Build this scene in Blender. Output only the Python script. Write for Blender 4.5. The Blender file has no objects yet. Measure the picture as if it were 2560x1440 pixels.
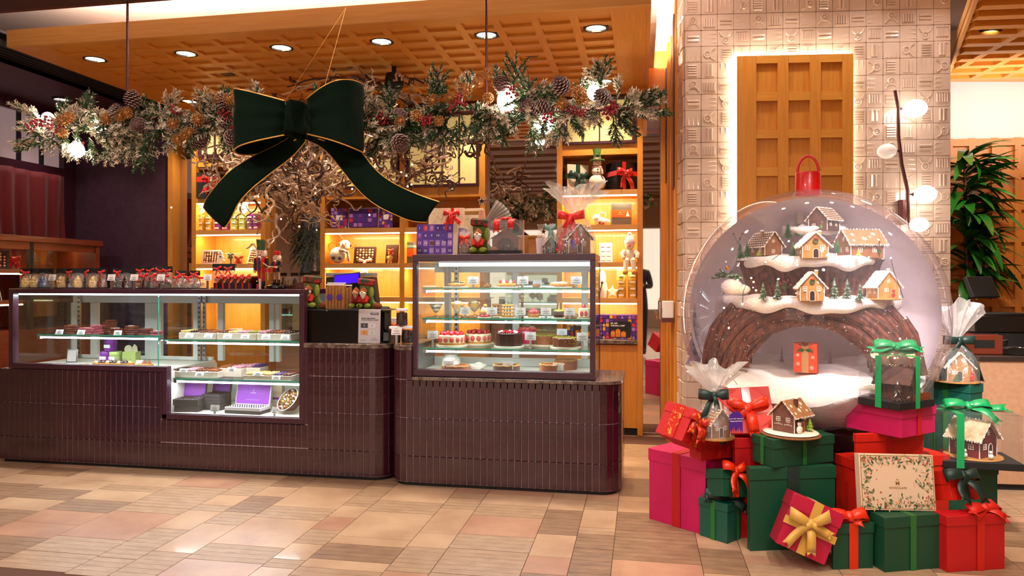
import bpy, math, random
from mathutils import Vector as V, Matrix, Euler
S = bpy.context.scene
COL = S.collection
R = math.radians
PI = math.pi
rnd = random.Random(7)
# ---------------------------------------------------------------- camera
TH = math.atan(.18)          # the camera looks a little to the left of the shop's depth axis
FPX = 1800.                  # focal length in pixels of a 2560 px wide frame
CZ = 1.3
cam = bpy.data.cameras.new('camera')
cam.sensor_width = 36
cam.lens = FPX / 2560 * 36
cam.shift_y = -20 / 2560
cam.clip_start = .02
co = bpy.data.objects.new('camera', cam)
co.location = (0, 0, CZ)
co.rotation_euler = (PI / 2, 0, TH)
COL.objects.link(co)
S.camera = co
# ---------------------------------------------------------------- colour management
vs = S.view_settings
S.display_settings.display_device = 'sRGB'
vs.view_transform = 'Standard'
vs.look = 'None'
vs.gamma = 1
vs.use_curve_mapping = False
vs.exposure = 0.4
cy = S.cycles
cy.max_bounces = 7
cy.diffuse_bounces = 4
cy.glossy_bounces = 4
cy.transmission_bounces = 6
cy.transparent_max_bounces = 16
cy.caustics_reflective = False
cy.caustics_refractive = False
cy.sample_clamp_indirect = 4
cy.use_denoising = True
# ---------------------------------------------------------------- world: dim indoor air
w = bpy.data.worlds.new('World')
S.world = w
w.use_nodes = True
w.node_tree.nodes['Background'].inputs[0].default_value = (1, .86, .76, 1)
w.node_tree.nodes['Background'].inputs[1].default_value = .12
# ---------------------------------------------------------------- lamps of the mall and the shop, with added fills
def area(name, loc, rot, sx, sy, power, col):
 l = bpy.data.lights.new(name, 'AREA')
 l.shape = 'RECTANGLE'
 l.size, l.size_y = sx, sy
 l.energy = power
 l.color = col
 o = bpy.data.objects.new(name, l)
 o.location = loc
 o.rotation_euler = rot
 COL.objects.link(o)
 return o
def spot(name, loc, power, col, angle=80, blend=.5, rad=.04, aim=None):
 l = bpy.data.lights.new(name, 'SPOT')
 l.energy = power
 l.color = col
 l.spot_size = R(angle)
 l.spot_blend = blend
 l.shadow_soft_size = rad
 o = bpy.data.objects.new(name, l)
 o.location = loc
 if aim:
  o.rotation_euler = (V(aim) - V(loc)).to_track_quat('-Z', 'Y').to_euler()
 COL.objects.link(o)
 return o
WARM = (1, .78, .56)
NEUT = (1, .87, .78)
COOL = (.86, .9, 1)
# ceiling downlights of the mall hall in front of the shop
for i, (x, y) in enumerate([(-4.2, 1.2), (-1.6, 1.0), (1.0, 1.2), (-4.2, -2), (-1.6, -2), (1.0, -2)]):
 spot('hall_downlight_beam', (x, y, 3.52), 125, NEUT, 165, .4, .07)
# added soft frontal fill from behind the camera, brightening fascia and canopy
area('front_fill_light', (-2.5, -7.6, 1.6), (R(90), 0, 0), 7.0, 2.2, 55, (1, .84, .7))
# downlights of the coffered canopy
DL = [(-.286, 4.608), (-1.0, 4.608), (-1.72, 4.608), (-2.445, 4.608), (-3.175, 4.608), (-3.905, 4.608),
      (-.299, 5.854), (-1.36, 5.854), (-2.82, 5.854), (-4.0, 5.854)]
for x, y in DL:
 spot('canopy_downlight_beam', (x, y, 2.89), 46, WARM, 105, .6, .04)
# LED cove on top of the canopy, washing the white ceiling
area('cove_light_front', (-2.0, 4.5, 3.06), (PI, 0, 0), 4.2, .12, 120, (1, .9, .8))
area('cove_light_right', (.1, 5.75, 3.06), (PI, R(15), 0), .06, .6, 13, (1, .9, .8))
# spots above the gift display and the column
spot('display_spot', (1.0, 2.6, 3.3), 95, (1, .8, .6), 60, .6, .05, (1.35, 3.6, .4))
spot('display_spot', (.0, 2.0, 3.3), 75, (1, .8, .6), 60, .6, .05, (.9, 3.6, .3))
spot('display_spot', (2.2, 2.4, 3.3), 70, (1, .8, .6), 70, .6, .05, (1.8, 3.4, .4))
spot('globe_fill_spot', (1.2, 2.3, 3.4), 480, (1, .9, .84), 34, .5, .06, (1.5, 4.2, 1.2))  # added fill from front and above, brightening the bauble's inside
spot('globe_fill_spot', (.7, .9, 2.9), 330, (1, .9, .86), 20, .6, .06, (1.5, 4.2, 1.15))  # second added fill, lower down, to lift the bauble's backdrop
for x, y in ((.55, 4.92), (1.05, 4.98), (1.55, 5.04), (2.0, 5.08)):
 spot('column_wash', (x, y, 3.4), 11, (1, .9, .8), 120, .8, .04)
# right wing
area('wing_cove_light', (2.95, 5.86, 2.5), (R(128), 0, R(4)), 1.4, .06, 11, (1, .9, .85))
spot('wing_downlight_beam', (2.62, 4.35, 2.86), 16, WARM, 110, .6, .05)
spot('wing_downlight_beam', (2.5, 5.2, 2.86), 62, WARM, 80, .6, .05, (2.9, 5.9, 1.2))
# dark left bay
spot('bay_downlight_beam', (-5.04, 5.55, 2.86), 13, NEUT, 100, .6, .04)
# ================================================================ helpers
sT, cT = math.sin(TH), math.cos(TH)
def ray(x, y):
 u = (x - 1280) / FPX
 v = (700 - y) / FPX
 return V((u * cT - sT, u * sT + cT, v))
def at(x, y, Y):                       # point of the vertical plane Y
 d = ray(x, y)
 return d * (Y / d.y) + V((0, 0, CZ))
def fl(x, y, z=0.):                    # point of the horizontal plane z
 d = ray(x, y)
 return d * ((z - CZ) / d.z) + V((0, 0, CZ))
def dep(x, y, t):                      # point at camera depth t
 return ray(x, y) * t + V((0, 0, CZ))
def lin(h):
 r = []
 for i in (0, 2, 4):
  c = int(h[i:i + 2], 16) / 255
  r.append(c / 12.92 if c <= .04045 else ((c + .055) / 1.055) ** 2.4)
 return (r[0], r[1], r[2], 1)
MATS = {}
def mat(name, hexc, rough=.5, metal=0., h2=None, scale=8., stretch=(1, 1, 1), contrast=(.35, .65), bump=0., bscale=None,
  coat=0., sheen=0., spec=.5, emit=None, es=1., trans=0., sss=0.):
 if name in MATS: return MATS[name]
 m = bpy.data.materials.new(name)
 m.use_nodes = True
 nt = m.node_tree
 b = nt.nodes['Principled BSDF']
 b.inputs['Base Color'].default_value = lin(hexc)
 b.inputs['Roughness'].default_value = rough
 b.inputs['Metallic'].default_value = metal
 b.inputs['Specular IOR Level'].default_value = spec
 b.inputs['Coat Weight'].default_value = coat
 b.inputs['Coat Roughness'].default_value = .08
 b.inputs['Sheen Weight'].default_value = sheen
 if trans: b.inputs['Transmission Weight'].default_value = trans
 if sss:
  b.inputs['Subsurface Weight'].default_value = sss
  b.inputs['Subsurface Scale'].default_value = .02
 if emit:
  b.inputs['Emission Color'].default_value = lin(emit)
  b.inputs['Emission Strength'].default_value = es
 if h2 or bump:
  tc = nt.nodes.new('ShaderNodeTexCoord')
  mp = nt.nodes.new('ShaderNodeMapping')
  mp.inputs['Scale'].default_value = stretch
  nt.links.new(tc.outputs['Object'], mp.inputs['Vector'])
  n = nt.nodes.new('ShaderNodeTexNoise')
  n.inputs['Scale'].default_value = scale
  n.inputs['Detail'].default_value = 5
  n.inputs['Roughness'].default_value = .6
  nt.links.new(mp.outputs[0], n.inputs['Vector'])
  if h2:
   rp = nt.nodes.new('ShaderNodeValToRGB')
   rp.color_ramp.elements[0].position = contrast[0]
   rp.color_ramp.elements[1].position = contrast[1]
   rp.color_ramp.elements[0].color = lin(hexc)
   rp.color_ramp.elements[1].color = lin(h2)
   nt.links.new(n.outputs[0], rp.inputs[0])
   nt.links.new(rp.outputs[0], b.inputs['Base Color'])
  if bump:
   nb = n
   if bscale:
    nb = nt.nodes.new('ShaderNodeTexNoise')
    nb.inputs['Scale'].default_value = bscale
    nb.inputs['Detail'].default_value = 3
    nt.links.new(mp.outputs[0], nb.inputs['Vector'])
   bp = nt.nodes.new('ShaderNodeBump')
   bp.inputs['Strength'].default_value = bump
   bp.inputs['Distance'].default_value = .01
   nt.links.new(nb.outputs[0], bp.inputs['Height'])
   nt.links.new(bp.outputs[0], b.inputs['Normal'])
 MATS[name] = m
 return m
def emis(name, hexc, strength):
 if name in MATS: return MATS[name]
 m = bpy.data.materials.new(name)
 m.use_nodes = True
 nt = m.node_tree
 nt.nodes.clear()
 e = nt.nodes.new('ShaderNodeEmission')
 e.inputs[0].default_value = lin(hexc)
 e.inputs[1].default_value = strength
 o = nt.nodes.new('ShaderNodeOutputMaterial')
 nt.links.new(e.outputs[0], o.inputs[0])
 MATS[name] = m
 return m
def film(name, tint, gloss=.12, rough=.03, haze=0., hazecol='ffffff', bump=0., bs=20., edge=.85):
 """thin clear sheet: see-through, with a Fresnel-weighted gloss and a little milky haze"""
 if name in MATS: return MATS[name]
 m = bpy.data.materials.new(name)
 m.use_nodes = True
 nt = m.node_tree
 nt.nodes.clear()
 N = nt.nodes.new
 L = nt.links.new
 t = N('ShaderNodeBsdfTransparent')
 t.inputs[0].default_value = lin(tint)
 g = N('ShaderNodeBsdfGlossy')
 g.inputs['Roughness'].default_value = rough
 lw = N('ShaderNodeLayerWeight')
 lw.inputs[0].default_value = .35
 mr = N('ShaderNodeMapRange')
 mr.inputs['To Min'].default_value = gloss
 mr.inputs['To Max'].default_value = edge
 L(lw.outputs['Facing'], mr.inputs['Value'])
 pw = N('ShaderNodeMath')
 pw.operation = 'POWER'
 pw.inputs[1].default_value = 3.
 L(lw.outputs['Facing'], pw.inputs[0])
 L(pw.outputs[0], mr.inputs['Value'])
 mx = N('ShaderNodeMixShader')
 L(mr.outputs[0], mx.inputs[0])
 L(t.outputs[0], mx.inputs[1])
 L(g.outputs[0], mx.inputs[2])
 out = mx
 if bump:
  tc = N('ShaderNodeTexCoord')
  n = N('ShaderNodeTexNoise')
  n.inputs['Scale'].default_value = bs
  L(tc.outputs['Object'], n.inputs['Vector'])
  bp = N('ShaderNodeBump')
  bp.inputs['Strength'].default_value = bump
  bp.inputs['Distance'].default_value = .02
  L(n.outputs[0], bp.inputs['Height'])
  L(bp.outputs[0], g.inputs['Normal'])
 if haze:
  d = N('ShaderNodeBsdfDiffuse')
  d.inputs[0].default_value = lin(hazecol)
  m2 = N('ShaderNodeMixShader')
  m2.inputs[0].default_value = haze
  L(mx.outputs[0], m2.inputs[1])
  L(d.outputs[0], m2.inputs[2])
  out = m2
 o = N('ShaderNodeOutputMaterial')
 L(out.outputs[0], o.inputs[0])
 MATS[name] = m
 return m
class B:
 """collects simple shapes into one mesh"""
 def __init__(s):
  s.v = []; s.f = []; s.m = []; s.k = 0; s.t = None
 def add(s, vs_, fs):
  n = len(s.v)
  if s.t is not None: vs_ = [s.t @ V(p) for p in vs_]
  s.v += [tuple(p) for p in vs_]
  s.f += [tuple(i + n for i in f) for f in fs]
  s.m += [s.k] * len(fs)
  return s
 def box(s, x0, y0, z0, x1, y1, z1):
  return s.add([(x0, y0, z0), (x1, y0, z0), (x1, y1, z0), (x0, y1, z0), (x0, y0, z1), (x1, y0, z1), (x1, y1, z1), (x0, y1, z1)],
                     [(0, 3, 2, 1), (4, 5, 6, 7), (0, 1, 5, 4), (1, 2, 6, 5), (2, 3, 7, 6), (3, 0, 4, 7)])
 def bc(s, c, d, rot=None):
  hx, hy, hz = d[0] / 2, d[1] / 2, d[2] / 2
  vs_ = [V((a * hx, b * hy, e * hz)) for e in (-1, 1) for a, b in ((-1, -1), (1, -1), (1, 1), (-1, 1))]
  if rot is not None:
   q = Euler(rot).to_matrix()
   vs_ = [q @ p for p in vs_]
  return s.add([p + V(c) for p in vs_], [(0, 3, 2, 1), (4, 5, 6, 7), (0, 1, 5, 4), (1, 2, 6, 5), (2, 3, 7, 6), (3, 0, 4, 7)])
 def pad(s, c, d, b, rot=None):
  """box with chamfered edges"""
  hx, hy, hz = d[0] / 2, d[1] / 2, d[2] / 2
  rings = []
  for z, q in ((-hz, b), (-hz + b, 0), (hz - b, 0), (hz, b)):
   x, y = hx - q, hy - q
   e = min(b, x * .5, y * .5)
   rings.append([(-x + e, -y, z), (x - e, -y, z), (x, -y + e, z), (x, y - e, z), (x - e, y, z), (-x + e, y, z), (-x, y - e, z), (-x, -y + e, z)])
  vs_ = [V(p) for r in rings for p in r]
  fs = [tuple(reversed(range(8))), tuple(range(24, 32))]
  for r in range(3):
   for i in range(8):
    j = (i + 1) % 8
    fs.append((r * 8 + i, r * 8 + j, r * 8 + 8 + j, r * 8 + 8 + i))
  if rot is not None:
   q = Euler(rot).to_matrix()
   vs_ = [q @ p for p in vs_]
  return s.add([p + V(c) for p in vs_], fs)
 def cyl(s, p0, p1, r0, r1=None, n=12, cap=True):
  if r1 is None: r1 = r0
  return s.tube([p0, p1], [r0, r1], n, cap)
 def tube(s, pts, rad, n=8, cap=True, closed=False):
  pts = [V(p) for p in pts]
  if not isinstance(rad, (list, tuple)): rad = [rad] * len(pts)
  m = len(pts)
  vs_ = []
  ref = None
  for i, p in enumerate(pts):
   if closed: d = pts[(i + 1) % m] - pts[i - 1]
   else: d = pts[min(i + 1, m - 1)] - pts[max(i - 1, 0)]
   if d.length < 1e-9: d = V((0, 0, 1))
   d.normalize()
   if ref is None:
    ref = V((0, 0, 1)) if abs(d.z) < .9 else V((1, 0, 0))
   a = ref - d * ref.dot(d)
   if a.length < 1e-6: a = d.orthogonal()
   a.normalize()
   ref = a
   b_ = d.cross(a)
   for k in range(n):
    q = 2 * PI * k / n
    vs_.append(p + (a * math.cos(q) + b_ * math.sin(q)) * rad[i])
  fs = []
  for i in range(m if closed else m - 1):
   for k in range(n):
    k2 = (k + 1) % n
    i2 = (i + 1) % m
    fs.append((i * n + k, i * n + k2, i2 * n + k2, i2 * n + k))
  if cap and not closed:
   fs.append(tuple(reversed(range(n))))
   fs.append(tuple(range((m - 1) * n, m * n)))
  return s.add(vs_, fs)
 def lathe(s, c, prof, n=16, cap=True, a0=0., fn=None):
  c = V(c)
  vs_ = []
  for j, (r, z) in enumerate(prof):
   for k in range(n):
    q = a0 + 2 * PI * k / n
    rr = r * (fn(q, z, j) if fn else 1)
    vs_.append(c + V((rr * math.cos(q), rr * math.sin(q), z)))
  fs = []
  for j in range(len(prof) - 1):
   for k in range(n):
    k2 = (k + 1) % n
    fs.append((j * n + k, j * n + k2, (j + 1) * n + k2, (j + 1) * n + k))
  if cap:
   fs.append(tuple(reversed(range(n))))
   fs.append(tuple(range((len(prof) - 1) * n, len(prof) * n)))
  return s.add(vs_, fs)
 def sph(s, c, r, nu=12, nv=8, sc=(1, 1, 1)):
  c = V(c)
  vs_ = [c + V((0, 0, -r * sc[2]))]
  for j in range(1, nv):
   a = -PI / 2 + PI * j / nv
   for k in range(nu):
    q = 2 * PI * k / nu
    vs_.append(c + V((r * sc[0] * math.cos(a) * math.cos(q), r * sc[1] * math.cos(a) * math.sin(q), r * sc[2] * math.sin(a))))
  vs_.append(c + V((0, 0, r * sc[2])))
  fs = []
  for k in range(nu): fs.append((0, 1 + (k + 1) % nu, 1 + k))
  for j in range(nv - 2):
   for k in range(nu):
    k2 = (k + 1) % nu
    fs.append((1 + j * nu + k, 1 + j * nu + k2, 1 + (j + 1) * nu + k2, 1 + (j + 1) * nu + k))
  t = len(vs_) - 1
  for k in range(nu): fs.append((t, 1 + (nv - 2) * nu + k, 1 + (nv - 2) * nu + (k + 1) % nu))
  return s.add(vs_, fs)
 def prism(s, poly, d0, d1, ax='y'):
  """extrude a 2d polygon; ax y: poly in (x,z); x: poly in (y,z); z: poly in (x,y)"""
  n = len(poly)
  f = {'y': lambda p, d: (p[0], d, p[1]), 'x': lambda p, d: (d, p[0], p[1]), 'z': lambda p, d: (p[0], p[1], d)}[ax]
  vs_ = [f(p, d0) for p in poly] + [f(p, d1) for p in poly]
  fs = [tuple(reversed(range(n))), tuple(range(n, 2 * n))]
  for i in range(n):
   j = (i + 1) % n
   fs.append((i, j, n + j, n + i))
  return s.add(vs_, fs)
 def grid(s, fn, nu, nv, cu=False):
  vs_ = [fn(i / (nu if cu else nu - 1), j / (nv - 1)) for j in range(nv) for i in range(nu)]
  fs = []
  for j in range(nv - 1):
   for i in range(nu if cu else nu - 1):
    i2 = (i + 1) % nu
    fs.append((j * nu + i, j * nu + i2, (j + 1) * nu + i2, (j + 1) * nu + i))
  return s.add(vs_, fs)
 def strip(s, pts, wv, th=.0):
  """ribbon along pts, wv = half width vector (one or a list)"""
  pts = [V(p) for p in pts]
  if not isinstance(wv, list): wv = [V(wv)] * len(pts)
  vs_ = []
  for p, w_ in zip(pts, wv): vs_ += [p - w_, p + w_]
  return s.add(vs_, [(2 * i, 2 * i + 1, 2 * i + 3, 2 * i + 2) for i in range(len(pts) - 1)])
def mesh(name, b, mats, smooth=True, ang=40):
 me = bpy.data.meshes.new(name)
 me.from_pydata(b.v, [], b.f)
 if not isinstance(mats, (list, tuple)): mats = [mats]
 for m in mats: me.materials.append(m)
 if len(mats) > 1: me.polygons.foreach_set('material_index', b.m)
 if smooth:
  me.polygons.foreach_set('use_smooth', [True] * len(me.polygons))
  me.set_sharp_from_angle(angle=R(ang))
 me.update()
 return me
def link(name, me, parent=None, loc=None, rot=None, scale=None):
 o = bpy.data.objects.new(name, me)
 COL.objects.link(o)
 if parent is not None: o.parent = parent
 if loc is not None: o.location = loc
 if rot is not None: o.rotation_euler = rot
 if scale is not None: o.scale = (scale,) * 3 if isinstance(scale, (int, float)) else scale
 return o
def obj(name, b, mats, parent=None, loc=None, rot=None, smooth=True, bevel=0., solid=0., seg=2, sub=0, ang=40):
 o = link(name, mesh(name, b, mats, smooth, ang), parent, loc, rot)
 if solid:
  md = o.modifiers.new('s', 'SOLIDIFY')
  md.thickness = solid
  md.offset = 0
 if bevel:
  md = o.modifiers.new('b', 'BEVEL')
  md.width = bevel
  md.segments = seg
  md.limit_method = 'ANGLE'
 if sub:
  md = o.modifiers.new('u', 'SUBSURF')
  md.levels = md.render_levels = sub
 return o
def tag(o, label, cat, group=None):
 o['label'] = label
 o['category'] = cat
 if group: o['group'] = group
 return o
def thing(name, label, cat, loc=(0, 0, 0), rz=0., group=None, rot=None):
 o = bpy.data.objects.new(name, None)
 o.empty_display_size = .05
 COL.objects.link(o)
 o.location = loc
 o.rotation_euler = rot if rot is not None else (0, 0, rz)
 return tag(o, label, cat, group)
def struct(name, b, mats, parent=None, **k):
 o = obj(name, b, mats, parent, **k)
 if parent is None: o['kind'] = 'structure'
 return o
def dup(root, loc, rz=None, label=None, group=None, rot=None, scale=None):
 def cp(o, par):
  c = o.copy()
  COL.objects.link(c)
  if par is not None: c.parent = par
  for ch in o.children: cp(ch, c)
  return c
 r = cp(root, root.parent)
 r.location = loc
 if rz is not None: r.rotation_euler = (0, 0, rz)
 if rot is not None: r.rotation_euler = rot
 if scale is not None: r.scale = (scale,) * 3
 if label: r['label'] = label
 if group: r['group'] = group
 return r
def text(name, s, size, m, parent, loc, rot=(PI / 2, 0, 0), depth=.0004, align='CENTER', bold=0.):
 c = bpy.data.curves.new(name, 'FONT')
 c.body = s
 c.size = size
 c.align_x = align
 c.align_y = 'CENTER'
 c.extrude = depth
 c.offset = bold
 c.resolution_u = 2
 t = bpy.data.objects.new(name, c)
 COL.objects.link(t)
 me = bpy.data.meshes.new_from_object(t.evaluated_get(bpy.context.evaluated_depsgraph_get()))
 bpy.data.objects.remove(t)
 bpy.data.curves.remove(c)
 me.materials.clear()
 me.materials.append(m)
 return link(name, me, parent, loc, rot)
def norm(name): return name
# ---------------------------------------------------------------- materials
oak = mat('oak', 'd8923a', .42, h2='c47c24', scale=5, stretch=(14, 14, .7), contrast=(.3, .75), coat=.15)
oak_x = mat('oak_crossgrain', 'dc983e', .42, h2='c98429', scale=5, stretch=(.7, 14, 14), contrast=(.3, .75), coat=.15)
oak_y = mat('oak_ygrain', 'dc983e', .45, h2='c98429', scale=5, stretch=(14, .7, 14), contrast=(.3, .75), coat=.1)
oak_pale = mat('oak_pale', 'dda55c', .45, h2='d0934a', scale=5, stretch=(.7, 14, 14), contrast=(.3, .75))
oak_wing = mat('oak_wing', 'd28a40', .45, h2='c07428', scale=5, stretch=(14, 14, .7), contrast=(.3, .75))
white = mat('white_paint', 'f0e4da', .7)
cream = mat('cream_paint', 'e6cdb4', .7)
plum = mat('plum_wall', '3d2536', .5, h2='482c3e', scale=20, bump=.1)
plum_frame = mat('plum_frame', '3d1a2a', .35, coat=.3)
brown_dark = mat('brown_dark', '3a1e18', .5)
brown_red = mat('brown_red_frame', '5a2418', .45)
glaze = mat('glazed_plum_tile', '2c0f1a', .16, h2='3a1320', scale=6, bump=.35, bscale=26, coat=.6)
grout = mat('grout', 'a58f98', .9)
blackm = mat('matt_black', '0d0c0d', .6)
blackg = mat('gloss_black', '0a0a0b', .15, coat=.4)
steel = mat('brushed_steel', 'b9b6b2', .3, metal=1.)
alu = mat('white_aluminium', 'ebe7e2', .45)
granite = mat('granite', '4b3a34', .2, h2='8d7a6e', scale=30, contrast=(.42, .72), coat=.4)
mirror = mat('mirror_glass', 'd8cfc8', .02, metal=1.)
glass = film('case_glass', 'f4faf8', .05, .02)
glass_side = film('case_side_glass', 'eef6f4', .07, .02)
shelf_glass = film('shelf_glass', 'eef8f5', .06, .02)
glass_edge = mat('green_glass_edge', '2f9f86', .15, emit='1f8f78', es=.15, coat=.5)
led_warm = emis('warm_led', 'ffe0a8', 9.)
led_cool = emis('cool_led', 'eef0ff', 6.)
lamp_white = emis('lamp_disc', 'fff2e0', 14.)
globe_lit = emis('opal_globe_lit', 'fff0dc', 34.)
sconce_lit = emis('opal_sconce_lit', 'fff0e0', 9.)
opal = mat('opal_glass_faint_glow', 'efe6dc', .25, coat=.3, emit='fff0e0', es=.25)  # switched-off globe, with a faint glow put into its material
paper = mat('white_paper', 'efe9ea', .8)
ink = mat('ink', '2a2530', .8)
gold = mat('gold', 'c58a2a', .3, metal=.9)
gold_foil = mat('gold_print', 'b98b3e', .35, metal=.6)
red_satin = mat('red_satin', 'd2140c', .3, coat=.25, sheen=.2)
red_velvet = mat('red_velvet', '6a030c', .75, sheen=.15)
green_satin = mat('bottle_green_satin', '0c3a2c', .35, coat=.2, sheen=.2)
green_bright = mat('emerald_satin', '0b8a4e', .35, coat=.25)
purple_print = mat('purple_print', '4a1f8c', .45)
choc_dark = mat('dark_chocolate', '35150c', .3, coat=.25)
choc_milk = mat('milk_chocolate', '6b3018', .35, coat=.2)
choc_white = mat('white_chocolate', 'e8cf96', .4)
ginger_m = mat('gingerbread', '8c5a34', .7, h2='7a4a26', scale=30, bump=.2)
ginger_l = mat('golden_gingerbread', 'b98540', .7, h2='a87030', scale=30, bump=.2)
ginger_d = mat('dark_gingerbread', '5f3a2a', .7, h2='4e2c1e', scale=30, bump=.2)
icing = mat('royal_icing', 'f4ece0', .5, bump=.2, scale=60)
snow = mat('snow', 'f2ece8', .85, h2='e4dcdc', scale=14, bump=.6, bscale=90)
pine = mat('pine_green', '14401c', .7, h2='2c6a2e', scale=40)
pine_needle = mat('fir_needle', '1d3a1c', .6, h2='35562c', scale=30)
frost = mat('frosted_needle', 'c4ae94', .8, h2='e6d8c4', scale=40)
bark = mat('bark', '6e3622', .7, h2='2e140e', scale=26, stretch=(1.6, 1.6, .7), bump=.6)
# ================================================================ the setting
# ---- floor: slab and individual stone tiles
stone_a = mat('limestone_cream', 'c9a98a', .3, h2='b08e72', scale=3.5, bump=.05, bscale=60, coat=.2)
stone_b = mat('limestone_rose', 'bf967c', .3, h2='a87e68', scale=3.5, bump=.05, bscale=60, coat=.2)
stone_c = mat('travertine_brown', '98795f', .42, h2='725642', scale=9, stretch=(1, 2.2, 1), contrast=(.3, .8), bump=.25, bscale=25)
stone_d = mat('travertine_tan', 'b2957a', .4, h2='93755a', scale=9, stretch=(1, 2.2, 1), contrast=(.3, .8), bump=.25, bscale=25)
joint = mat('dark_joint', '59382a', .9)
floor = struct('floor', B().box(-9, -8, -.1, 5.5, 11, -.006), stone_a, smooth=False)
bed = B().box(-4.9, 2.7, -.0055, 3.4, 6.1, -.0035)
obj('joint_bed', bed, joint, floor, smooth=False)
xs = [-4.9, -4.52, -4.13, -3.73, -3.33, -2.93, -2.52, -2.31, -2.10, -1.70, -1.53, -1.13, -.925, -.527, -.323, -.134, .27, .47, .87, 1.28, 1.68, 2.09, 2.5, 2.9, 3.3]
tr = random.Random(21)
nt_ = 0
rest = B()
for i in range(len(xs) - 1):
 x0, x1 = xs[i], xs[i + 1]
 y = 2.72 + tr.random() * .1
 pg = tr.random() < .5
 while y < 5.4:
  d = tr.choice([.1, .2, .2, .2, .3, .4])
  pg = (not pg) if tr.random() < .68 else pg
  b = B()
  g = .0016
  m = tr.choice([stone_a, stone_a, stone_b])
  if pg:                                   # comb-grooved travertine: narrow ribs with cut grooves between them
   m = tr.choice([stone_c, stone_d, stone_d])
   n = max(2, int(d / .045))
   s_ = (d - 2 * g) / n
   for q in range(n):
    b.box(x0 + g, y + g + q * s_ + .0012, -.004, x1 - g, y + g + (q + 1) * s_ - .0012, 0)
  else:
   b.box(x0 + g, y + g, -.004, x1 - g, y + d - g, 0)
  vis = y + d < 5.0 and nt_ < 296 and (x0 < 1.7)
  if vis:
   obj('floor_tile', b, m, floor, smooth=False)
   nt_ += 1
  else:
   rest.k = 0 if not pg else 1
   rest.add(b.v, b.f)
  y += d
o = obj('outer_floor_tiles', rest, [stone_a, stone_d], floor, smooth=False)
o['kind'] = 'stuff'
# ---- ceilings and walls
struct('ceiling', B().box(-9, 3.0, 3.42, 5.5, 9, 3.5), white, smooth=False)
b = B()
b.box(-7.5, 3.6, 2.9, -4.62, 6.6, 2.98)
soffit = struct('ceiling.001', b, plum, smooth=False)
sl = B()
for k in range(5): sl.box(-4.615 + k * .052, 3.9, 2.93, -4.59 + k * .052, 6.3, 3.0)
obj('linear_slot', sl, blackm, soffit, smooth=False)
obj('soffit_edge', B().box(-4.63, 3.6, 2.9, -4.62, 6.3, 3.06), plum_frame, soffit, smooth=False)
obj('slot_lining', B().box(-4.62, 3.6, 3.0, -4.33, 6.3, 3.02), blackm, soffit, smooth=False)
# header beam of the shop front, top left
hb = struct('trim_1', B().box(-7.5, 3.75, 2.995, 1.0, 3.9, 3.4), brown_dark, smooth=False)
obj('reveal_strip', B().box(-7.5, 3.9, 2.995, 1.0, 3.93, 3.02), brown_red, hb, smooth=False)
# white cove wall at the left end
struct('wall_cove', B().box(-7.5, 6.2, 2.98, 1.2, 6.3, 3.42), white, smooth=False)
# back wall: plum panel on the left, behind the shelving elsewhere
wb = struct('wall_back', B().box(-7.5, 6.55, 0, 1.0, 6.65, 3.0), oak, smooth=False)
struct('wall_plum', B().box(-5.42, 6.12, 0, -4.38, 6.2, 2.95), plum, smooth=False)
# left wall with ribbed clerestory window and curtain
XL = -5.42
wl = struct('wall_left', B().box(XL - .12, 4.2, 0, XL - .02, 6.2, 1.0), plum, smooth=False)
ribbed = mat('ribbed_window_glow', 'a58c8c', .35, h2='8d767c', scale=2, emit='b09a9a', es=.28)  # emission stands in for light reaching the panes from behind
wn = struct('window_1', B().box(XL - .12, 4.0, 2.27, XL, 6.1, 2.36).box(XL - .12, 4.0, 2.80, XL, 6.1, 2.9).box(XL - .12, 5.98, 1.0, XL + .02, 6.12, 2.9), plum_frame, smooth=False)
for k in range(8):
 y0 = 4.05 + k * .245
 b = B()
 for r_ in range(20):                           # vertical flutes
  b.tube([(XL - .04, y0 + .01 + r_ * .0118, 2.36), (XL - .04, y0 + .01 + r_ * .0118, 2.8)], .0065, 5, False)
 obj('pane', b, ribbed, wn)
 obj('mullion', B().box(XL - .08, y0 - .02, 2.36, XL, y0, 2.8), blackm, wn, smooth=False)
# red velvet curtain drawn to one side
def curt(u, v):                                   # u along the wall (Y), v down
 y = 4.25 + u * 1.72
 z = 2.28 - v * 1.55
 pull = (v ** 1.6) * .75 * (1 - u)
 y += pull * 1.0
 x = XL + .045 + .028 * math.sin(u * 62 + 3 * v) * (.5 + .5 * v) + .014 * math.sin(u * 23 + v * 4)
 return V((x, y, z))
tag(obj('curtain', B().grid(curt, 150, 26), red_velvet, solid=.006), 'deep red velvet curtain drawn aside under the ribbed clerestory window', 'curtain')
# downlight in the plum soffit
def downlight(x, y, z, label, r=.06):
 t = thing('downlight', label, 'light', (x, y, z), group='recessed downlights')
 obj('trim_ring', B().lathe((0, 0, 0), [(r * 1.35, .006), (r * 1.35, -.004), (r * 1.08, -.006), (r * 1.0, .012)], 24, False), blackm, t)
 obj('lamp_disc', B().lathe((0, 0, .0), [(r * 1.02, .004), (r * .6, .0005), (.001, 0)], 20, False), lamp_white, t)
 return t
downlight(-5.04, 5.55, 2.893, 'small round downlight alone in the dark plum ceiling at left', .055)
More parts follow.
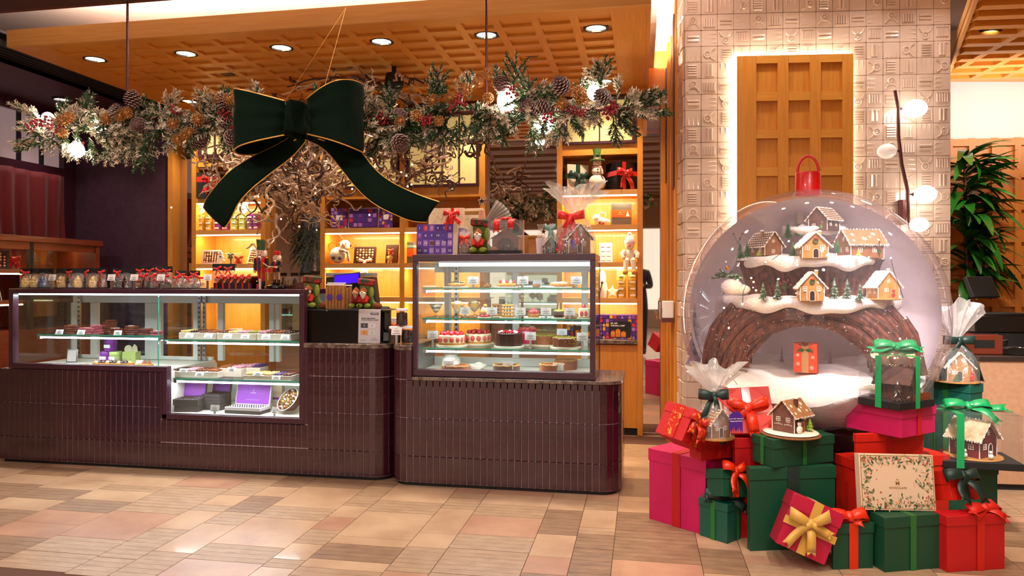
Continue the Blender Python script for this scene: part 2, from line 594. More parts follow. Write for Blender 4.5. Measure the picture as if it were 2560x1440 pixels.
# ---- the coffered oak canopy over the counters
t = thing('coffered_canopy', 'honey oak coffered canopy hanging over the counters', 'canopy', (0, 0, 0))
X0, X1, Y0, Y1, Z = -4.29, .055, 4.25, 6.12, 2.9
obj('fascia', B().box(X0, Y0, Z, X1, Y0 + .025, Z + .115), oak_pale, t, smooth=False)
obj('fascia', B().box(X1 - .025, Y0 + .026, Z, X1, Y1, Z + .115), oak_y, t, smooth=False)
obj('fascia', B().box(X0, Y0 + .026, Z, X0 + .025, Y1, Z + .115), oak_y, t, smooth=False)
obj('backing_board', B().box(X0 + .026, Y0 + .026, Z + .017, X1 - .026, Y1, Z + .06), oak_x, t, smooth=False)
px_, py_ = .2433, .178
cx0, cy0 = -.286 + .1217 - 16 * px_, 4.341
cx1, cy1 = cx0 + 16 * px_, cy0 + 9 * py_
obj('border_board', B().box(X0 + .026, Y0 + .026, Z, X1 - .026, cy0 + .02, Z + .016), oak_x, t, smooth=False)
obj('border_board', B().box(X0 + .026, cy1 - .02, Z, X1 - .026, Y1, Z + .016), oak_x, t, smooth=False)
obj('border_board', B().box(X0 + .026, cy0 + .021, Z, cx0 + .02, cy1 - .021, Z + .016), oak_y, t, smooth=False)
obj('border_board', B().box(cx1 - .02, cy0 + .021, Z, X1 - .026, cy1 - .021, Z + .016), oak_y, t, smooth=False)
for k in range(1, 16):
 x = cx0 + k * px_
 obj('rail', B().box(x - .026, cy0 + .021, Z, x + .026, cy1 - .021, Z + .016), oak_y, t, smooth=False)
for j in range(1, 9):
 y = cy0 + j * py_
 b = B()
 for k in range(16):
  xa = cx0 + k * px_ + (.0262 if k else .021)
  xb = cx0 + (k + 1) * px_ - (.0262 if k < 15 else .021)
  b.box(xa, y - .032, Z, xb, y + .032, Z + .016)
 obj('cross_rail', b, oak_x, t, smooth=False)
names = ['rightmost in the front row', 'second from the right in the front row, beside the right hanging rod', 'third from the right in the front row',
         'fourth from the right in the front row', 'second from the left in the front row', 'leftmost in the front row',
         'rightmost in the back row, above the right shelf unit', '', '', 'leftmost in the back row, over the garland']
for (x, y), n in zip(DL, names):
 if n: downlight(x, y, Z + .004, 'recessed canopy downlight, ' + n)
for x, y, n in [(-3.193, 5.163, 'left'), (-.773, 5.105, 'right')]:
 tag(obj('ceiling_speaker', B().lathe((x, y, Z + .016), [(.001, -.006), (.05, -.006), (.058, 0)], 20, False), brown_dark),
  'small dark round speaker in the oak canopy, the %s one of two' % n, 'speaker')
# lintel over shelves, white wall above it
struct('trim_2', B().box(-4.42, 6.1, 2.86, .33, 6.2, 3.2), oak_x, smooth=False)
struct('wall_upper', B().box(.06, 6.05, 3.2, .5, 6.1, 3.42).box(.06, 5.0, 3.05, .1, 6.05, 3.42), white, smooth=False)
# ---- narrow wall between mirror and column: stepped oak jambs with a plum framed panel
wj = struct('wall_jamb', B().box(.245, 5.5, 0, .36, 5.72, 3.42), oak, smooth=False)
obj('jamb_strip', B().box(.222, 5.73, 0, .3, 5.85, 3.2), oak, wj, smooth=False)
obj('jamb_strip', B().box(.2, 5.88, 0, .28, 6.1, 3.2), oak, wj, smooth=False)
obj('framed_panel', B().box(.190, 5.9, 2.1, .1995, 6.06, 3.0).box(.234, 5.54, 2.0, .2445, 5.7, 3.3), plum_frame, wj, smooth=False)
d_ = struct('door_1', B().box(.155, 6.06, 0, .198, 6.14, 2.86), oak, smooth=False)
obj('handle', B().box(.14, 6.0, .98, .155, 6.05, 1.12).tube([(.15, 6.02, 1.0), (.12, 5.98, .99), (.12, 5.96, 1.04)], .008, 6), steel, d_)
# ---- mirrors between the shelf units
mir = [(-4.335, -4.145, .0, 2.45, 'narrow', 'narrow mirror strip beside the dark plum wall, reflecting the curtain'),
       (-3.40, -2.86, .0, 2.85, 'left', 'tall mirror between the left and middle shelf units'),
       (-1.335, -.71, .0, 2.85, 'right', 'tall mirror between the middle and right shelf units'),
       (.012, .155, .0, 2.86, 'slim', 'slim tall mirror right of the right shelf unit')]
for x0, x1, z0, z1, k, lb in mir:
 tag(obj('wall_mirror', B().box(x0, 6.2, z0, x1, 6.215, z1), mirror, smooth=False), lb, 'mirror')
# ---- the hall on the camera's side (seen in the mirrors and glass)
hall = mat('hall_wall', 'b99a80', .7)
hall_d = mat('hall_ceiling_band', '7c5238', .6)
struct('wall_hall', B().box(-9, -8.1, 0, 5.5, -8, 4), hall, smooth=False)
struct('wall_hall_left', B().box(-9.1, -8, 0, -9, 4.2, 4), hall, smooth=False)
struct('wall_hall_right', B().box(5.5, -8, 0, 5.6, 9, 4), hall, smooth=False)
hc = struct('ceiling.002', B().box(-9, -8, 3.62, 5.5, 3.0, 3.7), cream, smooth=False)
for k in range(14):
 obj('ceiling_band', B().box(-9, -7.8 + k * .75, 3.56, 5.5, -7.45 + k * .75, 3.62), hall_d, hc, smooth=False)
# ---- right wing: oak lattice wall, white cove band, coffered ceiling
WA = R(4.0)
def wing(x, y, z): # local frame of the right wing, x to the right, y into depth
 return (x, y, z)
wo = dep(2380, 700, 5.95)
wr = thing('lattice_wall', 'oak lattice wall of square recessed panels behind the plant', 'wall panel', (wo.x - .4, wo.y - .4 * math.tan(WA), 0), WA)
obj('backing_board', B().box(0, .03, 0, 2.2, .06, 2.47), oak_wing, wr, smooth=False)
pw, ph = .1765, .265
for k in range(13):
 x = .03 + k * pw
 obj('stile', B().box(x - .024, 0, 0, x + .024, .03, 2.47), oak_wing, wr, smooth=False)
for j in range(10):
 z = 2.47 - .035 - j * ph
 b = B()
 for k in range(12):
  b.box(.03 + k * pw + .0245, 0, z - .03, .03 + (k + 1) * pw - .0245, .03, z + .03)
 obj('cross_rail', b, oak_wing, wr, smooth=False)
q = B().box(0, .12, 2.2, 2.2, .16, 3.4)
o = struct('wall_wing', q, white, smooth=False)
o.location, o.rotation_euler = wr.location, (0, 0, WA)
# wing ceiling
cwp = [fl(2370, 182, 2.9), fl(2440, -10, 2.9), fl(2800, -10, 2.9), fl(2800, 215, 2.9), fl(2300, 215, 2.9)]
wc = thing('wing_ceiling', 'oak coffered ceiling of the right wing beyond the tiled column', 'ceiling panel', (0, 0, 0))
obj('backing_board', B().prism([(p.x, p.y) for p in cwp], 2.935, 2.96, 'z'), oak_x, wc, smooth=False)
a_, b_ = cwp[0], cwp[1]
dd = (b_ - a_).normalized()
nn = V((-dd.y, dd.x, 0))
obj('fascia', B().prism([(p.x, p.y) for p in (a_, b_, b_ + nn * .02, a_ + nn * .02)], 2.9, 3.02, 'z'), oak_pale, wc, smooth=False)
e0 = fl(2390, 200, 2.9)
ax_ = V((math.cos(WA), math.sin(WA), 0))
ay_ = V((-math.sin(WA), math.cos(WA), 0))
Mw = Matrix(((ax_.x, ay_.x, 0, e0.x), (ax_.y, ay_.y, 0, e0.y), (0, 0, 1, 0), (0, 0, 0, 1)))
def clipx(yl):                               # left limit of the lattice at local depth yl
 best = -.3
 p = a_ - e0
 d2 = V((dd.dot(ax_), dd.dot(ay_)))
 p2 = V((p.dot(ax_), p.dot(ay_)))
 if abs(d2.y) > 1e-5:
  return p2.x + d2.x * (yl - p2.y) / d2.y + .06
 return best
for j in range(15):
 yl = .0 - j * .178
 b = B(); b.t = Mw
 x0 = clipx(yl - .04) if j > 1 else -.25
 b.box(x0, yl - .035, 2.9, 1.9, yl + .035, 2.934)
 obj('rail', b, oak_x, wc, smooth=False)
for k in range(9):
 x = -.13 + k * .2433
 b = B(); b.t = Mw
 for j in range(14):
  yl = -j * .178
  if x - .03 > clipx(yl - .14) or j < 1:
   b.box(x - .026, yl - .142, 2.9, x + .026, yl - .0355, 2.934)
 if b.v: obj('cross_rail', b, oak_y, wc, smooth=False)
p = fl(2468, 92, 2.9)
downlight(p.x, p.y, 2.925, 'round recessed downlight in the right wing ceiling beyond the column')
# ================================================================ tiled counters and glass cases
TW, TH_ = .043, .24
_b = B(); _b.pad((0, 0, 0), (TW - .003, .012, TH_ - .0025), .0022)
tile_me = mesh('counter_tile', _b, glaze)
_b = B(); _b.pad((0, 0, 0), (TW - .003, .012, .19 - .027), .0022)
tile_lo = mesh('counter_tile_low', _b, glaze)
_b = B(); _b.pad((0, 0, 0), (TW - .003, .012, .15), .0022)
tile_cut = mesh('counter_tile_cut', _b, glaze)
def path(x0, x1, y, r0, r1, depth):
 """front outline of a counter with rounded corners: list of (x, y, heading) at tile pitch"""
 segs = []
 if r0: segs.append(('l', (x0, y + depth), (x0, y + r0)))
 if r0: segs.append(('a', (x0 + r0, y + r0), r0, PI, 1.5 * PI))
 segs.append(('l', (x0 + r0, y), (x1 - r1, y)))
 if r1: segs.append(('a', (x1 - r1, y + r1), r1, 1.5 * PI, 2 * PI))
 if r1: segs.append(('l', (x1, y + r1), (x1, y + depth)))
 out = []
 for s_ in segs:
  if s_[0] == 'l':
   a, b = V(s_[1]), V(s_[2])
   n = max(1, round((b - a).length / TW))
   d = (b - a).normalized()
   for i in range(n):
    p = a + (b - a) * ((i + .5) / n)
    out.append((p.x, p.y, math.atan2(d.y, d.x)))
  else:
   c, r, a0, a1 = s_[1:]
   n = max(2, round(r * abs(a1 - a0) / TW))
   for i in range(n):
    q = a0 + (a1 - a0) * (i + .5) / n
    out.append((c[0] + r * .985 * math.cos(q), c[1] + r * .985 * math.sin(q), q + PI / 2))
 return out
def outline(x0, x1, y, r0, r1, depth, ins=0., n=7):
 pts = []
 x0 += ins; x1 -= ins; y += ins
 if r0:
  r0 = max(.01, r0 - ins)
  pts += [(x0, y + depth - ins)] + [(x0 + r0 + r0 * math.cos(PI + PI / 2 * i / n), y + r0 + r0 * math.sin(PI + PI / 2 * i / n)) for i in range(n + 1)]
 else: pts += [(x0, y + depth - ins), (x0, y)]
 if r1:
  r1 = max(.01, r1 - ins)
  pts += [(x1 - r1 + r1 * math.cos(1.5 * PI + PI / 2 * i / n), y + r1 + r1 * math.sin(1.5 * PI + PI / 2 * i / n)) for i in range(n + 1)] + [(x1, y + depth - ins)]
 else: pts += [(x1, y), (x1, y + depth - ins)]
 return pts
tj = random.Random(3)
def place_tiles(par, pts, ok):
 for x, y, h in pts:
  for me, z, hh in ((tile_lo, .027 + .0815, .163), (tile_me, .19 + .12, .24), (tile_me, .43 + .12, .24), (tile_me, .67 + .107, .24)):
   zc = z
   m = me
   if z > .7: m, zc = tile_me, .79
   st = ok(x, y, zc)
   if not st: continue
   if st == 2: m, zc = tile_cut, .2705
   if z > .7: m, zc = tile_up, .7675
   link('tile', m, par, (x, y, zc), (tj.uniform(-.006, .006), tj.uniform(-.004, .004), h + tj.uniform(-.012, .012)))
_b = B(); _b.pad((0, 0, 0), (TW - .003, .012, .19), .0022)
tile_up = mesh('counter_tile_upper', _b, glaze)
YC = 4.42
# ---- left counter
lc = thing('tiled_counter', 'long counter clad in upright glazed plum tiles under the chocolate case', 'counter', (0, 0, 0))
CX0, CX1 = -4.52, -1.60
b = B()
b.prism(outline(CX0, CX1, YC - .0015, 0, .13, .64), .025, .345, 'z')
b.box(CX0, YC - .0015, .345, -3.225, 5.06, .668)
b.prism(outline(-2.178, CX1, YC - .0015, 0, .13, .64), .345, .853, 'z')
obj('carcass', b, grout, lc, smooth=False)
obj('plinth', B().prism(outline(CX0, CX1, YC, 0, .13, .62, .02), 0, .025, 'z'), blackm, lc, smooth=False)
place_tiles(lc, path(CX0, CX1, YC, 0, .13, .5),
   lambda x, y, z: (1 if z < .2 else (1 if z < .6 and (x < -3.236 or x > -2.178) else (2 if z < .4 else (1 if z > .7 and x > -2.178 else 0)))))
obj('worktop', B().prism(outline(-2.185, CX1 + .012, YC - .012, 0, .14, .66), .855, .886, 'z'), granite, lc, bevel=.004)
obj('edge_trim', B().box(-2.181, YC - .005, .352, -2.150, YC + .02, .854).box(-3.262, YC - .005, .353, -3.2235, YC + .02, .668), plum_frame, lc, smooth=False)
# ---- right counter
rc = thing('tiled_counter', 'shorter round-cornered counter of plum tiles under the cake case', 'counter', (0, 0, 0))
RX0, RX1, YR = -1.57, -.12, 4.36
b = B()
b.prism(outline(RX0, RX1, YR - .0015, .11, .13, .56), .025, .63, 'z')
b.prism(outline(RX0, -1.43, YR - .0015, .11, 0, .56), .631, .853, 'z')
obj('carcass', b, grout, rc, smooth=False)
obj('plinth', B().prism(outline(RX0, RX1, YR, .11, .13, .56, .02), 0, .025, 'z'), blackm, rc, smooth=False)
place_tiles(rc, path(RX0, RX1, YR, .11, .13, .5), lambda x, y, z: (1 if z < .5 else (1 if z < .7 else (1 if x < -1.455 else 0))))
for o in rc.children:
 pass
obj('worktop', B().prism(outline(-1.428, RX1 + .012, YR - .012, 0, .14, .58), .668, .69, 'z'), granite, rc, bevel=.004)
obj('worktop', B().prism(outline(RX0 - .01, -1.43, YR - .012, .12, 0, .58), .855, .886, 'z'), granite, rc, bevel=.004)
obj('edge_trim', B().box(-1.462, YR - .005, .67, -1.4295, YR + .02, .854), plum_frame, rc, smooth=False)
# ---- generic price card on a steel stand
card_fr = mat('clear_acrylic_frame', 'cfcbd2', .2, coat=.4)
def card(x, y, z, label, w=.052, h=.038, post=.03, tilt=-.25, yaw=0., grp='printed price cards', dark=False):
 t = thing('price_card', label, 'price card', (x, y, z), yaw, grp)
 q = Euler((tilt, 0, 0)).to_matrix().to_4x4()
 if post:
  p = B()
  p.box(-.007, -.003, 0, .007, .003, post + .008)
  obj('stand', p, steel, t, smooth=False)
 b = B(); b.t = Matrix.Translation((0, -.004, post)) @ q
 b.box(-w / 2, 0, 0, w / 2, .0022, h)
 obj('card', b, paper, t, smooth=False)
 b = B(); b.t = Matrix.Translation((0, -.004, post)) @ q
 for k, (l, zz) in enumerate(((.52, .56), (.62, .45), (.3, .36), (.74, .2), (.66, .13))):
  b.box(-w * l / 2, -.0006, h * zz, w * l / 2, 0, h * zz + h * .028)
 b.tube([(-.003, -.0004, h * .74), (-.003, -.0004, h * .84), (.001, -.0004, h * .86), (.004, -.0004, h * .8)], h * .018, 4)
 obj('print', b, ink, t, smooth=False)
 return t
# ---- left chocolate case
cl = thing('display_case', 'wide plum-framed chocolate display case with stepped glass front', 'display case', (0, 0, 0))
A0, A1, AS, AT, AB, AL = -4.44, -2.182, -3.222, 1.238, .672, .352
YF, YB = YC - .006, 5.04
fw = .036
b = B()
b.box(A0, YF, AB + fw, A0 + fw, YF + .05, AT - .032)                # left post
b.box(A1 - fw, YF, AL + fw, A1, YF + .05, AT - .032)             # right post
b.box(A0, YF, AB, AS + fw, YF + .05, AB + fw)                     # sill left
b.box(AS, YF, AL, AS + fw, YF + .05, AB - .0005)                # step
b.box(AS, YF, AL - .0005, A1, YF + .05, AL + fw - .001)           # sill right
obj('frame', b, plum_frame, cl, smooth=False, bevel=.003)
obj('top_panel', B().box(A0, YF, AT - .032, A1, YB, AT), plum_frame, cl, bevel=.003)
obj('pane', B().box(A1 - .009, YF + .051, .89, A1 - .003, YB - .0, AT - .033), glass_side, cl, smooth=False)
obj('side_panel', B().box(A1 - .012, YF + .051, AL + .01, A1, YB, .888), plum_frame, cl, smooth=False)
obj('pane', B().box(A0 + fw, YF + .012, AB + fw, -3.262, YF + .018, AT - .033), glass, cl, smooth=False)
obj('pane', B().box(-3.259, YF + .012, AB + fw, A1 - fw, YF + .018, AT - .033).box(AS + fw, YF + .012, AL + fw, A1 - fw, YF + .018, AB + fw - .001), glass, cl, smooth=False)
obj('pane_edge', B().box(-3.2617, YF + .011, AB + fw, -3.2593, YF + .019, AT - .034), glass_edge, cl, smooth=False)
obj('pane', B().box(A0 + .003, YF + .055, AB + .03, A0 + .009, YB, AT - .034), glass_side, cl, smooth=False)
deck = mat('case_deck', 'e2d6ca', .45)
obj('deck', B().box(A0 + .01, YF + .051, AB - .003, AS + .001, YB, AB + .012), deck, cl, smooth=False)
obj('deck', B().box(AS + .002, YF + .051, AL + .0, A1 - .013, YB, AL + .03), deck, cl, smooth=False)
obj('inner_wall', B().box(AS + .002, YF + .06, AL + .031, AS + .014, YB, AB - .004), deck, cl, smooth=False)
obj('inner_wall', B().box(AS + .015, YB - .012, AL + .031, A1 - .014, YB, .6), deck, cl, smooth=False)
# rear sliding doors: pale frames with glass
bx = [at(180, 745, 5.0).x, at(240, 745, 5.0).x, at(365, 745, 5.0).x, at(405, 745, 5.0).x, at(500, 745, 5.0).x, at(545, 745, 5.0).x, at(675, 745, 5.0).x, at(692, 745, 5.0).x]
b = B()
b.box(A0 + .012, YB - .05, AT - .115, A1 - .014, YB - .02, AT - .034)
b.box(A0 + .012, YB - .05, AB + .014, AS, YB - .02, AB + .04)
for x0, x1 in ((bx[0], bx[0] + .06), (bx[1] - .04, bx[1] + .02), (bx[2], bx[3] - .03), (bx[3] - .025, bx[3]), (bx[4] - .05, bx[4] - .005), (bx[5] + .005, bx[5] + .05), (bx[6], bx[6] + .04), (bx[7] + .0, bx[7] + .03)):
 b.box(x0, YB - .055, AB + .015, x1, YB - .02, AT - .1155)
obj('rear_door_frame', b, alu, cl, smooth=False, bevel=.003)
obj('rear_door_glass', B().box(A0 + .02, YB - .012, AB + .05, A1 - .02, YB - .008, AT - .1), glass, cl, smooth=False)
for x in (bx[0] + .09, bx[4] + .015, bx[4] + .055):
 b = B().box(x - .013, YB - .075, AL + .04 if x > AS else AB + .015, x + .013, YB - .06, AT - .04)
 up = obj('slotted_upright', b, steel, cl, smooth=False)
 b = B()
 for k in range(14):
  z = AB + .05 + k * .036
  b.box(x - .007, YB - .0765, z, x - .002, YB - .0745, z + .014).box(x + .002, YB - .0765, z, x + .007, YB - .0745, z + .014)
 obj('slot', b, blackm, up, smooth=False)
# shelves
SZL, SZR, SZM = at(95, 838, 4.5).z, at(735, 855, 4.5).z - .004, .612
def gshelf(x0, x1, y0, y1, z, par, led=True):
 s_ = obj('glass_shelf', B().box(x0, y0 + .004, z, x1, y1, z + .01), shelf_glass, par, smooth=False)
 obj('shelf_edge', B().box(x0, y0, z, x1, y0 + .0035, z + .01), glass_edge, s_, smooth=False)
 if led:
  obj('led_tube', B().box(x0 + .03, y0 + .002, z - .02, x1 - .02, y0 + .016, z - .008), led_cool, s_, smooth=False)
  obj('bracket', B().box(x0 + .005, y0 - .002, z - .024, x0 + .028, y0 + .02, z - .002).box(x1 - .018, y0 - .002, z - .024, x1 - .003, y0 + .02, z - .002), steel, s_, smooth=False)
 return s_
gshelf(at(95, 838, 4.5).x, AS - .06, 4.49, YB - .08, SZL, cl)
gshelf(AS - .045, A1 - .016, 4.49, YB - .08, SZR, cl)
gshelf(AS + .03, A1 - .016, 4.49, YB - .08, SZM, cl)
obj('led_tube', B().box(A0 + .03, YF + .055, AT - .045, A1 - .03, YF + .07, AT - .034), led_cool, cl, smooth=False)
area('case_led_light', ((A0 + A1) / 2, YF + .09, AT - .05), (R(-20), 0, 0), 2.1, .03, 10, COOL)
area('case_shelf_light', (-3.75, 4.53, SZL - .025), (R(-15), 0, 0), 1.0, .02, 3.6, COOL)
area('case_shelf_light', (-2.7, 4.53, SZR - .025), (R(-15), 0, 0), 1.0, .02, 3.6, COOL)
area('case_shelf_light', (-2.7, 4.53, SZM - .025), (R(-15), 0, 0), 1.0, .02, 2.2, COOL)
# ---- right cake case
cc = thing('display_case', 'tall plum-framed glass cake case with four lit levels', 'display case', (0, 0, 0))
K0, K1, KB, KT, KF, KBk = -1.43, -.275, .692, 1.462, 4.38, 4.88
b = B()
b.box(K0, KF, KB + .044, K0 + .03, KF + .04, KT - .045)
b.box(K1 - .034, KF, KB + .044, K1, KF + .04, KT - .045)
b.box(K0, KF, KB, K1, KF + .06, KB + .043)
obj('frame', b, plum_frame, cc, smooth=False, bevel=.003)
obj('top_panel', B().box(K0, KF, KT - .044, K1, KBk, KT), plum_frame, cc, bevel=.004)
obj('pane', B().box(K0 + .03, KF + .01, KB + .044, K1 - .034, KF + .016, KT - .045), glass, cc, smooth=False)
obj('pane', B().box(K0 + .002, KF + .042, KB + .002, K0 + .008, KBk, KT - .046), glass_side, cc, smooth=False)
obj('pane', B().box(K1 - .008, KF + .042, KB + .002, K1 - .002, KBk, KT - .046), glass_side, cc, smooth=False)
obj('side_frame', B().box(K1 - .012, KBk - .012, KB + .002, K1, KBk, KT - .046).box(K1 - .012, KF + .062, KB, K1, KBk - .013, KB + .012), plum_frame, cc, smooth=False)
obj('deck', B().box(K0 + .01, KF + .062, KB + .0005, K1 - .013, KBk - .013, KB + .02), alu, cc, smooth=False)
b = B()
b.box(K0 + .012, KBk - .05, KT - .11, K1 - .014, KBk - .02, KT - .046)
b.box(K0 + .012, KBk - .05, KB + .021, K1 - .014, KBk - .02, KB + .075)
xs_ = [at(1120, 700, 4.85).x, at(1290, 700, 4.85).x, at(1462, 700, 4.85).x]
for x in xs_: b.box(x - .022, KBk - .052, KB + .0755, x + .022, KBk - .018, KT - .1105)
obj('rear_door_frame', b, alu, cc, smooth=False, bevel=.003)
obj('rear_door_glass', B().box(K0 + .02, KBk - .016, KB + .05, K1 - .02, KBk - .012, KT - .08), glass, cc, smooth=False)
b = B().box(K0 + .16, KBk - .075, KB + .021, K0 + .19, KBk - .06, KT - .05).box(K0 + .10, KBk - .075, KB + .021, K0 + .12, KBk - .06, KT - .05)
up = obj('slotted_upright', b, steel, cc, smooth=False)
b = B()
for k in range(20):
 z = KB + .05 + k * .035
 b.box(K0 + .168, KBk - .0765, z, K0 + .182, KBk - .0745, z + .014)
obj('slot', b, blackm, up, smooth=False)
b = B()
for k in range(60): b.box(K0 + .25 + k * .014, KF + .2, KB + .02, K0 + .256 + k * .014, KF + .215, KB + .0206)
obj('vent_slots', b, blackm, cc, smooth=False)
KZ = [at(1280, 720, 4.45).z, at(1280, 797, 4.45).z, at(1280, 873, 4.45).z]
for z in KZ: gshelf(K0 + .045, K1 - .016, 4.44, KBk - .08, z - .008, cc)
obj('led_tube', B().box(K0 + .16, KF + .05, KT - .075, K1 - .02, KF + .075, KT - .052), led_cool, cc, smooth=False)
area('case_led_light', ((K0 + K1) / 2, KF + .1, KT - .08), (R(-15), 0, 0), 1.0, .03, 2.8, COOL)
for z in KZ: area('case_shelf_light', ((K0 + K1) / 2, 4.48, z - .032), (R(-10), 0, 0), 1.0, .02, 1.7, COOL)
# ================================================================ makers of small things
def bowmesh(b, L=.05, W=.018, D=.02, tails=((-.02, -.06, .8), (.025, -.055, -.6)), lift=.25, knot=.3, tw=None, n=12, notch=True):
 """a tied ribbon bow facing -y, knot at the origin, added to builder b"""
 t0 = b.t if b.t is not None else Matrix()
 for sgn in (-1, 1):
  pts, wv = [], []
  for i in range(n + 1):
   s_ = i / n
   a = 2 * PI * s_
   x = L * (1 - math.cos(a)) / 2
   y = -D * .5 * math.sin(a) - .1 * D
   k = .42 + .58 * math.sin(PI * s_) ** .8
   z = lift * x
   pts.append(V((sgn * x, y, z)))
   wv.append(V((-sgn * lift * .3, 0, 1)) * W * .5 * k)
  b.strip(pts, wv)
 for dx, dz, cv in tails:
  pts, wv = [], []
  m = 7
  hw = (tw or W) * .5
  for i in range(m + 1):
   s_ = i / m
   pts.append(V((dx * s_, -D * .32 - .22 * D * math.sin(s_ * 5 + cv * 3), dz * s_ + abs(dz) * .08 * math.sin(s_ * PI))))
   d = V((dz, 0, -dx)).normalized()
   wv.append(d * hw * (.55 + .45 * min(1, s_ * 2.5)))
  b.strip(pts, wv)
  if notch:
   p, w_ = pts[-1], wv[-1]
   e = V((dx, 0, dz)).normalized() * hw * .9
   b.add([p - w_, p + w_, p - w_ + e, p + w_ + e, p], [(0, 4, 2), (4, 1, 3)])
 b.sph((0, -D * .22, 0), W * knot * 1.25, 10, 6, (1, .8, 1.15))
 b.t = t0
 return b
def bow(par, m, loc, rot=(0, 0, 0), name='bow', **k):
 b = B()
 bowmesh(b, **k)
 return obj(name, b, m, par, loc, rot, solid=.0012)
def ribbon_band(par, w, d, h, rw, m, x=0., side=True, off=.0012, ydir=False, both=False, name='ribbon'):
 """flat ribbon wrapped round a box of size w,d,h standing on z=0 (centre origin); over the y faces (or x faces)"""
 b = B()
 e = off
 if not ydir or both:
  b.box(x - rw / 2, -d / 2 - e, 0, x + rw / 2, -d / 2, h + e)
  b.box(x - rw / 2, -d / 2, h, x + rw / 2, d / 2, h + e)
  b.box(x - rw / 2, d / 2, 0, x + rw / 2, d / 2 + e, h + e)
 if ydir or both:
  b.box(-w / 2 - e, -rw / 2, 0, -w / 2, rw / 2, h + e * 1.5)
  b.box(-w / 2, -rw / 2, h, w / 2, rw / 2, h + e * 1.5)
  b.box(w / 2, -rw / 2, 0, w / 2 + e, rw / 2, h + e * 1.5)
 return obj(name, b, m, par, smooth=False)
def giftbox(name, label, w, d, h, m, loc, rz=0., rot=None, lid=.05, lidm=None, grp=None, cat='gift box', over=.004):
 """paper gift box with a fitted lid; origin at the middle of its base"""
 t = thing(name, label, cat, loc, rz, grp, rot)
 obj('box_body', B().box(-w / 2, -d / 2, 0, w / 2, d / 2, h - .002), m, t, bevel=.0015)
 if lid:
  o_ = over
  obj('lid', B().box(-w / 2 - o_, -d / 2 - o_, h - lid, w / 2 + o_, d / 2 + o_, h), lidm or m, t, bevel=.0018)
 return t
cello = film('cellophane', 'fafafa', .12, .10, .07, 'ffffff', .9, 24., .95)
cello_dense = film('gathered_cellophane', 'f6f6f6', .24, .16, .3, 'ffffff', .9, 30., .95)
acrylic = film('clear_acrylic', 'f6f8fa', .05, .03, .02)
def cellobag(par, r, hn, ht, rt, seed=0, fan=1., sq=1., rn=.016, n=56):
 """cellophane wrap: gathered round the base, tied at height hn, fanning out to height ht"""
 q = random.Random(seed)
 ph = [q.uniform(0, 6.28) for _ in range(6)]
 def body(u, v):
  a = 2 * PI * u
  rr = r * (1 - v ** 2.2) + rn * v ** 2.2
  rr *= 1 + .03 * math.sin(a * 9 + ph[0]) * (1 - v) + .12 * v * math.sin(a * 14 + ph[1])
  return V((rr * math.cos(a), rr * math.sin(a) * sq, .003 + hn * v ** .85))
 obj('wrap', B().grid(body, n, 10, True), cello, par)
 def top(u, v):
  a = 2 * PI * u
  rr = rn + (rt - rn) * v ** .9
  rr *= 1 + .22 * v * math.sin(a * 11 + ph[2]) + .1 * v * math.sin(a * 23 + ph[3])
  z = hn + (ht - hn) * v * (1 + .16 * math.sin(a * 3 + ph[4]) + .1 * math.sin(a * 8 + ph[5])) * (1 - .12 * v)
  return V((rr * math.cos(a), rr * math.sin(a) * .55 * sq, z))
 obj('gathered_top', B().grid(top, n * 2, 8, True), cello_dense, par)
def beads(b, p0, p1, r, n, dz=0.):
 p0, p1 = V(p0), V(p1)
 for i in range(n + 1):
  p = p0 + (p1 - p0) * (i / n)
  b.sph(p, r * (1 + .25 * ((i * 7) % 3 - 1)), 6, 4)
def icicles(b, p0, p1, n, l):
 p0, p1 = V(p0), V(p1)
 for i in range(n):
  p = p0 + (p1 - p0) * ((i + .5) / n)
  q = l * (.5 + .5 * ((i * 5) % 4) / 3)
  b.cyl(p + V((0, 0, .002)), p - V((0, 0, q)), l * .26, l * .05, 5)
def flake(b, c, r, ux, uz, th=.0016):
 c, ux, uz = V(c), V(ux), V(uz)
 for k in range(3):
  a = PI * k / 3
  d = ux * math.cos(a) + uz * math.sin(a)
  b.tube([c - d * r, c + d * r], th, 4)
  for sg in (-1, 1):
   for e in (-.6, .6):
    a2 = a + e
    d2 = ux * math.cos(a2) + uz * math.sin(a2)
    b.tube([c + d * sg * r * .55, c + d * sg * r * .55 + d2 * sg * r * .34], th * .8, 4)
def starflat(b, c, r, ux, uz, up, n=6, th=.003):
 """iced star lying on a surface"""
 c, ux, uz, up = V(c), V(ux), V(uz), V(up)
 ring = []
 for k in range(2 * n):
  rr = r if k % 2 == 0 else r * .42
  a = PI * k / n
  ring.append(c + ux * (rr * math.cos(a)) + uz * (rr * math.sin(a)))
 top = c + up * th * 1.6
 m = 2 * n
 b.add(ring + [top], [(k, (k + 1) % m, m) for k in range(m)])
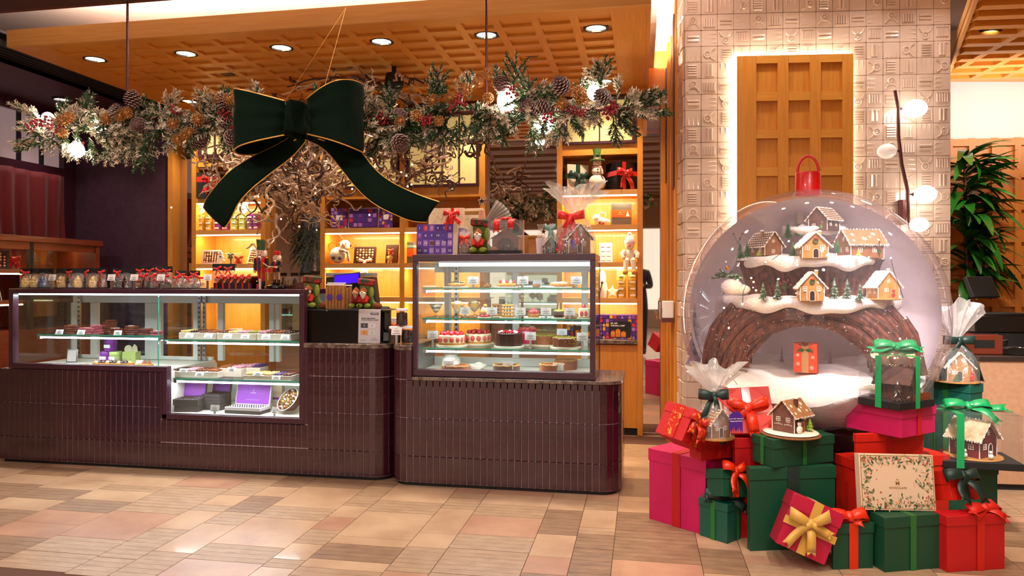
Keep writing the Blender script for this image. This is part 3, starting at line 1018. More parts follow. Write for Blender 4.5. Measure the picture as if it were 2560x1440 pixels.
def house(par, w, d, h, rh, wall, roof, ice=None, chim=None, tiles=False, stars=False, over=.16, win=((-.25, .45), (.25, .45)), door=None, side_win=True,
          wreath=False, canes=False, frontflake=False, dec=None):
 """a gingerbread house on z=0: gable facing -y, ridge along y; w wide, d deep, h eaves height, rh roof rise"""
 ice = ice or icing
 k = w
 obj('walls', B().prism([(-w / 2, 0), (w / 2, 0), (w / 2, h), (0, h + rh), (-w / 2, h)], -d / 2, d / 2, 'y'), wall, par, bevel=.002)
 sl = math.hypot(w / 2, rh)
 th = w * .05
 dirs = V((w / 2, 0, -rh)).normalized()
 ov = w * over
 for sg in (-1, 1):
  dv = V((dirs.x * sg, 0, dirs.z))
  nv = V((rh * sg, 0, w / 2)).normalized()
  a = V((0, 0, h + rh)) + nv * .001
  e = a + dv * (sl + ov)
  b = B()
  y0, y1 = -d / 2 - ov * .7, d / 2 + ov * .7
  pts = []
  for y in (y0, y1):
   pts += [V((a.x, y, a.z)), V((e.x, y, e.z)), V((e.x, y, e.z)) + nv * th, V((a.x, y, a.z)) + nv * th]
  b.add(pts, [(0, 1, 2, 3), (7, 6, 5, 4), (0, 4, 5, 1), (1, 5, 6, 2), (2, 6, 7, 3), (3, 7, 4, 0)])
  r_ = obj('roof_panel', b, roof, par, bevel=.0015)
  if tiles:
   b = B()
   rows, cols = 6, 9
   for i in range(rows):
    for j in range(cols):
     s_ = (i + .3) / rows * (sl + ov)
     p = a + dv * s_ + nv * (th + .001)
     y = y0 + (y1 - y0) * (j + (.5 if i % 2 else .2)) / cols
     b.sph((p.x, y, p.z), w * .042, 6, 4, (1, 1.15, .6))
   obj('iced_shingles', b, ice, r_)
  if stars:
   b = B()
   for i, (s_, yy, rr) in enumerate(((.35, .2, .1), (.62, .45, .13), (.3, .75, .12), (.7, .8, .075), (.75, .15, .08), (.5, .62, .06))):
    p = a + dv * (s_ * (sl + ov)) + nv * (th + .0005)
    y = y0 + (y1 - y0) * yy
    starflat(b, (p.x, y, p.z), w * rr, dv, V((0, 1, 0)), nv)
   obj('iced_star', b, ice, r_)
  b = B()
  q = e + nv * th * .5
  icicles(b, (q.x, y0, q.z), (q.x, y1, q.z), max(8, int(d / w * 15)), w * .085)
  beads(b, (q.x, y0, q.z), (q.x, y1, q.z), w * .03, max(8, int(d / w * 14)))
  q0 = a + nv * th
  beads(b, (q0.x, y0, q0.z), (q.x, y0, q.z), w * .034, 11)
  beads(b, (q0.x, y1, q0.z), (q.x, y1, q.z), w * .034, 11)
  obj('icing_edge', b, ice, r_)
 b = B()
 beads(b, (0, -d / 2 - ov * .7, h + rh + th), (0, d / 2 + ov * .7, h + rh + th), w * .035, 12)
 for x, y in ((-w / 2, -d / 2), (w / 2, -d / 2), (w / 2, d / 2), (-w / 2, d / 2)):
  b.tube([(x, y, 0), (x, y, h)], w * .018, 5)
 obj('icing_seam', b, ice, par)
 yf = -d / 2
 for wx, wz in win:
  b = B()
  x, z, s_ = wx * w, wz * (h + rh * .3), w * .085
  for p in ((-s_, -s_, s_, -s_), (-s_, s_, s_, s_), (-s_, -s_, -s_, s_), (s_, -s_, s_, s_), (0, -s_, 0, s_), (-s_, 0, s_, 0)):
   b.tube([(x + p[0], yf - .001, z + p[1]), (x + p[2], yf - .001, z + p[3])], w * .011, 4)
  obj('window_icing', b, ice, par)
 if side_win:
  for sx in (-1, 1):
   for wy in (-.22, .22):
    b = B()
    y, z, s_ = wy * d, h * .52, w * .08
    for p in ((-s_, -s_, s_, -s_), (-s_, s_, s_, s_), (-s_, -s_, -s_, s_), (s_, -s_, s_, s_), (0, -s_, 0, s_), (-s_, 0, s_, 0)):
     b.tube([(sx * (w / 2 + .001), y + p[0], z + p[1]), (sx * (w / 2 + .001), y + p[2], z + p[3])], w * .011, 4)
    obj('window_icing', b, ice, par)
 if door is not None:
  x = door * w
  dw, dh = w * .11, h * .52
  arch = [(x - dw, .001), (x + dw, .001), (x + dw, dh)] + [(x + dw * math.cos(a), dh + dw * math.sin(a)) for a in (.5, 1.05, 1.57, 2.1, 2.65)] + [(x - dw, dh)]
  dr = obj('door', B().prism(arch, yf - .003, yf + .001, 'y'), choc_dark, par)
  obj('door_icing', B().tube([(p[0], yf - .003, p[1]) for p in arch] + [(arch[0][0], yf - .003, arch[0][1])], w * .012, 4), ice, dr)
 if frontflake:
  b = B()
  flake(b, (0, yf - .001, h + rh * .32), w * .1, (1, 0, 0), (0, 0, 1), w * .01)
  obj('snowflake_icing', b, ice, par)
 if wreath:
  wr_ = obj('wreath', B().tube([(w * .09 * math.cos(a * .5236), yf - .006, h + rh * .35 + w * .09 * math.sin(a * .5236)) for a in range(12)], w * .03, 6, closed=True), pine, par)
  obj('wreath_bow', B().sph((0, yf - .01, h + rh * .35 + w * .1), w * .045, 8, 5).sph((-w * .05, yf - .01, h + rh * .35 + w * .12), w * .03, 6, 4).sph((w * .05, yf - .01, h + rh * .35 + w * .12), w * .03, 6, 4), red_satin, wr_)
 if canes:
  for sx in ((-1, 1) if canes == 2 else (1,)):
   x = sx * w * .23
   pts = [(x, yf - .004, .002), (x, yf - .004, h * .62)] + [(x + sx * w * .045 * (1 - math.cos(a)), yf - .004, h * .62 + w * .05 * math.sin(a)) for a in (.6, 1.2, 1.9, 2.6, 3.1)]
   c_ = obj('candy_cane', B().tube(pts, w * .024, 6), icing, par)
   b = B()
   for i in range(6): b.tube([(x - w * .022, yf - .006, h * (.06 + .1 * i)), (x + w * .022, yf - .006, h * (.1 + .1 * i))], w * .012, 4)
   obj('stripe', b, red_satin, c_)
 if chim:
  sx, yy, wall2, cap = chim
  x = sx * w * .26
  z = h + rh * .48
  c_ = obj('chimney', B().box(x - w * .07, yy * d - w * .07, z - rh * .2, x + w * .07, yy * d + w * .07, h + rh * 1.22), wall2, par, bevel=.002)
  if cap: obj('snow_cap', B().sph((x, yy * d, h + rh * 1.22), w * .1, 8, 5, (1, 1, .5)), ice, c_)
def conetree(b, c, r, h, n=5, seed=0, m=11):
 """small bottle-brush fir: drooping jagged tiers"""
 q = random.Random(seed)
 c = V(c)
 for i in range(n):
  z = h * (.04 + .9 * i / n)
  rr = r * (1 - i / n) * 1.0 + r * .12
  hh = h / n * 1.7
  vs_ = [c + V((0, 0, min(h, z + hh)))]
  a0 = q.random() * 6
  for k in range(2 * m):
   a = a0 + PI * k / m
   e = rr * (1 if k % 2 == 0 else .62) * q.uniform(.88, 1.1)
   vs_.append(c + V((e * math.cos(a), e * math.sin(a), z + (0 if k % 2 == 0 else hh * .25))))
  b.add(vs_, [(0, 1 + k, 1 + (k + 1) % (2 * m)) for k in range(2 * m)])
 b.cyl(c, c + V((0, 0, h * .12)), r * .1, n=6)
 return b
def snowman(par, s, scarf=True, hat='top'):
 """small round snowman figure of height about s, facing -y"""
 fur = mat('cream_plush', 'efe2cc', .9, sheen=.4, bump=.2, scale=80)
 obj('body', B().sph((0, 0, s * .2), s * .21, 18, 12, (1, .9, .95)).sph((0, 0, s * .47), s * .14, 16, 10), fur, par)
 hd = obj('head', B().sph((0, -s * .01, s * .66), s * .11, 16, 10), fur, par)
 obj('eyes', B().sph((-s * .035, -s * .105, s * .685), s * .013, 6, 4).sph((s * .035, -s * .105, s * .685), s * .013, 6, 4), blackm, hd)
 obj('nose', B().cyl((0, -s * .11, s * .66), (s * .02, -s * .19, s * .645), s * .02, .001, 8), mat('carrot_orange', 'e0701c', .6), hd)
 obj('buttons', B().sph((0, -s * .135, s * .5), s * .018, 6, 4).sph((0, -s * .135, s * .43), s * .018, 6, 4), blackm, par)
 if scarf:
  b = B().tube([(s * .115 * math.cos(a * .5236), s * .1 * math.sin(a * .5236), s * .575) for a in range(12)], s * .03, 6, closed=True)
  b.tube([(s * .06, -s * .11, s * .57), (s * .1, -s * .16, s * .48), (s * .11, -s * .16, s * .38)], s * .028, 6)
  obj('scarf', b, mat('tartan_red', '9c2a28', .8, h2='e6d8c8', scale=40), par)
 if hat == 'top':
  hm = mat('leaf_green_felt', '4f7a1c', .8, sheen=.3)
  h_ = obj('hat', B().lathe((0, 0, s * .74), [(s * .19, -.004), (s * .19, .004), (s * .09, s * .02), (s * .09, s * .06), (s * .125, s * .27), (.001, s * .275)], 18), hm, par)
  obj('hat_band', B().lathe((0, 0, s * .76), [(s * .1, 0), (s * .102, s * .04)], 18, False), mat('tartan_red', '9c2a28', .8), h_)
  obj('holly', B().sph((0, -s * .11, s * .86), s * .035, 6, 4, (1.6, .5, .8)).sph((s * .03, -s * .11, s * .9), s * .03, 6, 4, (.6, .5, 1.6)), pine, h_)
 return par
def chocbox(par, w, h, nx, nz, frame, cream_=True, seed=0, tray=None):
 """open flat box standing upright, facing -y: frame plus rows of pralines; base at z=0"""
 q = random.Random(seed)
 obj('box_tray', B().box(-w / 2, -.002, 0, w / 2, .02, h), tray or choc_dark, par, smooth=False)
 f = w * .08
 b = B().box(-w / 2, -.008, 0, -w / 2 + f, -.002, h).box(w / 2 - f, -.008, 0, w / 2, -.002, h).box(-w / 2 + f, -.008, 0, w / 2 - f, -.002, f).box(-w / 2 + f, -.008, h - f, w / 2 - f, -.002, h)
 obj('box_rim', b, frame, par, smooth=False)
 ms = [mat('pink_praline', 'd79a86', .4), choc_milk, choc_white, mat('caramel_praline', 'a86a3c', .4)]
 for i in range(nx):
  for j in range(nz):
   if i * nz + j > 60: break
   x = -w / 2 + f + (w - 2 * f) * (i + .5) / nx
   z = f + (h - 2 * f) * (j + .5) / nz
   e = min((w - 2 * f) / nx, (h - 2 * f) / nz) * .4
   obj('praline', B().sph((x, -.003, z), e, 7, 5, (1, .6, 1)), ms[0 if (q.random() < .55 and cream_) else q.choice([1, 2, 3])], par)
# ================================================================ back wall shelf units
YS, YSB = 6.1, 6.44
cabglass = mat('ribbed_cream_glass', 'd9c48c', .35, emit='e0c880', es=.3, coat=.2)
def unit(name_lbl, x0, x1, divs, zs, cab, base=True):
 t = thing('shelf_unit', name_lbl, 'shelving', (0, 0, 0))
 pw = .045
 posts = [x0] + divs + [x1 - pw]
 for x in posts:
  obj('upright', B().box(x, YS, 0, x + pw, YSB, 2.858), oak, t, smooth=False)
 obj('back_panel', B().box(x0 + pw, YSB - .02, .8, x1 - pw, YSB, 2.858), oak, t, smooth=False)
 for i in range(len(posts) - 1):
  a, e = posts[i] + pw + .0005, posts[i + 1] - .0005
  for z in zs:
   s_ = obj('shelf', B().box(a, YS + .004, z - .042, e, YSB - .021, z), oak_pale, t, smooth=False)
   obj('led_strip', B().box(a + .003, YS + .012, z - .053, e - .003, YS + .024, z - .0425), led_warm, s_, smooth=False)
   area('shelf_light', ((a + e) / 2, YS + .03, z - .056), (R(28), 0, 0), (e - a) * .92, .02, 4.4, (1, .78, .42))
  cz0, cz1, mid = cab[min(i, len(cab) - 1)]
  obj('cabinet_panel', B().box(a, YS + .03, zs[0] + .42 if False else cz0 - .09, e, YSB - .022, cz0 - .001), oak_x, t, smooth=False)
  obj('cabinet_carcass', B().box(a, YS + .045, cz0, e, YSB - .022, cz1), oak_x, t, smooth=False)
  b = B()
  b.box(a + .015, YS + .006, cz0, e - .015, YS + .04, cz0 + .022).box(a + .015, YS + .006, cz1 - .022, e - .015, YS + .04, cz1)
  b.box(a + .015, YS + .006, cz0 + .0225, a + .037, YS + .04, cz1 - .0225).box(e - .037, YS + .006, cz0 + .0225, e - .015, YS + .04, cz1 - .0225)
  if mid: b.box(a + .037, YS + .006, mid - .006, e - .037, YS + .04, mid + .006)
  n = 4
  pwid = (e - a - .074) / n
  for k in range(1, n): b.box(a + .037 + k * pwid - .005, YS + .008, cz0 + .0225, a + .037 + k * pwid + .005, YS + .04, cz1 - .0225)
  cd = obj('cabinet_door', b, plum_frame, t, smooth=False)
  for k in range(n):
   b = B()
   xa, xb = a + .037 + k * pwid + .005, a + .037 + (k + 1) * pwid - .005
   m = 13
   for r_ in range(m):
    x = xa + (xb - xa) * (r_ + .5) / m
    b.tube([(x, YS + .026, cz0 + .023), (x, YS + .026, cz1 - .023)], (xb - xa) / m * .5, 6, False)
   obj('ribbed_pane', b, cabglass, cd)
 if base:
  for i in range(len(posts) - 1):
   a, e = posts[i] + pw + .0005, posts[i + 1] - .0005
   obj('base_cabinet', B().box(a, YS + .01, .06, e, YSB - .022, .755), oak, t, smooth=False)
   obj('kick_board', B().box(a, YS + .04, 0, e, YSB - .03, .06), blackm, t, smooth=False)
  obj('desk_top', B().box(x0 + pw + .0005, YS - .04, .765, x1 - pw - .0005, YSB - .03, .80), granite, t, bevel=.003)
 return t
ZS = [2.06, 1.765, 1.45, 1.148]
unit('left oak shelf unit with lit shelves of tins and boxed chocolates', -4.145, -3.40, [], ZS, [(2.45, 2.84, None)])
unit('wide middle oak shelf unit with two lit bays behind the till', -2.86, -1.335, [-2.11], ZS[1:], [(2.12, 2.84, 2.52)])
unit('right oak shelf unit beside the slim mirror, snowman on its top shelf', -.71, .01, [], ZS, [(2.45, 2.84, None)])
obj('pilaster', B(), oak) if False else None
tag(obj('pilaster', B().box(-4.385, 6.09, 0, -4.335, 6.3, 2.86), oak, smooth=False), 'slim oak post between the plum wall and the narrow mirror strip', 'post')
# ---- contents of the shelves
def onshelf(x, y, z, Y=6.2):                      # a pixel column on a shelf of height z
 p = at(x, y, Y)
 return V((p.x, Y, z + .0008))
PXM = 6.3 / 1800
greybox = mat('graphite_card', '4a4444', .5)
tealrib = mat('teal_ribbon', '6f9a94', .5)
orange_paper = mat('orange_sleeve', 'e2501c', .45)
blackcard = mat('black_card', '151216', .45)
# left unit, top shelf
p = onshelf(528, 460, 2.06)
t = giftbox('gift_box', 'black gift box with broad orange ribbon, top shelf of the left unit', .21, .2, .24, blackcard, p, R(20), lid=.0, cat='gift box')
ribbon_band(t, .21, .2, .24, .05, red_satin, ydir=True) if False else None
b = B().box(-.1065, -.1015, .15, .1065, .1015, .2)
obj('ribbon', b, red_satin, t, smooth=False)
bow(t, red_satin, (.02, -.108, .175), L=.075, W=.05, D=.05, tails=((-.05, -.12, .5), (.05, -.1, -.5)))
p = onshelf(588, 430, 2.06)
t = thing('snowman', 'white snowman figure behind branches on the top shelf of the left unit', 'snowman', p, 0)
snowman(t, .26, hat='')
# left unit, tins
tin_y = mat('gold_tin', 'c9a24a', .35, metal=.35)
tin_g = mat('pale_green_tin', 'a9b868', .4, metal=.2)
tin_p = mat('purple_tin', '7a2f92', .4, metal=.2)
lidm = mat('tin_lid', 'd9cfa8', .4, metal=.2)
def tinproto(m, r=.034, h=.048):
 t = thing('round_tin', 'x', 'tin', (0, 0, 0), group='stacked round tins')
 obj('tin_body', B().lathe((0, 0, 0), [(r * .97, 0), (r, .003), (r, h * .66), (r * .98, h * .67)], 20), m, t)
 obj('lid', B().lathe((0, 0, h * .67), [(r * 1.03, 0), (r * 1.03, h * .3), (r * .98, h * .33)], 20), m, t)
 obj('paper_label', B().box(-r * .55, -r * 1.035, h * .3, r * .55, -r * .8, h * .58), paper, t, smooth=False)
 return t
protos = {}
lev = ['bottom', 'middle', 'top']
for i, (x, m, cn) in enumerate([(504, tin_y, 'gold'), (524, tin_y, 'gold'), (546, tin_p, 'purple'), (566, tin_p, 'purple'), (588, tin_g, 'pale green'), (608, tin_g, 'pale green'), (628, tin_p, 'purple'), (643, tin_p, 'purple')]):
 for k in range(3):
  p = onshelf(x, 550, 1.765 + k * .0492, 6.18)
  lb = '%s round tin, %s of the stack %s on the left unit' % (cn, lev[k], ['at far left', 'second from left', 'third from left', 'behind the ribbon end', 'fifth from left', 'under the lying lid', 'second from right', 'at far right'][i])
  if cn not in protos:
   protos[cn] = tinproto(m)
   protos[cn].location = p
   protos[cn]['label'] = lb
  else: dup(protos[cn], p, label=lb)
for x, y, lb in ((500, 514, 'white round lid plaque over the leftmost gold tins'), (608, 514, 'white round bear face plaque over the pale green tins')):
 p = onshelf(x, y, 1.765 + .149, 6.17)
 t = thing('round_plaque', lb, 'plaque', p)
 obj('disc', B().tube([(0, -.006, .05), (0, .006, .05)], .05, n=24), lidm, t)
 obj('ears', B().tube([(-.035, -.004, .09), (-.035, .004, .09)], .016, n=12).tube([(.035, -.004, .09), (.035, .004, .09)], .016, n=12), lidm, t)
 obj('face', B().sph((-.015, -.007, .06), .005, 6, 4).sph((.015, -.007, .06), .005, 6, 4).sph((0, -.008, .045), .009, 8, 5), blackm, t)
# left unit, third shelf
mauve = mat('mauve_box', '8d7480', .5)
p = onshelf(527, 640, 1.45, 6.2)
t = thing('chocolate_box', 'grey framed box of pink pralines standing left on the third shelf', 'chocolate box', p, R(6), rot=(R(-12), 0, R(6)))
chocbox(t, .18, .135, 6, 6, mauve, seed=1)
p = onshelf(552, 650, 1.45, 6.13)
t = thing('tree_ornament', 'white wooden fir tree ornament in front of the grey praline box', 'ornament', p)
b = B()
for w_, z0, z1 in ((.04, .03, .075), (.032, .06, .1), (.022, .09, .125)): b.prism([(-w_, z0), (w_, z0), (0, z1)], -.008, .008)
b.box(-.012, -.012, 0, .012, .012, .03)
obj('tree', b, mat('cream_plush', 'efe2cc', .9), t)
kraft = mat('kraft_print_box', 'd8b57c', .6, h2='b98a4e', scale=30)
p = onshelf(583, 645, 1.45, 6.2)
t = giftbox('gift_box', 'kraft gift box tied with dark green ribbon on the left unit', .13, .07, .105, kraft, p, R(-4), lid=0)
ribbon_band(t, .13, .07, .105, .014, green_satin)
bow(t, green_satin, (0, -.037, .085), L=.03, W=.02, D=.02, tails=((-.02, -.03, .5), (.02, -.03, -.5)))
p = onshelf(600, 640, 1.45, 6.14)
t = giftbox('gift_box', 'small kraft gift box with orange bow on the left unit', .05, .05, .05, kraft, p, R(10), lid=0)
bow(t, orange_paper, (0, -.027, .05), L=.04, W=.03, D=.02, tails=((-.03, -.06, .5), (.02, -.05, -.5)), lift=.5)
p = onshelf(634, 640, 1.45, 6.18)
t = thing('chocolate_box', 'pale rimmed box of pink pralines leaning back beside the nutcracker', 'chocolate box', p, rot=(R(-16), R(5), R(-4)))
chocbox(t, .135, .155, 6, 6, mat('pale_rim', 'c9b49c', .5), seed=2)
# middle unit, advent calendars
adv = mat('advent_purple', '5b2a98', .5)
sq_cols = [mat('calendar_%d' % i, c, .5) for i, c in enumerate(('7a3fb0', '4a2390', 'c22a4a', 'a878c8', '37307c', 'd8a63c'))]
def calgrid(par, w, h, nx, nz, seed, bodym, d=.03, nums=False, pics=False):
 q = random.Random(seed)
 obj('box_body', B().box(-w / 2, -d / 2, 0, w / 2, d / 2, h), bodym, par, smooth=False)
 k = 0
 for j in range(nz):
  for i in range(nx):
   x = -w / 2 + w * (i + .5) / nx
   z = h - h * (j + .5) / nz
   sx, sz = w / nx * .36, h / nz * .38
   k += 1
   m = q.choice(sq_cols[:5] if not pics else sq_cols)
   pn = obj('calendar_door', B().box(x - sx, -d / 2 - .0018, z - sz, x + sx, -d / 2 - .0002, z + sz), m, par, smooth=False)
   if nums: text('number', str(k), sz * 1.25, paper, pn, (x, -d / 2 - .0022, z))
   elif pics:
    b = B()
    y = -d / 2 - .0022
    c = k % 3
    if c == 0: b.prism([(x - sx * .6, z - sz * .6), (x + sx * .6, z - sz * .6), (x + sx * .6, z + sz * .1), (x, z + sz * .8), (x - sx * .6, z + sz * .1)], y, y + .0004)
    elif c == 1: b.prism([(x - sx * .6, z - sz * .7), (x + sx * .6, z - sz * .7), (x, z + sz * .8)], y, y + .0004)
    else: b.tube([(x, y, z), (x, y + .0004, z)], min(sx, sz) * .6, n=10)
    obj('picture', b, sq_cols[5] if m is not sq_cols[5] else sq_cols[1], pn, smooth=False)
def standing(cat, lbl, x, y, z, Y=6.2, rz=0., tilt=0., name=None, grp=None):
 return thing(name or cat.replace(' ', '_'), lbl, cat, onshelf(x, y, z, Y), rot=(R(-tilt), 0, R(rz)), group=grp)
whitecard = mat('white_card', 'eadfe4', .6)
t = standing('advent calendar', 'open purple advent calendar with gold house pictures on its doors', 909, 540, 1.765, 6.19, 0, 4)
b = B().box(-.148, -.004, 0, .148, .024, .19)
obj('box_shell', b, whitecard, t, smooth=False)
calgrid(t, .27, .17, 6, 4, 3, adv, .02)
for c in t.children:
 if c.name.startswith(('calendar_door', 'box_body')): c.location = (0, -.0155, .01)
for sx in (-1, 1):
 f = thing('advent_flap', 'tmp', 'x', (0, 0, 0))
 for k_ in ('label', 'category'): del f[k_]
 f.name = 'printed_flap'
 f.parent = t
 f.location = (sx * .225, -.03, 0)
 f.rotation_euler = (0, 0, R(-18 * sx))
 b = B().box(-.075, -.004, 0, .075, .004, .185)
 obj('flap_board', b, adv, f, smooth=False)
 q = random.Random(5 + sx)
 b = [B() for _ in range(6)]
 for i in range(5):
  for j in range(6):
   x, z = -.06 + i * .03, .016 + j * .031
   kk = q.randrange(6)
   bb = b[kk]
   if (i + j) % 3 == 0: bb.prism([(x - .012, z - .013), (x + .012, z - .013), (x + .012, z + .002), (x, z + .014), (x - .012, z + .002)], -.0052, -.0042)
   elif (i + j) % 3 == 1: bb.prism([(x - .012, z - .013), (x + .012, z - .013), (x, z + .013)], -.0052, -.0042)
   else: bb.box(x - .013, -.0052, z - .014, x + .013, -.0042, z + .014)
 for kk in range(6):
  if b[kk].v: obj('print', b[kk], sq_cols[kk], f, smooth=False)
 obj('white_card', B().box(-.028, -.0062, .075, .028, -.0054, .12), paper, f, smooth=False)
t = standing('snowman', 'round plush snowman with striped scarf leaning left on the middle unit', 851, 640, 1.45, 6.17, 12, 0)
plush = mat('cream_plush', 'efe2cc', .9)
obj('body', B().sph((-.02, 0, .075), .078, 20, 14, (1, .85, .95)), plush, t)
h_ = obj('head', B().sph((.045, -.01, .165), .048, 16, 12), plush, t)
obj('nose', B().cyl((.045, -.05, .165), (.06, -.1, .158), .009, .002, 8), orange_paper, h_)
obj('eyes', B().sph((.03, -.053, .178), .006, 6, 4).sph((.06, -.053, .178), .006, 6, 4), blackm, h_)
obj('ear_muffs', B().sph((.0, -.01, .18), .016, 8, 6).sph((.09, -.01, .165), .016, 8, 6), red_velvet, h_)
obj('buttons', B().sph((-.05, -.058, .05), .018, 10, 6, (1, .5, 1)).sph((.01, -.064, .045), .018, 10, 6, (1, .5, 1)), greybox, t)
obj('scarf', B().tube([(.0, -.05, .12), (.04, -.062, .115), (.075, -.05, .1), (.085, -.05, .05), (.09, -.05, .02)], [.014, .014, .014, .012, .012], 8), mat('tartan_red', '9c2a28', .8), t)
obj('twig_arm', B().tube([(.03, .0, .21), (.01, 0, .245), (-.03, 0, .275)], .004, 5).tube([(.01, 0, .245), (-.005, 0, .285)], .003, 5).tube([(.1, 0, .13), (.13, 0, .165), (.15, 0, .17)], .003, 5), bark, t)
obj('wicker_handle', B().tube([(-.075 + .045 * math.cos(a), .02, .13 + .06 * math.sin(a)) for a in [i * .3 - .3 for i in range(13)]], .004, 5), gold, t)
t = standing('chocolate box', 'large dark box of assorted pralines tilted on the middle unit', 911, 648, 1.45, 6.18, 6, 14, name='chocolate_box')
chocbox(t, .2, .155, 6, 5, choc_dark, False, 4)
bow(t, mat('pale_pink_ribbon', 'd9b0a0', .4, sheen=.3), (.01, -.016, .012), L=.06, W=.03, D=.03, tails=((-.02, -.11, .4), (.02, -.105, -.4)), tw=.028)
t = standing('chocolate figure', 'small golden chocolate bear with orange bow before a dark box', 975, 648, 1.45, 6.15, -8, 0)
cg = mat('golden_chocolate', 'd8a85a', .4)
obj('body', B().sph((0, 0, .045), .024, 12, 8, (1, .8, 1.2)).sph((0, 0, .085), .018, 12, 8).sph((-.012, -.005, .01), .01, 8, 6, (1, 1, 1.2)).sph((.012, -.005, .01), .01, 8, 6, (1, 1, 1.2)).sph((-.024, -.008, .05), .008, 8, 5, (1, 1, 1.6)).sph((.024, -.008, .05), .008, 8, 5, (1, 1, 1.6)), cg, t)
obj('ears', B().sph((-.014, 0, .102), .008, 8, 5).sph((.014, 0, .102), .008, 8, 5), cg, t)
bow(t, orange_paper, (.012, -.01, .112), L=.03, W=.02, D=.015, tails=((.02, -.03, .5), (-.01, -.03, -.5)))
t = standing('gift box', 'tall dark brown box leaning behind the golden chocolate bear', 979, 648, 1.45, 6.24, -10, 6, name='gift_box')
obj('box_body', B().box(-.06, -.012, 0, .06, .012, .17), choc_dark, t, bevel=.001)
t = standing('gift box', 'graphite box with teal and orange sleeve half hidden behind the advent calendar', 1022, 650, 1.45, 6.2, -6, 0, name='gift_box')
obj('box_body', B().box(-.06, -.03, 0, .06, .03, .19), greybox, t, bevel=.001)
obj('sleeve', B().box(-.061, -.031, .06, .061, .031, .13), orange_paper, t, smooth=False)
obj('teal_sleeve', B().box(-.061, -.031, .14, .061, .031, .16), tealrib, t, smooth=False)
t = standing('gift box', 'tall white carton with orange bow on the shelf behind the till', 986, 760, 1.148 - .32, 6.16, 0, 0, name='gift_box')
obj('box_body', B().box(-.033, -.03, 0, .033, .03, .16), whitecard, t, bevel=.001)
obj('ribbon', B().box(-.0338, -.0308, .09, .0338, .0308, .112), orange_paper, t, smooth=False)
bow(t, orange_paper, (.01, -.034, .1), L=.035, W=.02, D=.02, tails=((-.02, -.05, .5), (.01, -.05, -.5)))
t.location.z = .8008
# right unit
ivory = mat('ivory_card', 'ddc9ae', .55)
plumcard = mat('plum_card', '3a1838', .5)
t = standing('gift box', 'ivory box with plum side and dark green bow, top right shelf', 1434, 440, 2.06, 6.235, 30, 0, name='gift_box')
obj('box_body', B().box(-.1, -.09, 0, .1, .09, .225), ivory, t, bevel=.0015)
obj('side_panel', B().box(-.1015, -.0895, .001, -.1, .0895, .224), plumcard, t, smooth=False)
obj('ribbon', B().box(-.103, -.0925, .105, .103, .0925, .145).box(-.02, -.0925, .0005, .02, -.0905, .1045).box(-.02, -.0925, .1455, .02, -.0905, .226), green_satin, t, smooth=False)
bow(t, green_satin, (0, -.1, .125), L=.085, W=.05, D=.05, tails=((-.025, -.115, .5), (.06, -.115, -.5)), tw=.035)
t = standing('snowman', 'tall snowman figure in a green top hat on the top right shelf', 1493, 440, 2.06, 6.15, 10, 0)
snowman(t, .345)
t = standing('gift box', 'black gift box with glossy red bow on the top right shelf', 1557, 440, 2.06, 6.24, 33, 0, name='gift_box')
obj('box_body', B().box(-.115, -.09, 0, .115, .09, .235), blackcard, t, bevel=.0015)
obj('ribbon', B().box(-.117, -.092, .12, .117, .092, .16).box(-.06, -.092, .0005, -.025, -.0905, .1195).box(-.06, -.092, .1605, -.025, -.0905, .236), red_satin, t, smooth=False)
bow(t, red_satin, (-.045, -.1, .14), L=.07, W=.055, D=.05, tails=((-.03, -.12, .5), (.07, -.13, -.6)), tw=.04)
t = standing('gift box', 'graphite box with orange sleeve and tiny fir print on the right unit', 1553, 530, 1.765, 6.2, 18, 0, name='gift_box')
obj('box_body', B().box(-.085, -.02, 0, .085, .02, .185), greybox, t, bevel=.001)
sl_ = obj('sleeve', B().box(-.0862, -.0212, .065, .0862, .0212, .13), orange_paper, t, smooth=False)
obj('fir_print', B().prism([(.035, .075), (.065, .075), (.05, .115)], -.0218, -.0213).prism([(.04, .09), (.06, .09), (.05, .122)], -.0221, -.0219), whitecard, sl_, smooth=False)
obj('mark_print', B().tube([(-.02, -.0214, .102), (-.015, -.0214, .112), (-.008, -.0214, .108)], .0012, 4).box(-.04, -.0218, .09, .01, -.0214, .0915), whitecard, sl_, smooth=False)
t = standing('soft toy', 'white plush bundle with looped cord lying on the second right shelf', 1500, 545, 1.765, 6.17, 0, 0, name='soft_toy')
obj('body', B().sph((0, 0, .035), .05, 14, 9, (1.2, .8, .7)).sph((.05, -.02, .03), .03, 10, 7, (1.3, .8, .8)).sph((-.03, -.01, .06), .035, 10, 7), plush, t)
obj('cord_loop', B().tube([(.02 + .03 * math.cos(a), -.01, .085 + .022 * math.sin(a)) for a in [i * .5 - .6 for i in range(10)]], .006, 6), plush, t)
obj('berry_sprig', B().sph((.0, -.05, .02), .012, 8, 5).sph((.03, -.05, .012), .01, 8, 5), red_velvet, t)
t = standing('chocolate box', 'silver rimmed carton of eight pale squares on the third right shelf', 1515, 640, 1.45, 6.2, 8, 8, name='chocolate_box')
obj('box_tray', B().box(-.055, 0, 0, .055, .025, .17), steel, t, smooth=False)
for i in range(2):
 for j in range(4):
  obj('praline', B().pad((-.024 + i * .048, -.004, .026 + j * .04), (.036, .012, .03), .004), mat('pale_square', 'dcc3b4', .5), t)
t = standing('soft toy', 'cream plush bear in a bobble hat sitting on the right shelf edge', 1574, 655, 1.45, 6.11, 0, 0, name='soft_toy')
obj('body', B().sph((0, .02, .055), .048, 14, 10, (1, .8, 1.2)), plush, t)
h_ = obj('head', B().sph((0, .01, .14), .04, 16, 10, (1, .9, .95)), plush, t)
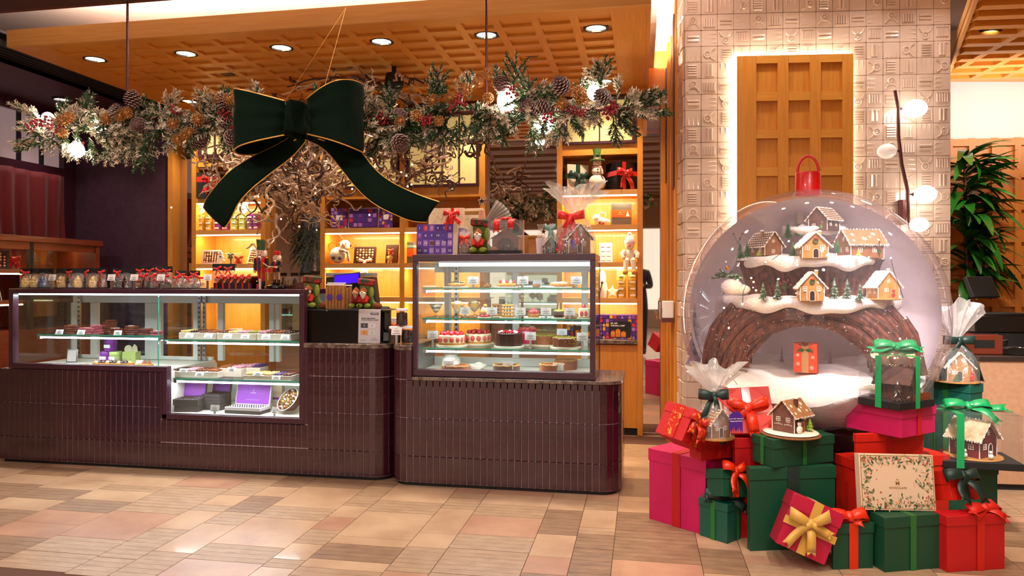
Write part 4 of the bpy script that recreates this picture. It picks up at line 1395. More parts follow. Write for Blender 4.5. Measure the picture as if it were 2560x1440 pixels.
obj('bobble_hat', B().lathe((0, .015, .152), [(.043, 0), (.046, .012), (.036, .045), (.014, .07), (.001, .075)], 14).sph((0, .015, .235), .015, 8, 6), whitecard, h_)
obj('beak', B().cyl((0, -.025, .138), (-.01, -.05, .132), .012, .003, 8), orange_paper, h_)
obj('arm', B().tube([(-.04, .01, .09), (-.065, -.02, .06), (-.05, -.03, .03)], [.022, .022, .018], 8), plush, t)
obj('arm', B().tube([(.04, .01, .09), (.07, -.02, .06), (.062, -.03, .03)], [.022, .022, .018], 8), plush, t)
for sx in (-.026, .028):
 obj('leg', B().tube([(sx, 0, .02), (sx, -.03, .006), (sx * 1.2, -.034, -.03), (sx * 1.3, -.036, -.075)], [.024, .024, .02, .018], 8), plush, t)
 obj('foot', B().sph((sx * 1.35, -.05, -.085), .024, 10, 7, (1, 1.2, 1)), mat('tan_plush', 'c99a50', .9), t)
goldtin = protos['gold']
for i, x in enumerate((1553, 1582)):
 for k in range(5 if i == 0 else 4):
  dup(goldtin, onshelf(x, 720, 1.148 + k * .055, 6.17), label='gold round tin, number %s up of the %s stack under the cream plush bear' % (['one', 'two', 'three', 'four', 'five'][k], ['left', 'right'][i]), scale=1.12)
t = standing('ornament', 'white five-pointed star ornament leaning before the gold tins', 1531, 720, 1.148, 6.13, 0, 8, name='star_ornament')
st = []
for k in range(10):
 rr = .058 if k % 2 == 0 else .028
 st.append((rr * math.sin(PI * k / 5), .052 + rr * math.cos(PI * k / 5)))
obj('star', B().prism(st, -.009, .009), plush, t, bevel=.004)
t = standing('ornament', 'white gnome ornament holding a stick beside the star', 1506, 720, 1.148, 6.16, 0, 0, name='gnome_ornament')
obj('body', B().lathe((0, 0, 0), [(.045, 0), (.05, .03), (.04, .1), (.03, .14), (.03, .18), (.018, .22), (.001, .235)], 14), plush, t)
obj('stick', B().tube([(-.03, -.05, 0), (.0, -.045, .13)], .005, 6).sph((.0, -.045, .13), .013, 8, 6), red_velvet, t)
def lampbox(x, lbl, yy=6.13):
 t = standing('boxed lamp', lbl, x, 820, .8, yy, 0, 0, name='boxed_lamp')
 w_, h_ = .31, .205
 obj('box_body', B().box(-w_ / 2, 0, 0, w_ / 2, .16, h_), mat('lamp_box_purple', '45205e', .5), t, bevel=.001)
 q = random.Random(11)
 b = [B() for _ in range(6)]
 for i in range(10):
  for j in range(6):
   x0, z0 = -w_ / 2 + (i + .5) * w_ / 10, (j + .5) * h_ / 6
   if 2 <= i <= 7 and 0 < j < 5 and not (j == 4 and i in (2, 7)): continue
   kk = q.choice([0, 2, 5, 5, 1, 3])
   sx, sz = w_ / 24, h_ / 15
   if (i * 3 + j) % 4 == 0: b[kk].prism([(x0 - sx, z0 - sz), (x0 + sx, z0 - sz), (x0, z0 + sz)], -.0012, -.0004)
   elif (i + j) % 3 == 0: b[kk].prism([(x0 - sx, z0 - sz), (x0 + sx, z0 - sz), (x0 + sx, z0), (x0, z0 + sz), (x0 - sx, z0)], -.0012, -.0004)
   else: b[kk].box(x0 - sx, -.0012, z0 - sz, x0 + sx, -.0004, z0 + sz)
 for kk in range(6):
  if b[kk].v: obj('print', b[kk], sq_cols[kk], t, smooth=False)
 pn = obj('picture_panel', B().box(-.095, -.002, .012, .085, -.0006, .15), blackm, t, smooth=False)
 og = mat('lamplit_orange', 'd8741c', .5)
 b = B()
 for x0, x1, z in ((-.08, -.045, .075), (-.04, .0, .09), (.005, .045, .07)): b.prism([(x0, .02), (x1, .02), (x1, z - .012), ((x0 + x1) / 2, z), (x0, z - .012)], -.0028, -.0021)
 obj('lit_houses', b, og, pn, smooth=False)
 b = B()
 for x0, z0 in ((-.07, .05), (-.055, .05), (-.03, .06), (-.01, .06), (.015, .045), (.033, .045)): b.box(x0 - .005, -.0034, z0 - .008, x0 + .005, -.0029, z0 + .008)
 obj('lit_windows', b, sq_cols[5], pn, smooth=False)
 text('lettering', '20L LED', .017, paper, pn, (-.083, -.0028, .134), align='LEFT', bold=.0006)
 text('lettering', 'THE BALL LAMP', .017, paper, pn, (-.083, -.0028, .114), align='LEFT', bold=.0006)
lampbox(1551, 'purple patterned carton with picture of lit houses, wholly visible on the desk')
lampbox(1462, 'second purple patterned carton, mostly hidden behind the cake case')
# ================================================================ the tiled column
CA = R(6.1)
TC = 5.1
c0 = dep(1712, 700, TC)
CL0 = V((c0.x, c0.y, 0))
cdx = V((math.cos(CA), math.sin(CA), 0))
r_ = ray(2376, 700)
_den = cdx.x * r_.y - cdx.y * r_.x
CLEN = (CL0.y * r_.x - CL0.x * r_.y) / _den
TP = CLEN / 16
ceram = mat('cream_ceramic', 'dcc5b5', .14, h2='d0b6a4', scale=5, bump=.14, bscale=18, coat=.5)
ceram_g = mat('column_grout', 'c2a894', .8)
col_ = struct('wall_column', B().box(0, .014, 0, CLEN, .33, 3.42), ceram_g, smooth=False)
col_.location, col_.rotation_euler = CL0, (0, 0, CA)
def relief(kind):
 b = B()
 s_ = TP
 b.pad((0, .0, 0), (s_ - .0015, .02, s_ - .0015), .003)
 y = -.0108
 rr = .0072
 if kind == 0:                                # ring over a crescent
  b.tube([(.19 * s_ * math.cos(a), y, .13 * s_ + .19 * s_ * math.sin(a)) for a in [i * PI / 8 for i in range(16)]], rr, 5, closed=True)
  b.tube([(.07 * s_ * math.cos(a), y, .13 * s_ + .07 * s_ * math.sin(a)) for a in [i * PI / 5 for i in range(10)]], rr, 5, closed=True)
  b.tube([(.36 * s_ * math.cos(a), y, -.4 * s_ + .36 * s_ * math.sin(a)) for a in [.15 + i * .355 for i in range(9)]], rr, 5)
 elif kind == 1:                              # comb of bars
  for k in range(5): b.tube([((-.3 + .15 * k) * s_, y, -.3 * s_), ((-.3 + .15 * k) * s_, y, .22 * s_)], rr * 1.1, 5)
  b.tube([(-.36 * s_, y, -.36 * s_), (.36 * s_, y, -.36 * s_)], rr * .6, 4)
 elif kind == 2:                              # two bars
  for z in (-.09, .12): b.tube([(-.36 * s_, y, z * s_), (.36 * s_, y, z * s_)], rr * 1.4, 5)
  b.tube([(.36 * s_, y, -.3 * s_), (.36 * s_, y, .3 * s_)], rr * .5, 4)
 else:                                        # saw-tooth spikes
  for k in range(3):
   z = (-.28 + .28 * k) * s_
   b.add([(-.45 * s_, y + .003, z - .11 * s_), (-.45 * s_, y + .003, z + .11 * s_), (.3 * s_, y + .003, z), (-.4 * s_, y - .005, z)], [(0, 2, 3), (2, 1, 3), (1, 0, 3)])
 return mesh('relief_tile_%d' % kind, b, ceram)
rel = [relief(k) for k in range(4)]
_b = B(); _b.pad((0, 0, 0), (TP - .0022, .02, TP - .0022), .004)
plain_t = mesh('plain_tile', _b, ceram)
zrow0 = 1.3 + (700 - 40.8) * (TC * 1.004) / 1800     # one measured joint
n0 = int(zrow0 / TP)
zoff = zrow0 - n0 * TP
ptop = None
seq = [[0, 1, 2, 3], [2, 3, 0, 1], [3, 0, 1, 2], [1, 2, 3, 0]]
rots = [0, PI, -PI / 2, PI / 2]
PZ1 = zrow0 - 3 * TP + .02                    # top of the oak panel
q = random.Random(4)
hid = B()
nrel = 0
for j in range(-1, 31):
 z = zoff + (j + .5) * TP
 if z < .02 or z > 3.38: continue
 row = (n0 - 1 - j) % 4
 for i in range(16):
  x = (i + .5) * TP
  if 3 <= i < 10 and z < PZ1 - .02 and z > .05: continue
  k = seq[row][i % 4]
  rot = (q.uniform(-.012, .012), rots[row], q.uniform(-.012, .012))
  if z > .6 and z < 3.34 and nrel < 298:
   link('relief_tile', rel[k], col_, (x, .004, z), rot)
   nrel += 1
  else:
   hid.pad((x, .004, z), (TP - .0022, .02, TP - .0022), .004)
for j in range(-1, 31):
 z = zoff + (j + .5) * TP
 if z < .02 or z > 3.38: continue
 for k in range(3): hid.pad((-.002 + q.uniform(-.004, .004), .07 + k * TP, z), (.02, TP - .003, TP - .003), .006)
o = obj('plain_tiles', hid, ceram, col_)
o['kind'] = 'stuff'
# ---- backlit oak panel on the column
pan = thing('backlit_panel', 'oak panel of square recesses glowing along its edges on the tiled column', 'wall panel', CL0 + cdx * (3 * TP + .005), CA)
PW = 7 * TP - .005
y0 = -.075
obj('backing_board', B().box(.012, y0 + .025, .3, PW, y0 + .045, PZ1 - .012), oak, pan, smooth=False)
ls = PW * .17
cw = (PW - ls) / 3
for k in range(4):
 x0 = 0 if k == 0 else ls + k * cw - cw * .34
 x1 = ls if k == 0 else (ls + k * cw if k < 3 else PW)
 obj('stile', B().box(x0 + .0004, y0, .3, x1 - .0004, y0 + .0248, PZ1), oak, pan, smooth=False, bevel=.0015)
for k in range(3):
 xa = ls if k == 0 else ls + k * cw
 xb = ls + (k + 1) * cw - cw * .34
 z = PZ1
 for j in range(8):
  hh = .055 if j == 0 else .06
  obj('cross_rail', B().box(xa + .0004, y0 + .001, z - hh, xb - .0004, y0 + .0245, z), oak_x, pan, smooth=False)
  z -= (hh + .2)
halo = emis('halo_led', 'fff0d0', 16.)
obj('led_strip', B().box(-.014, y0 + .03, .3, .0115, y0 + .05, PZ1 - .0005), halo, pan, smooth=False)
obj('led_strip', B().box(-.014, y0 + .03, PZ1, PW - .004, y0 + .05, PZ1 + .012), halo, pan, smooth=False)
obj('led_strip', B().box(PW + .0005, y0 + .036, .3, PW + .003, y0 + .05, PZ1 - .02), halo, pan, smooth=False)
# ---- branching wall lamp
lampm = mat('wine_metal', '5b2d2c', .4, metal=.3)
sc_t = 4.86
def sp(x, y, dt=0.): return dep(x, y, sc_t + dt)
o0 = sp(2255, 530, .1)
lt = thing('branch_lamp', 'slender branching wall lamp with four egg-shaped opal globes on the column', 'wall lamp', o0)
def lc_(x, y, dt=0.): return sp(x, y, dt) - o0
obj('back_plate', B().tube([lc_(2254, 500, .1), lc_(2257, 562, .1)], .024, n=14), lampm, lt)
obj('branch', B().tube([lc_(2237, 226), lc_(2246, 272), lc_(2246, 340), lc_(2254, 410), lc_(2270, 480), lc_(2270, 540), lc_(2276, 572)], [.011, .011, .012, .012, .012, .012, .011], 8), lampm, lt)
for x, y, jx, lit, rx in ((2287, 272, 2250, True, 28), (2217, 378, 2250, False, 23), (2312, 486, 2272, True, 27), (2297, 562, 2275, True, 22)):
 a, c = lc_(jx, y), lc_(x, y, -.02)
 st = obj('stem', B().tube([a, a + (c - a) * .45], .006, 6).tube([a + (c - a) * .25, a + (c - a) * .38], .014, n=10), lampm, lt)
 r = rx * sc_t / 1800
 obj('globe_shade', B().sph(c, r, 20, 14, (1, 1, .8)), sconce_lit if lit else opal, st)
# ---- plant behind the column
leafm = mat('dracaena_leaf', '1d5a1c', .3, h2='2f7a2a', scale=6, coat=.4)
base = fl(2415, 1190)
base = dep(2422, 700, 5.6); base.z = 0
pl_ = thing('dracaena', 'tall glossy dracaena plant standing behind the right edge of the column', 'plant', base)
obj('pot', B().lathe((0, 0, 0), [(.12, 0), (.15, .02), (.19, .36), (.195, .4), (.17, .4), (.165, .36)], 24), blackg, pl_)
obj('soil', B().lathe((0, 0, .355), [(.165, 0), (.001, .01)], 20, False), bark, pl_)
obj('stem', B().tube([(0, 0, .3), (.01, 0, .9), (-.02, 0, 1.6), (-.03, 0, 2.3)], [.022, .02, .017, .01], 8), bark, pl_)
q = random.Random(12)
def leafmesh(L, w_, droop):
 b = B()
 n = 9
 vs_ = []
 for i in range(n):
  s_ = i / (n - 1)
  hw = w_ * math.sin(PI * min(1, s_ * .93 + .05)) ** .7
  x = L * (s_ - .12 * droop * s_ ** 2)
  z = L * (.35 * s_ - droop * s_ ** 2)
  vs_ += [(x, -hw, z + hw * .25), (x, 0, z), (x, hw, z + hw * .25)]
 b.add(vs_, [(3 * i + k, 3 * i + k + 1, 3 * i + 4 + k, 3 * i + 3 + k) for i in range(n - 1) for k in (0, 1)])
 return mesh('leaf', b, leafm)
lfs = [leafmesh(.34, .036, .5), leafmesh(.40, .04, .8), leafmesh(.3, .034, 1.0), leafmesh(.36, .036, .3)]
for i in range(170):
 z = 1.25 + 1.02 * (i / 169) ** .9
 ang = q.uniform(R(140), R(290)) if i % 3 == 0 else R(-15) + q.uniform(-1.0, 1.0)
 x = .01 - .03 * max(0, (z - .9)) / 1.4
 link('leaf', lfs[q.randrange(4)], pl_, (x, 0, z), (q.uniform(-.3, .3), q.uniform(-.55, .35), ang), q.uniform(.75, 1.15))
# ================================================================ the giant snow-globe bauble
GR = .711
GC = dep(2020, 786, 4.12)
GZ = math.atan2(-GC.x, GC.y)
GM = Matrix.Translation(GC) @ Matrix.Rotation(GZ, 4, 'Z')
GI = GM.inverted()
KG = GR / .632                                   # hand-set local lengths below were measured for a .632 m bauble
def gp(x, y, yl=0.):                             # pixel -> local point on the bauble's plane y = yl
 yl = yl * KG
 o_ = GI @ V((0, 0, CZ))
 d = GI.to_3x3() @ ray(x, y)
 return o_ + d * ((yl - o_.y) / d.y)
def gw(x, y, yl=0.): return GM @ gp(x, y, yl)
bau = thing('snow_globe', 'giant clear bauble with a red cap holding a snowy gingerbread village', 'snow globe', GC, GZ)
dome = film('clear_dome', 'f7f4f8', .035, .015, .035, 'e8e0ea', edge=.7)
obj('clear_shell', B().lathe((0, 0, 0), [(max(.002, GR * math.cos(a)), GR * math.sin(a)) for a in [-PI / 2 + PI * i / 48 for i in range(49)]], 96, False), dome, bau)
lil = mat('lilac_backdrop', 'efe4ec', .75, h2='e3d6e0', scale=2.5)
def bd(u, v):
 a = PI * u
 e = -PI / 2 + PI * v
 r = GR * .945
 return V((r * math.cos(e) * math.cos(a), .04 + r * math.cos(e) * math.sin(a) * .93, r * math.sin(e)))
obj('backdrop', B().grid(bd, 48, 32), lil, bau)
obj('seam_ring', B().tube([((GR * .985) * math.cos(a), .03, GR * .985 * math.sin(a)) for a in [i * PI / 48 for i in range(96)]], .004, 5, closed=True), dome, bau)
capr = mat('bauble_cap_red', 'c80a08', .35, coat=.3)
cp = obj('cap', B().lathe((0, .0, GR - .012), [(.069, -.02), (.069, .108), (.066, .112), (.001, .112)], 40), capr, bau)
obj('loop', B().tube([(.056 * math.cos(a), 0, GR + .1 + .095 * math.sin(a)) for a in [i * PI / 16 for i in range(17)]], .0085, 10), capr, cp)
obj('cap_collar', B().lathe((0, 0, GR - .03), [(.085, 0), (.078, .014), (.07, .018)], 40, False), dome, cp)
obj('support_post', B().tube([gp(2000, 560, .26), gp(2000, 503, .26)], .021, n=14), mat('ivory_post', 'd8cfc0', .5), bau)
pz = GC.z - GR
def cup(z): return math.sqrt(GR ** 2 - (GC.z - z) ** 2) + .006
tag(obj('plinth', B().lathe((GC.x, GC.y, 0), [(.33, 0), (.33, .02), (.31, .03), (.31, .40), (.34, .45), (.385, .49), (.385, .505), (cup(.505), .505), (cup(.46), .46), (cup(.42), .42), (.1, .384), (.001, .384)], 48), plum_frame), 'dark plum round plinth under the giant clear bauble', 'plinth')
# ---- snowy terraces
def shelfgrid(a, yb, yf, zt, th, seed, slope=0., nx=60):
 q = random.Random(seed)
 ph = [q.uniform(0, 6.3) for _ in range(6)]
 def fn(u, v):
  x = -a + 2 * a * u
  k = math.sqrt(max(0., 1 - (2 * u - 1) ** 2)) ** .7
  yfr = yb + (yf - yb) * k
  sc = th * (1 + .2 * math.sin(u * 17 + ph[0]) + .12 * math.sin(u * 31 + ph[1])) * (.25 + .75 * k ** .5)
  bump = .006 * math.sin(u * 40 + ph[2]) + .005 * math.sin(u * 23 + v * 9 + ph[3])
  if v < .5:
   s_ = v / .5
   return V((x, yb + (yfr + .02 - yb) * s_, zt + slope * (1 - s_) + bump * math.sin(PI * s_)))
  if v < .8:
   s_ = (v - .5) / .3
   an = PI / 2 * (1 - s_)
   return V((x, yfr + .02 - .025 * math.sin(s_ * PI) - .0 * s_, zt - sc * s_ + .004 * math.sin(an)))
  s_ = (v - .8) / .2
  return V((x * (1 - .08 * s_), yfr + .02 + (yb - yfr) * .6 * s_, zt - sc * (1 - .25 * s_)))
 return B().grid(fn, nx, 22)
z1 = gp(2020, 634, -.2).z
z2 = gp(2020, 744, -.25).z
zt0 = gp(2020, 588, -.05).z
tr1 = obj('snow_terrace', shelfgrid(.37 * KG, .36 * KG, -.2 * KG, z1 - .01, .062 * KG, 3, .035), snow, bau)
tr2 = obj('snow_terrace', shelfgrid(.45 * KG, .36 * KG, -.27 * KG, z2 - .005, .066 * KG, 5, .03), snow, bau)
hp = gp(2035, 588, 0)
obj('snow_hill', shelfgrid(.165 * KG, .3 * KG, -.03 * KG, gp(2020, 566, .0).z, .045, 8, .035, 40), snow, bau).location = (hp.x, 0, 0)
# bark face between the terraces
def barkface(a0, a1, za, zb, y0, seed):
 q = random.Random(seed)
 ph = [q.uniform(0, 6.3) for _ in range(5)]
 def fn(u, v):
  k = math.sqrt(max(0., 1 - (2 * u - 1) ** 2))
  a = a0 + (a1 - a0) * v ** .7
  x = -a + 2 * a * u
  d = (.2 + .02 * math.sin(u * 60 + v * 3 + ph[0]) + .018 * math.sin(u * 95 - v * 5 + ph[1])) * k
  d *= (1 - .55 * math.sin(PI * min(1, v * 1.0)) ** 1.0 * .6 - .3 * v)
  return V((x, y0 - d, za + (zb - za) * v))
 return B().grid(fn, 150, 18)
obj('bark_face', barkface(.355 * KG, .29 * KG, z1 - .03, z2 - .01, .07, 2), bark, bau)
# arch of roots under the lower terrace
zb = gp(2020, 915, -.05).z
za = z2 - .04
q = random.Random(9)
specks = B()
for i in range(44):
 sg = -1 if i % 2 else 1
 f = (i // 2) / 21
 w_ = (.262 + .2 * f) * KG
 h_ = (za - zb) * (.74 + .8 * f * f)
 yy = -.10 - .09 * math.sin(f * 3.1) + q.uniform(-.02, .02)
 pts, rad = [], []
 for k in range(11):
  th = (k / 10) * R(104)
  wob = .008 * math.sin(k * 1.3 + i)
  flare = 1 + .1 * (1 - k / 10) ** 2
  pts.append(V((sg * (w_ * math.cos(th) * flare + wob), yy + .04 * k / 10 + .01 * math.sin(k + i), zb - .015 + h_ * math.sin(th) ** .9)))
  rad.append(.019 * (1 - .35 * abs(k / 10 - .4)) * q.uniform(.8, 1.25))
 pts = [p for p in pts if p.z < za - .004] or pts[:2]
 for _ in range(7):
  c = q.choice(pts[1:] or pts)
  specks.sph(c + V((q.uniform(-.015, .015), -.021 + q.uniform(0, .006), q.uniform(-.03, .02))), q.uniform(.0016, .0036), 5, 3)
 obj('root', B().tube(pts, rad[:len(pts)], 8), bark, bau)
o = obj('snow_specks', specks, snow, bau); o['kind'] = 'stuff'
def archback(u, v):
 th = PI * u
 w_ = (.27 + .2 * v) * KG
 h_ = (za - zb) * (.76 + .9 * v)
 return V((w_ * math.cos(th), -.03 + .05 * v + .006 * math.sin(u * 90), min(za, zb + h_ * math.sin(th))))
obj('bark_back', B().grid(archback, 90, 8), bark, bau)
def ground(u, v):
 x = (-1 + 2 * u)
 g = min(1, v / .72)
 y = .46 - .96 * g
 z = zb - .07 * g - .07 * g * g + .012 * math.sin(u * 9 + 2 * v) + .008 * math.sin(u * 21 + v * 7) + .05 * abs(x) ** 2 * (1 - g) + .05 * math.exp(-((u - .72) / .16) ** 2) * g ** 4
 if v > .72:
  h = (v - .72) / .28
  z -= .2 * h ** 1.2
  y -= .03 * math.sin(PI * h)
 z = max(z, -.6)
 r = math.sqrt(max(.01, (GR * .955) ** 2 - z * z))
 m = math.sqrt(max(0, r * r - (x * r * .985) ** 2))
 return V((x * r * .985, min(max(y, -m), m * .9), z))
obj('snow_ground', B().grid(ground, 70, 44), snow, bau)
# printed winter trees on the backdrop's inside
prt = mat('print_tree', '8d8094', .8)
for x, y0, y1, w_ in ((1738, 910, 770, 24), (2290, 930, 850, 16), (1955, 918, 868, 8), (2075, 915, 870, 8)):
 b = B()
 for k in range(6):
  f = k / 6
  yy = .26 if 1800 < x < 2250 else .12
  a, c, e = gp(x - w_ * (1 - f), y0 + (y1 - y0) * f, yy), gp(x + w_ * (1 - f), y0 + (y1 - y0) * f, yy), gp(x, y0 + (y1 - y0) * (f + .3), yy)
  b.prism([(a.x, a.z), (c.x, c.z), (e.x, e.z)], yy, yy + .004)
 obj('background_fir', b, prt, bau, smooth=False)
# ---- village
def place(x, y, yl, rz, name, lbl, cat, grp=None):
 p = gw(x, y, yl)
 return thing(name, lbl, cat, p, GZ + R(rz), grp)
GG = 'gingerbread houses in the bauble'
t = place(2060, 578, .02, -32, 'gingerbread_house', 'brown gingerbread house with white tiled roof on the topmost snow hill', 'gingerbread house', GG)
house(t, .113, .125, .07, .058, ginger_d, ginger_m, chim=None, tiles=True, door=None, win=((-.22, .35),))
obj('santa_sweet', B().sph((.02, -.058, .022), .013, 8, 6, (1, .5, 1.4)).sph((.024, -.06, .045), .007, 8, 5), mat('leaf_candy', '5a8a2a', .5), t)
t = place(1912, 640, -.02, 42, 'gingerbread_house', 'brown house with chimney and tiled roof at upper left in the bauble', 'gingerbread house', GG)
house(t, .118, .146, .062, .067, ginger_m, ginger_d, chim=(-1, -.1, ginger_m, True), tiles=True, door=None, win=((.0, .3),), frontflake=True)
t = place(2030, 646, -.17, 14, 'gingerbread_house', 'golden house with wreath on the upper snow terrace, foremost there', 'gingerbread house', GG)
house(t, .133, .135, .07, .063, ginger_l, icing, chim=(1, -.1, ginger_l, True), door=.02, win=((-.3, .62), (.28, .62)), wreath=True, canes=1)
t = place(2150, 646, -.02, -62, 'gingerbread_house', 'large brown house with iced stars on its roof at upper right', 'gingerbread house', GG)
house(t, .14, .19, .084, .07, ginger_m, mat('tan_gingerbread', 'a8744a', .7, h2='98643c', scale=30), stars=True, door=None, frontflake=True)
t = place(2026, 752, -.27, 8, 'gingerbread_house', 'orange house with two candy canes centred on the lower snow terrace', 'gingerbread house', GG)
house(t, .118, .124, .079, .067, ginger_l, icing, chim=(1, .1, ginger_l, True), door=0., win=((-.3, .66), (.28, .66)), wreath=True, canes=2)
t = place(2207, 746, -.12, 24, 'gingerbread_house', 'golden house on a wooden disc at right of the lower terrace', 'gingerbread house', GG)
obj('cake_board', B().lathe((0, 0, -.008), [(.085, 0), (.09, .004), (.085, .009)], 24), ginger_l, t)
house(t, .113, .113, .07, .07, ginger_l, icing, chim=(1, .0, ginger_l, True), door=None, win=((-.1, .5),), frontflake=True)
obj('santa_sweet', B().sph((.025, -.055, .02), .011, 8, 6, (1, .5, 1.5)).sph((.025, -.057, .042), .008, 8, 5), red_satin, t)
t = place(2015, 930, .02, -6, 'gift_box', 'orange snowflake gift with holly inside the root arch of the bauble', 'gift box')
obj('box_body', B().box(-.063, -.04, 0, .063, .04, .168), mat('orange_gift', 'd8401c', .5), t, bevel=.002)
obj('ribbon', B().box(-.018, -.0412, 0, .018, -.0402, .169).box(-.018, -.04, .1682, .018, .04, .1692), mat('hessian', 'b98a58', .8), t, smooth=False)
b = B()
for x, z, r in ((-.038, .05, .012), (.035, .03, .013), (.04, .09, .01), (-.04, .1, .01)): flake(b, (x, -.041, z), r, (1, 0, 0), (0, 0, 1), .0012)
obj('snowflake_print', b, icing, t)
b = B()
for sx in (-1, 1): b.add([(0, -.045, .13), (sx * .018, -.05, .118), (sx * .03, -.048, .124), (sx * .045, -.046, .112), (sx * .036, -.048, .132), (sx * .02, -.046, .14)], [(0, 1, 2, 5), (2, 3, 4, 5)])
for a in (0.5, 1.1, 2.0, 2.7): b.add([(0, -.04, .15), (.03 * math.cos(a) - .006, -.045, .15 + .02 * math.sin(a)), (.045 * math.cos(a), -.045, .15 + .03 * math.sin(a)), (.03 * math.cos(a) + .006, -.045, .155 + .02 * math.sin(a))], [(0, 1, 2, 3)])
obj('holly_leaves', b, pine, t, solid=.002)
obj('holly_berries', B().sph((0, -.05, .16), .008, 8, 6).sph((.012, -.05, .165), .007, 8, 6).sph((-.008, -.05, .168), .007, 8, 6), red_velvet, t)
# small firs
fir_l = [(1970, 597, .04, .026, .085, 'taller of two firs left of the topmost house'), (1993, 592, .02, .02, .062, 'shorter of two firs left of the topmost house'),
         (1850, 648, -.08, .026, .085, 'leftmost fir on the upper terrace'), (1868, 645, -.1, .024, .09, 'second fir from the left on the upper terrace'),
         (1982, 642, -.16, .02, .075, 'fir left of the golden wreath house on the upper terrace'), (2094, 634, -.14, .022, .072, 'fir right of the golden wreath house on the upper terrace'),
         (1908, 750, -.24, .024, .09, 'snow dusted fir at left on the lower terrace'), (1944, 750, -.24, .026, .1, 'snow dusted fir left of the candy cane house'),
         (2086, 748, -.22, .026, .105, 'snow dusted fir right of the candy cane house'), (2118, 747, -.2, .025, .1, 'middle snow dusted fir right of the candy cane house'),
         (2150, 752, -.23, .024, .085, 'snow dusted fir next to the house on the wooden disc')]
dust = mat('dusted_pine', '17451f', .7, h2='cfd8d0', scale=60, contrast=(.5, .72))
for i, (x, y, yl, r, h, lb) in enumerate(fir_l):
 p = gw(x, y, yl)
 o = obj('fir_tree', conetree(B(), (0, 0, 0), r * KG, h * KG, 7, i), dust if y > 700 else pine, None, p, smooth=False)
 tag(o, 'tiny ' + lb, 'fir tree', 'tiny firs in the bauble')
for i, (x, y, yl, lb) in enumerate(((1897, 640, -.2, 'beside the left brown house'), (2146, 640, -.16, 'before the starred roof house'))):
 p = gw(x, y, yl)
 o = obj('icing_fir', conetree(B(), (0, 0, 0), .016, .035, 3, i + 40, 7), mat('lime_icing', '8aa83a', .6), None, p)
 tag(o, 'little lime green icing fir ' + lb, 'fir tree')
# berry sprigs and the frosted branch on the left
for x, y, yl, n, lb in ((2090, 610, -.1, 9, 'beside the golden wreath house'), (2200, 625, -.06, 8, 'right of the starred roof house'), (1962, 715, -.27, 7, 'left of the candy cane house'), (1845, 600, -.1, 3, 'at the left end of the upper terrace')):
 p = gw(x, y, yl)
 t = thing('berry_sprig', 'red berry sprig ' + lb + ' in the bauble', 'sprig', p, GZ)
 q = random.Random(x)
 b, g = B(), B()
 for k in range(n):
  e = V((q.uniform(-.03, .03), q.uniform(-.012, .012), q.uniform(-.01, .045)))
  b.sph(e, .0055, 7, 5)
  g.tube([(0, 0, -.025), e], .0012, 4)
 obj('berries', b, red_velvet, t)
 obj('twigs', g, pine, t)
p = gw(1820, 690, -.2)
t = thing('frosted_branch', 'frosted fir branch with golden bauble at the left of the glass bauble', 'sprig', p, GZ)
q = random.Random(77)
b, g = B(), B()
for k in range(16):
 a = q.uniform(-.6, 3.6)
 L = q.uniform(.04, .09)
 e = V((L * math.cos(a) * 1.1, q.uniform(-.03, .03), L * math.sin(a) * .6))
 g.tube([(0, 0, 0), e], [.008, .004], 6)
 for m in range(14):
  f = q.uniform(.2, 1)
  c = e * f
  d = V((q.uniform(-1, 1), q.uniform(-1, 1), q.uniform(-1, 1))).normalized() * .016
  b.tube([c, c + d], [.0022, .0006], 3)
obj('needles', b, dust, t)
obj('twigs', g, dust, t)
obj('gold_bauble', B().sph((.0, -.03, .045), .012, 10, 8), gold, t)
obj('snow_clump', B().sph((.02, 0, -.06), .05, 14, 8, (1.2, .8, .9)).sph((.06, .02, -.075), .05, 14, 8, (1.2, .8, .6)), snow, t)
# fairy lights
fl_e = emis('fairy_led', 'ffd988', 40.)
wire = mat('dark_wire', '1c1c18', .6)
lights_px = [(1914, 655, -.26), (1878, 695, -.26), (1884, 705, -.3), (1890, 726, -.3), (1810, 770, -.3), (1856, 760, -.3), (2172, 643, -.2), (2227, 645, -.15), (1972, 603, -.1), (1844, 700, -.25),
             (1822, 820, -.3), (2264, 795, -.2), (2250, 847, -.2), (1787, 903, -.33), (1826, 940, -.42), (2237, 895, -.3), (1855, 975, -.45)]
t = thing('fairy_lights', 'string of tiny warm fairy lights wound through the bauble village', 'string lights', GC, GZ)
obj('bulb', B(), fl_e) if False else None
for x, y, yl in lights_px:
 obj('bulb', B().sph(gp(x, y, yl), .0045, 8, 6), fl_e, t)
for chain in ([0, (1905, 675), (1880, 690), 1], [2, (1870, 700), (1858, 730), 5], [4, (1800, 800), 10, (1795, 860), 13], [7, (2235, 680), (2250, 720), (2258, 745)], [11, (2245, 815), 12, (2238, 870), 15], [14, (1850, 970), 16], [8, (1965, 620), (1950, 635), (1930, 650)]):
 pts = []
 for c in chain:
  if isinstance(c, int): pts.append(gp(*lights_px[c]) + V((0, .004, 0)))
  else: pts.append(gp(c[0], c[1], -.24))
 obj('wire', B().tube(pts, .0018, 4), wire, t)
for x, y, yl, e in ((1884, 715, -.34, .5), (1830, 930, -.42, .7), (2230, 890, -.36, .7), (2000, 600, -.15, .25), (2020, 880, -.25, .4)):
 l = bpy.data.lights.new('fairy_glow', 'POINT')
 l.energy = e
 l.color = (1, .74, .32)
 l.shadow_soft_size = .02
 o = bpy.data.objects.new('fairy_glow', l)
 o.location = gw(x, y, yl)
 COL.objects.link(o)
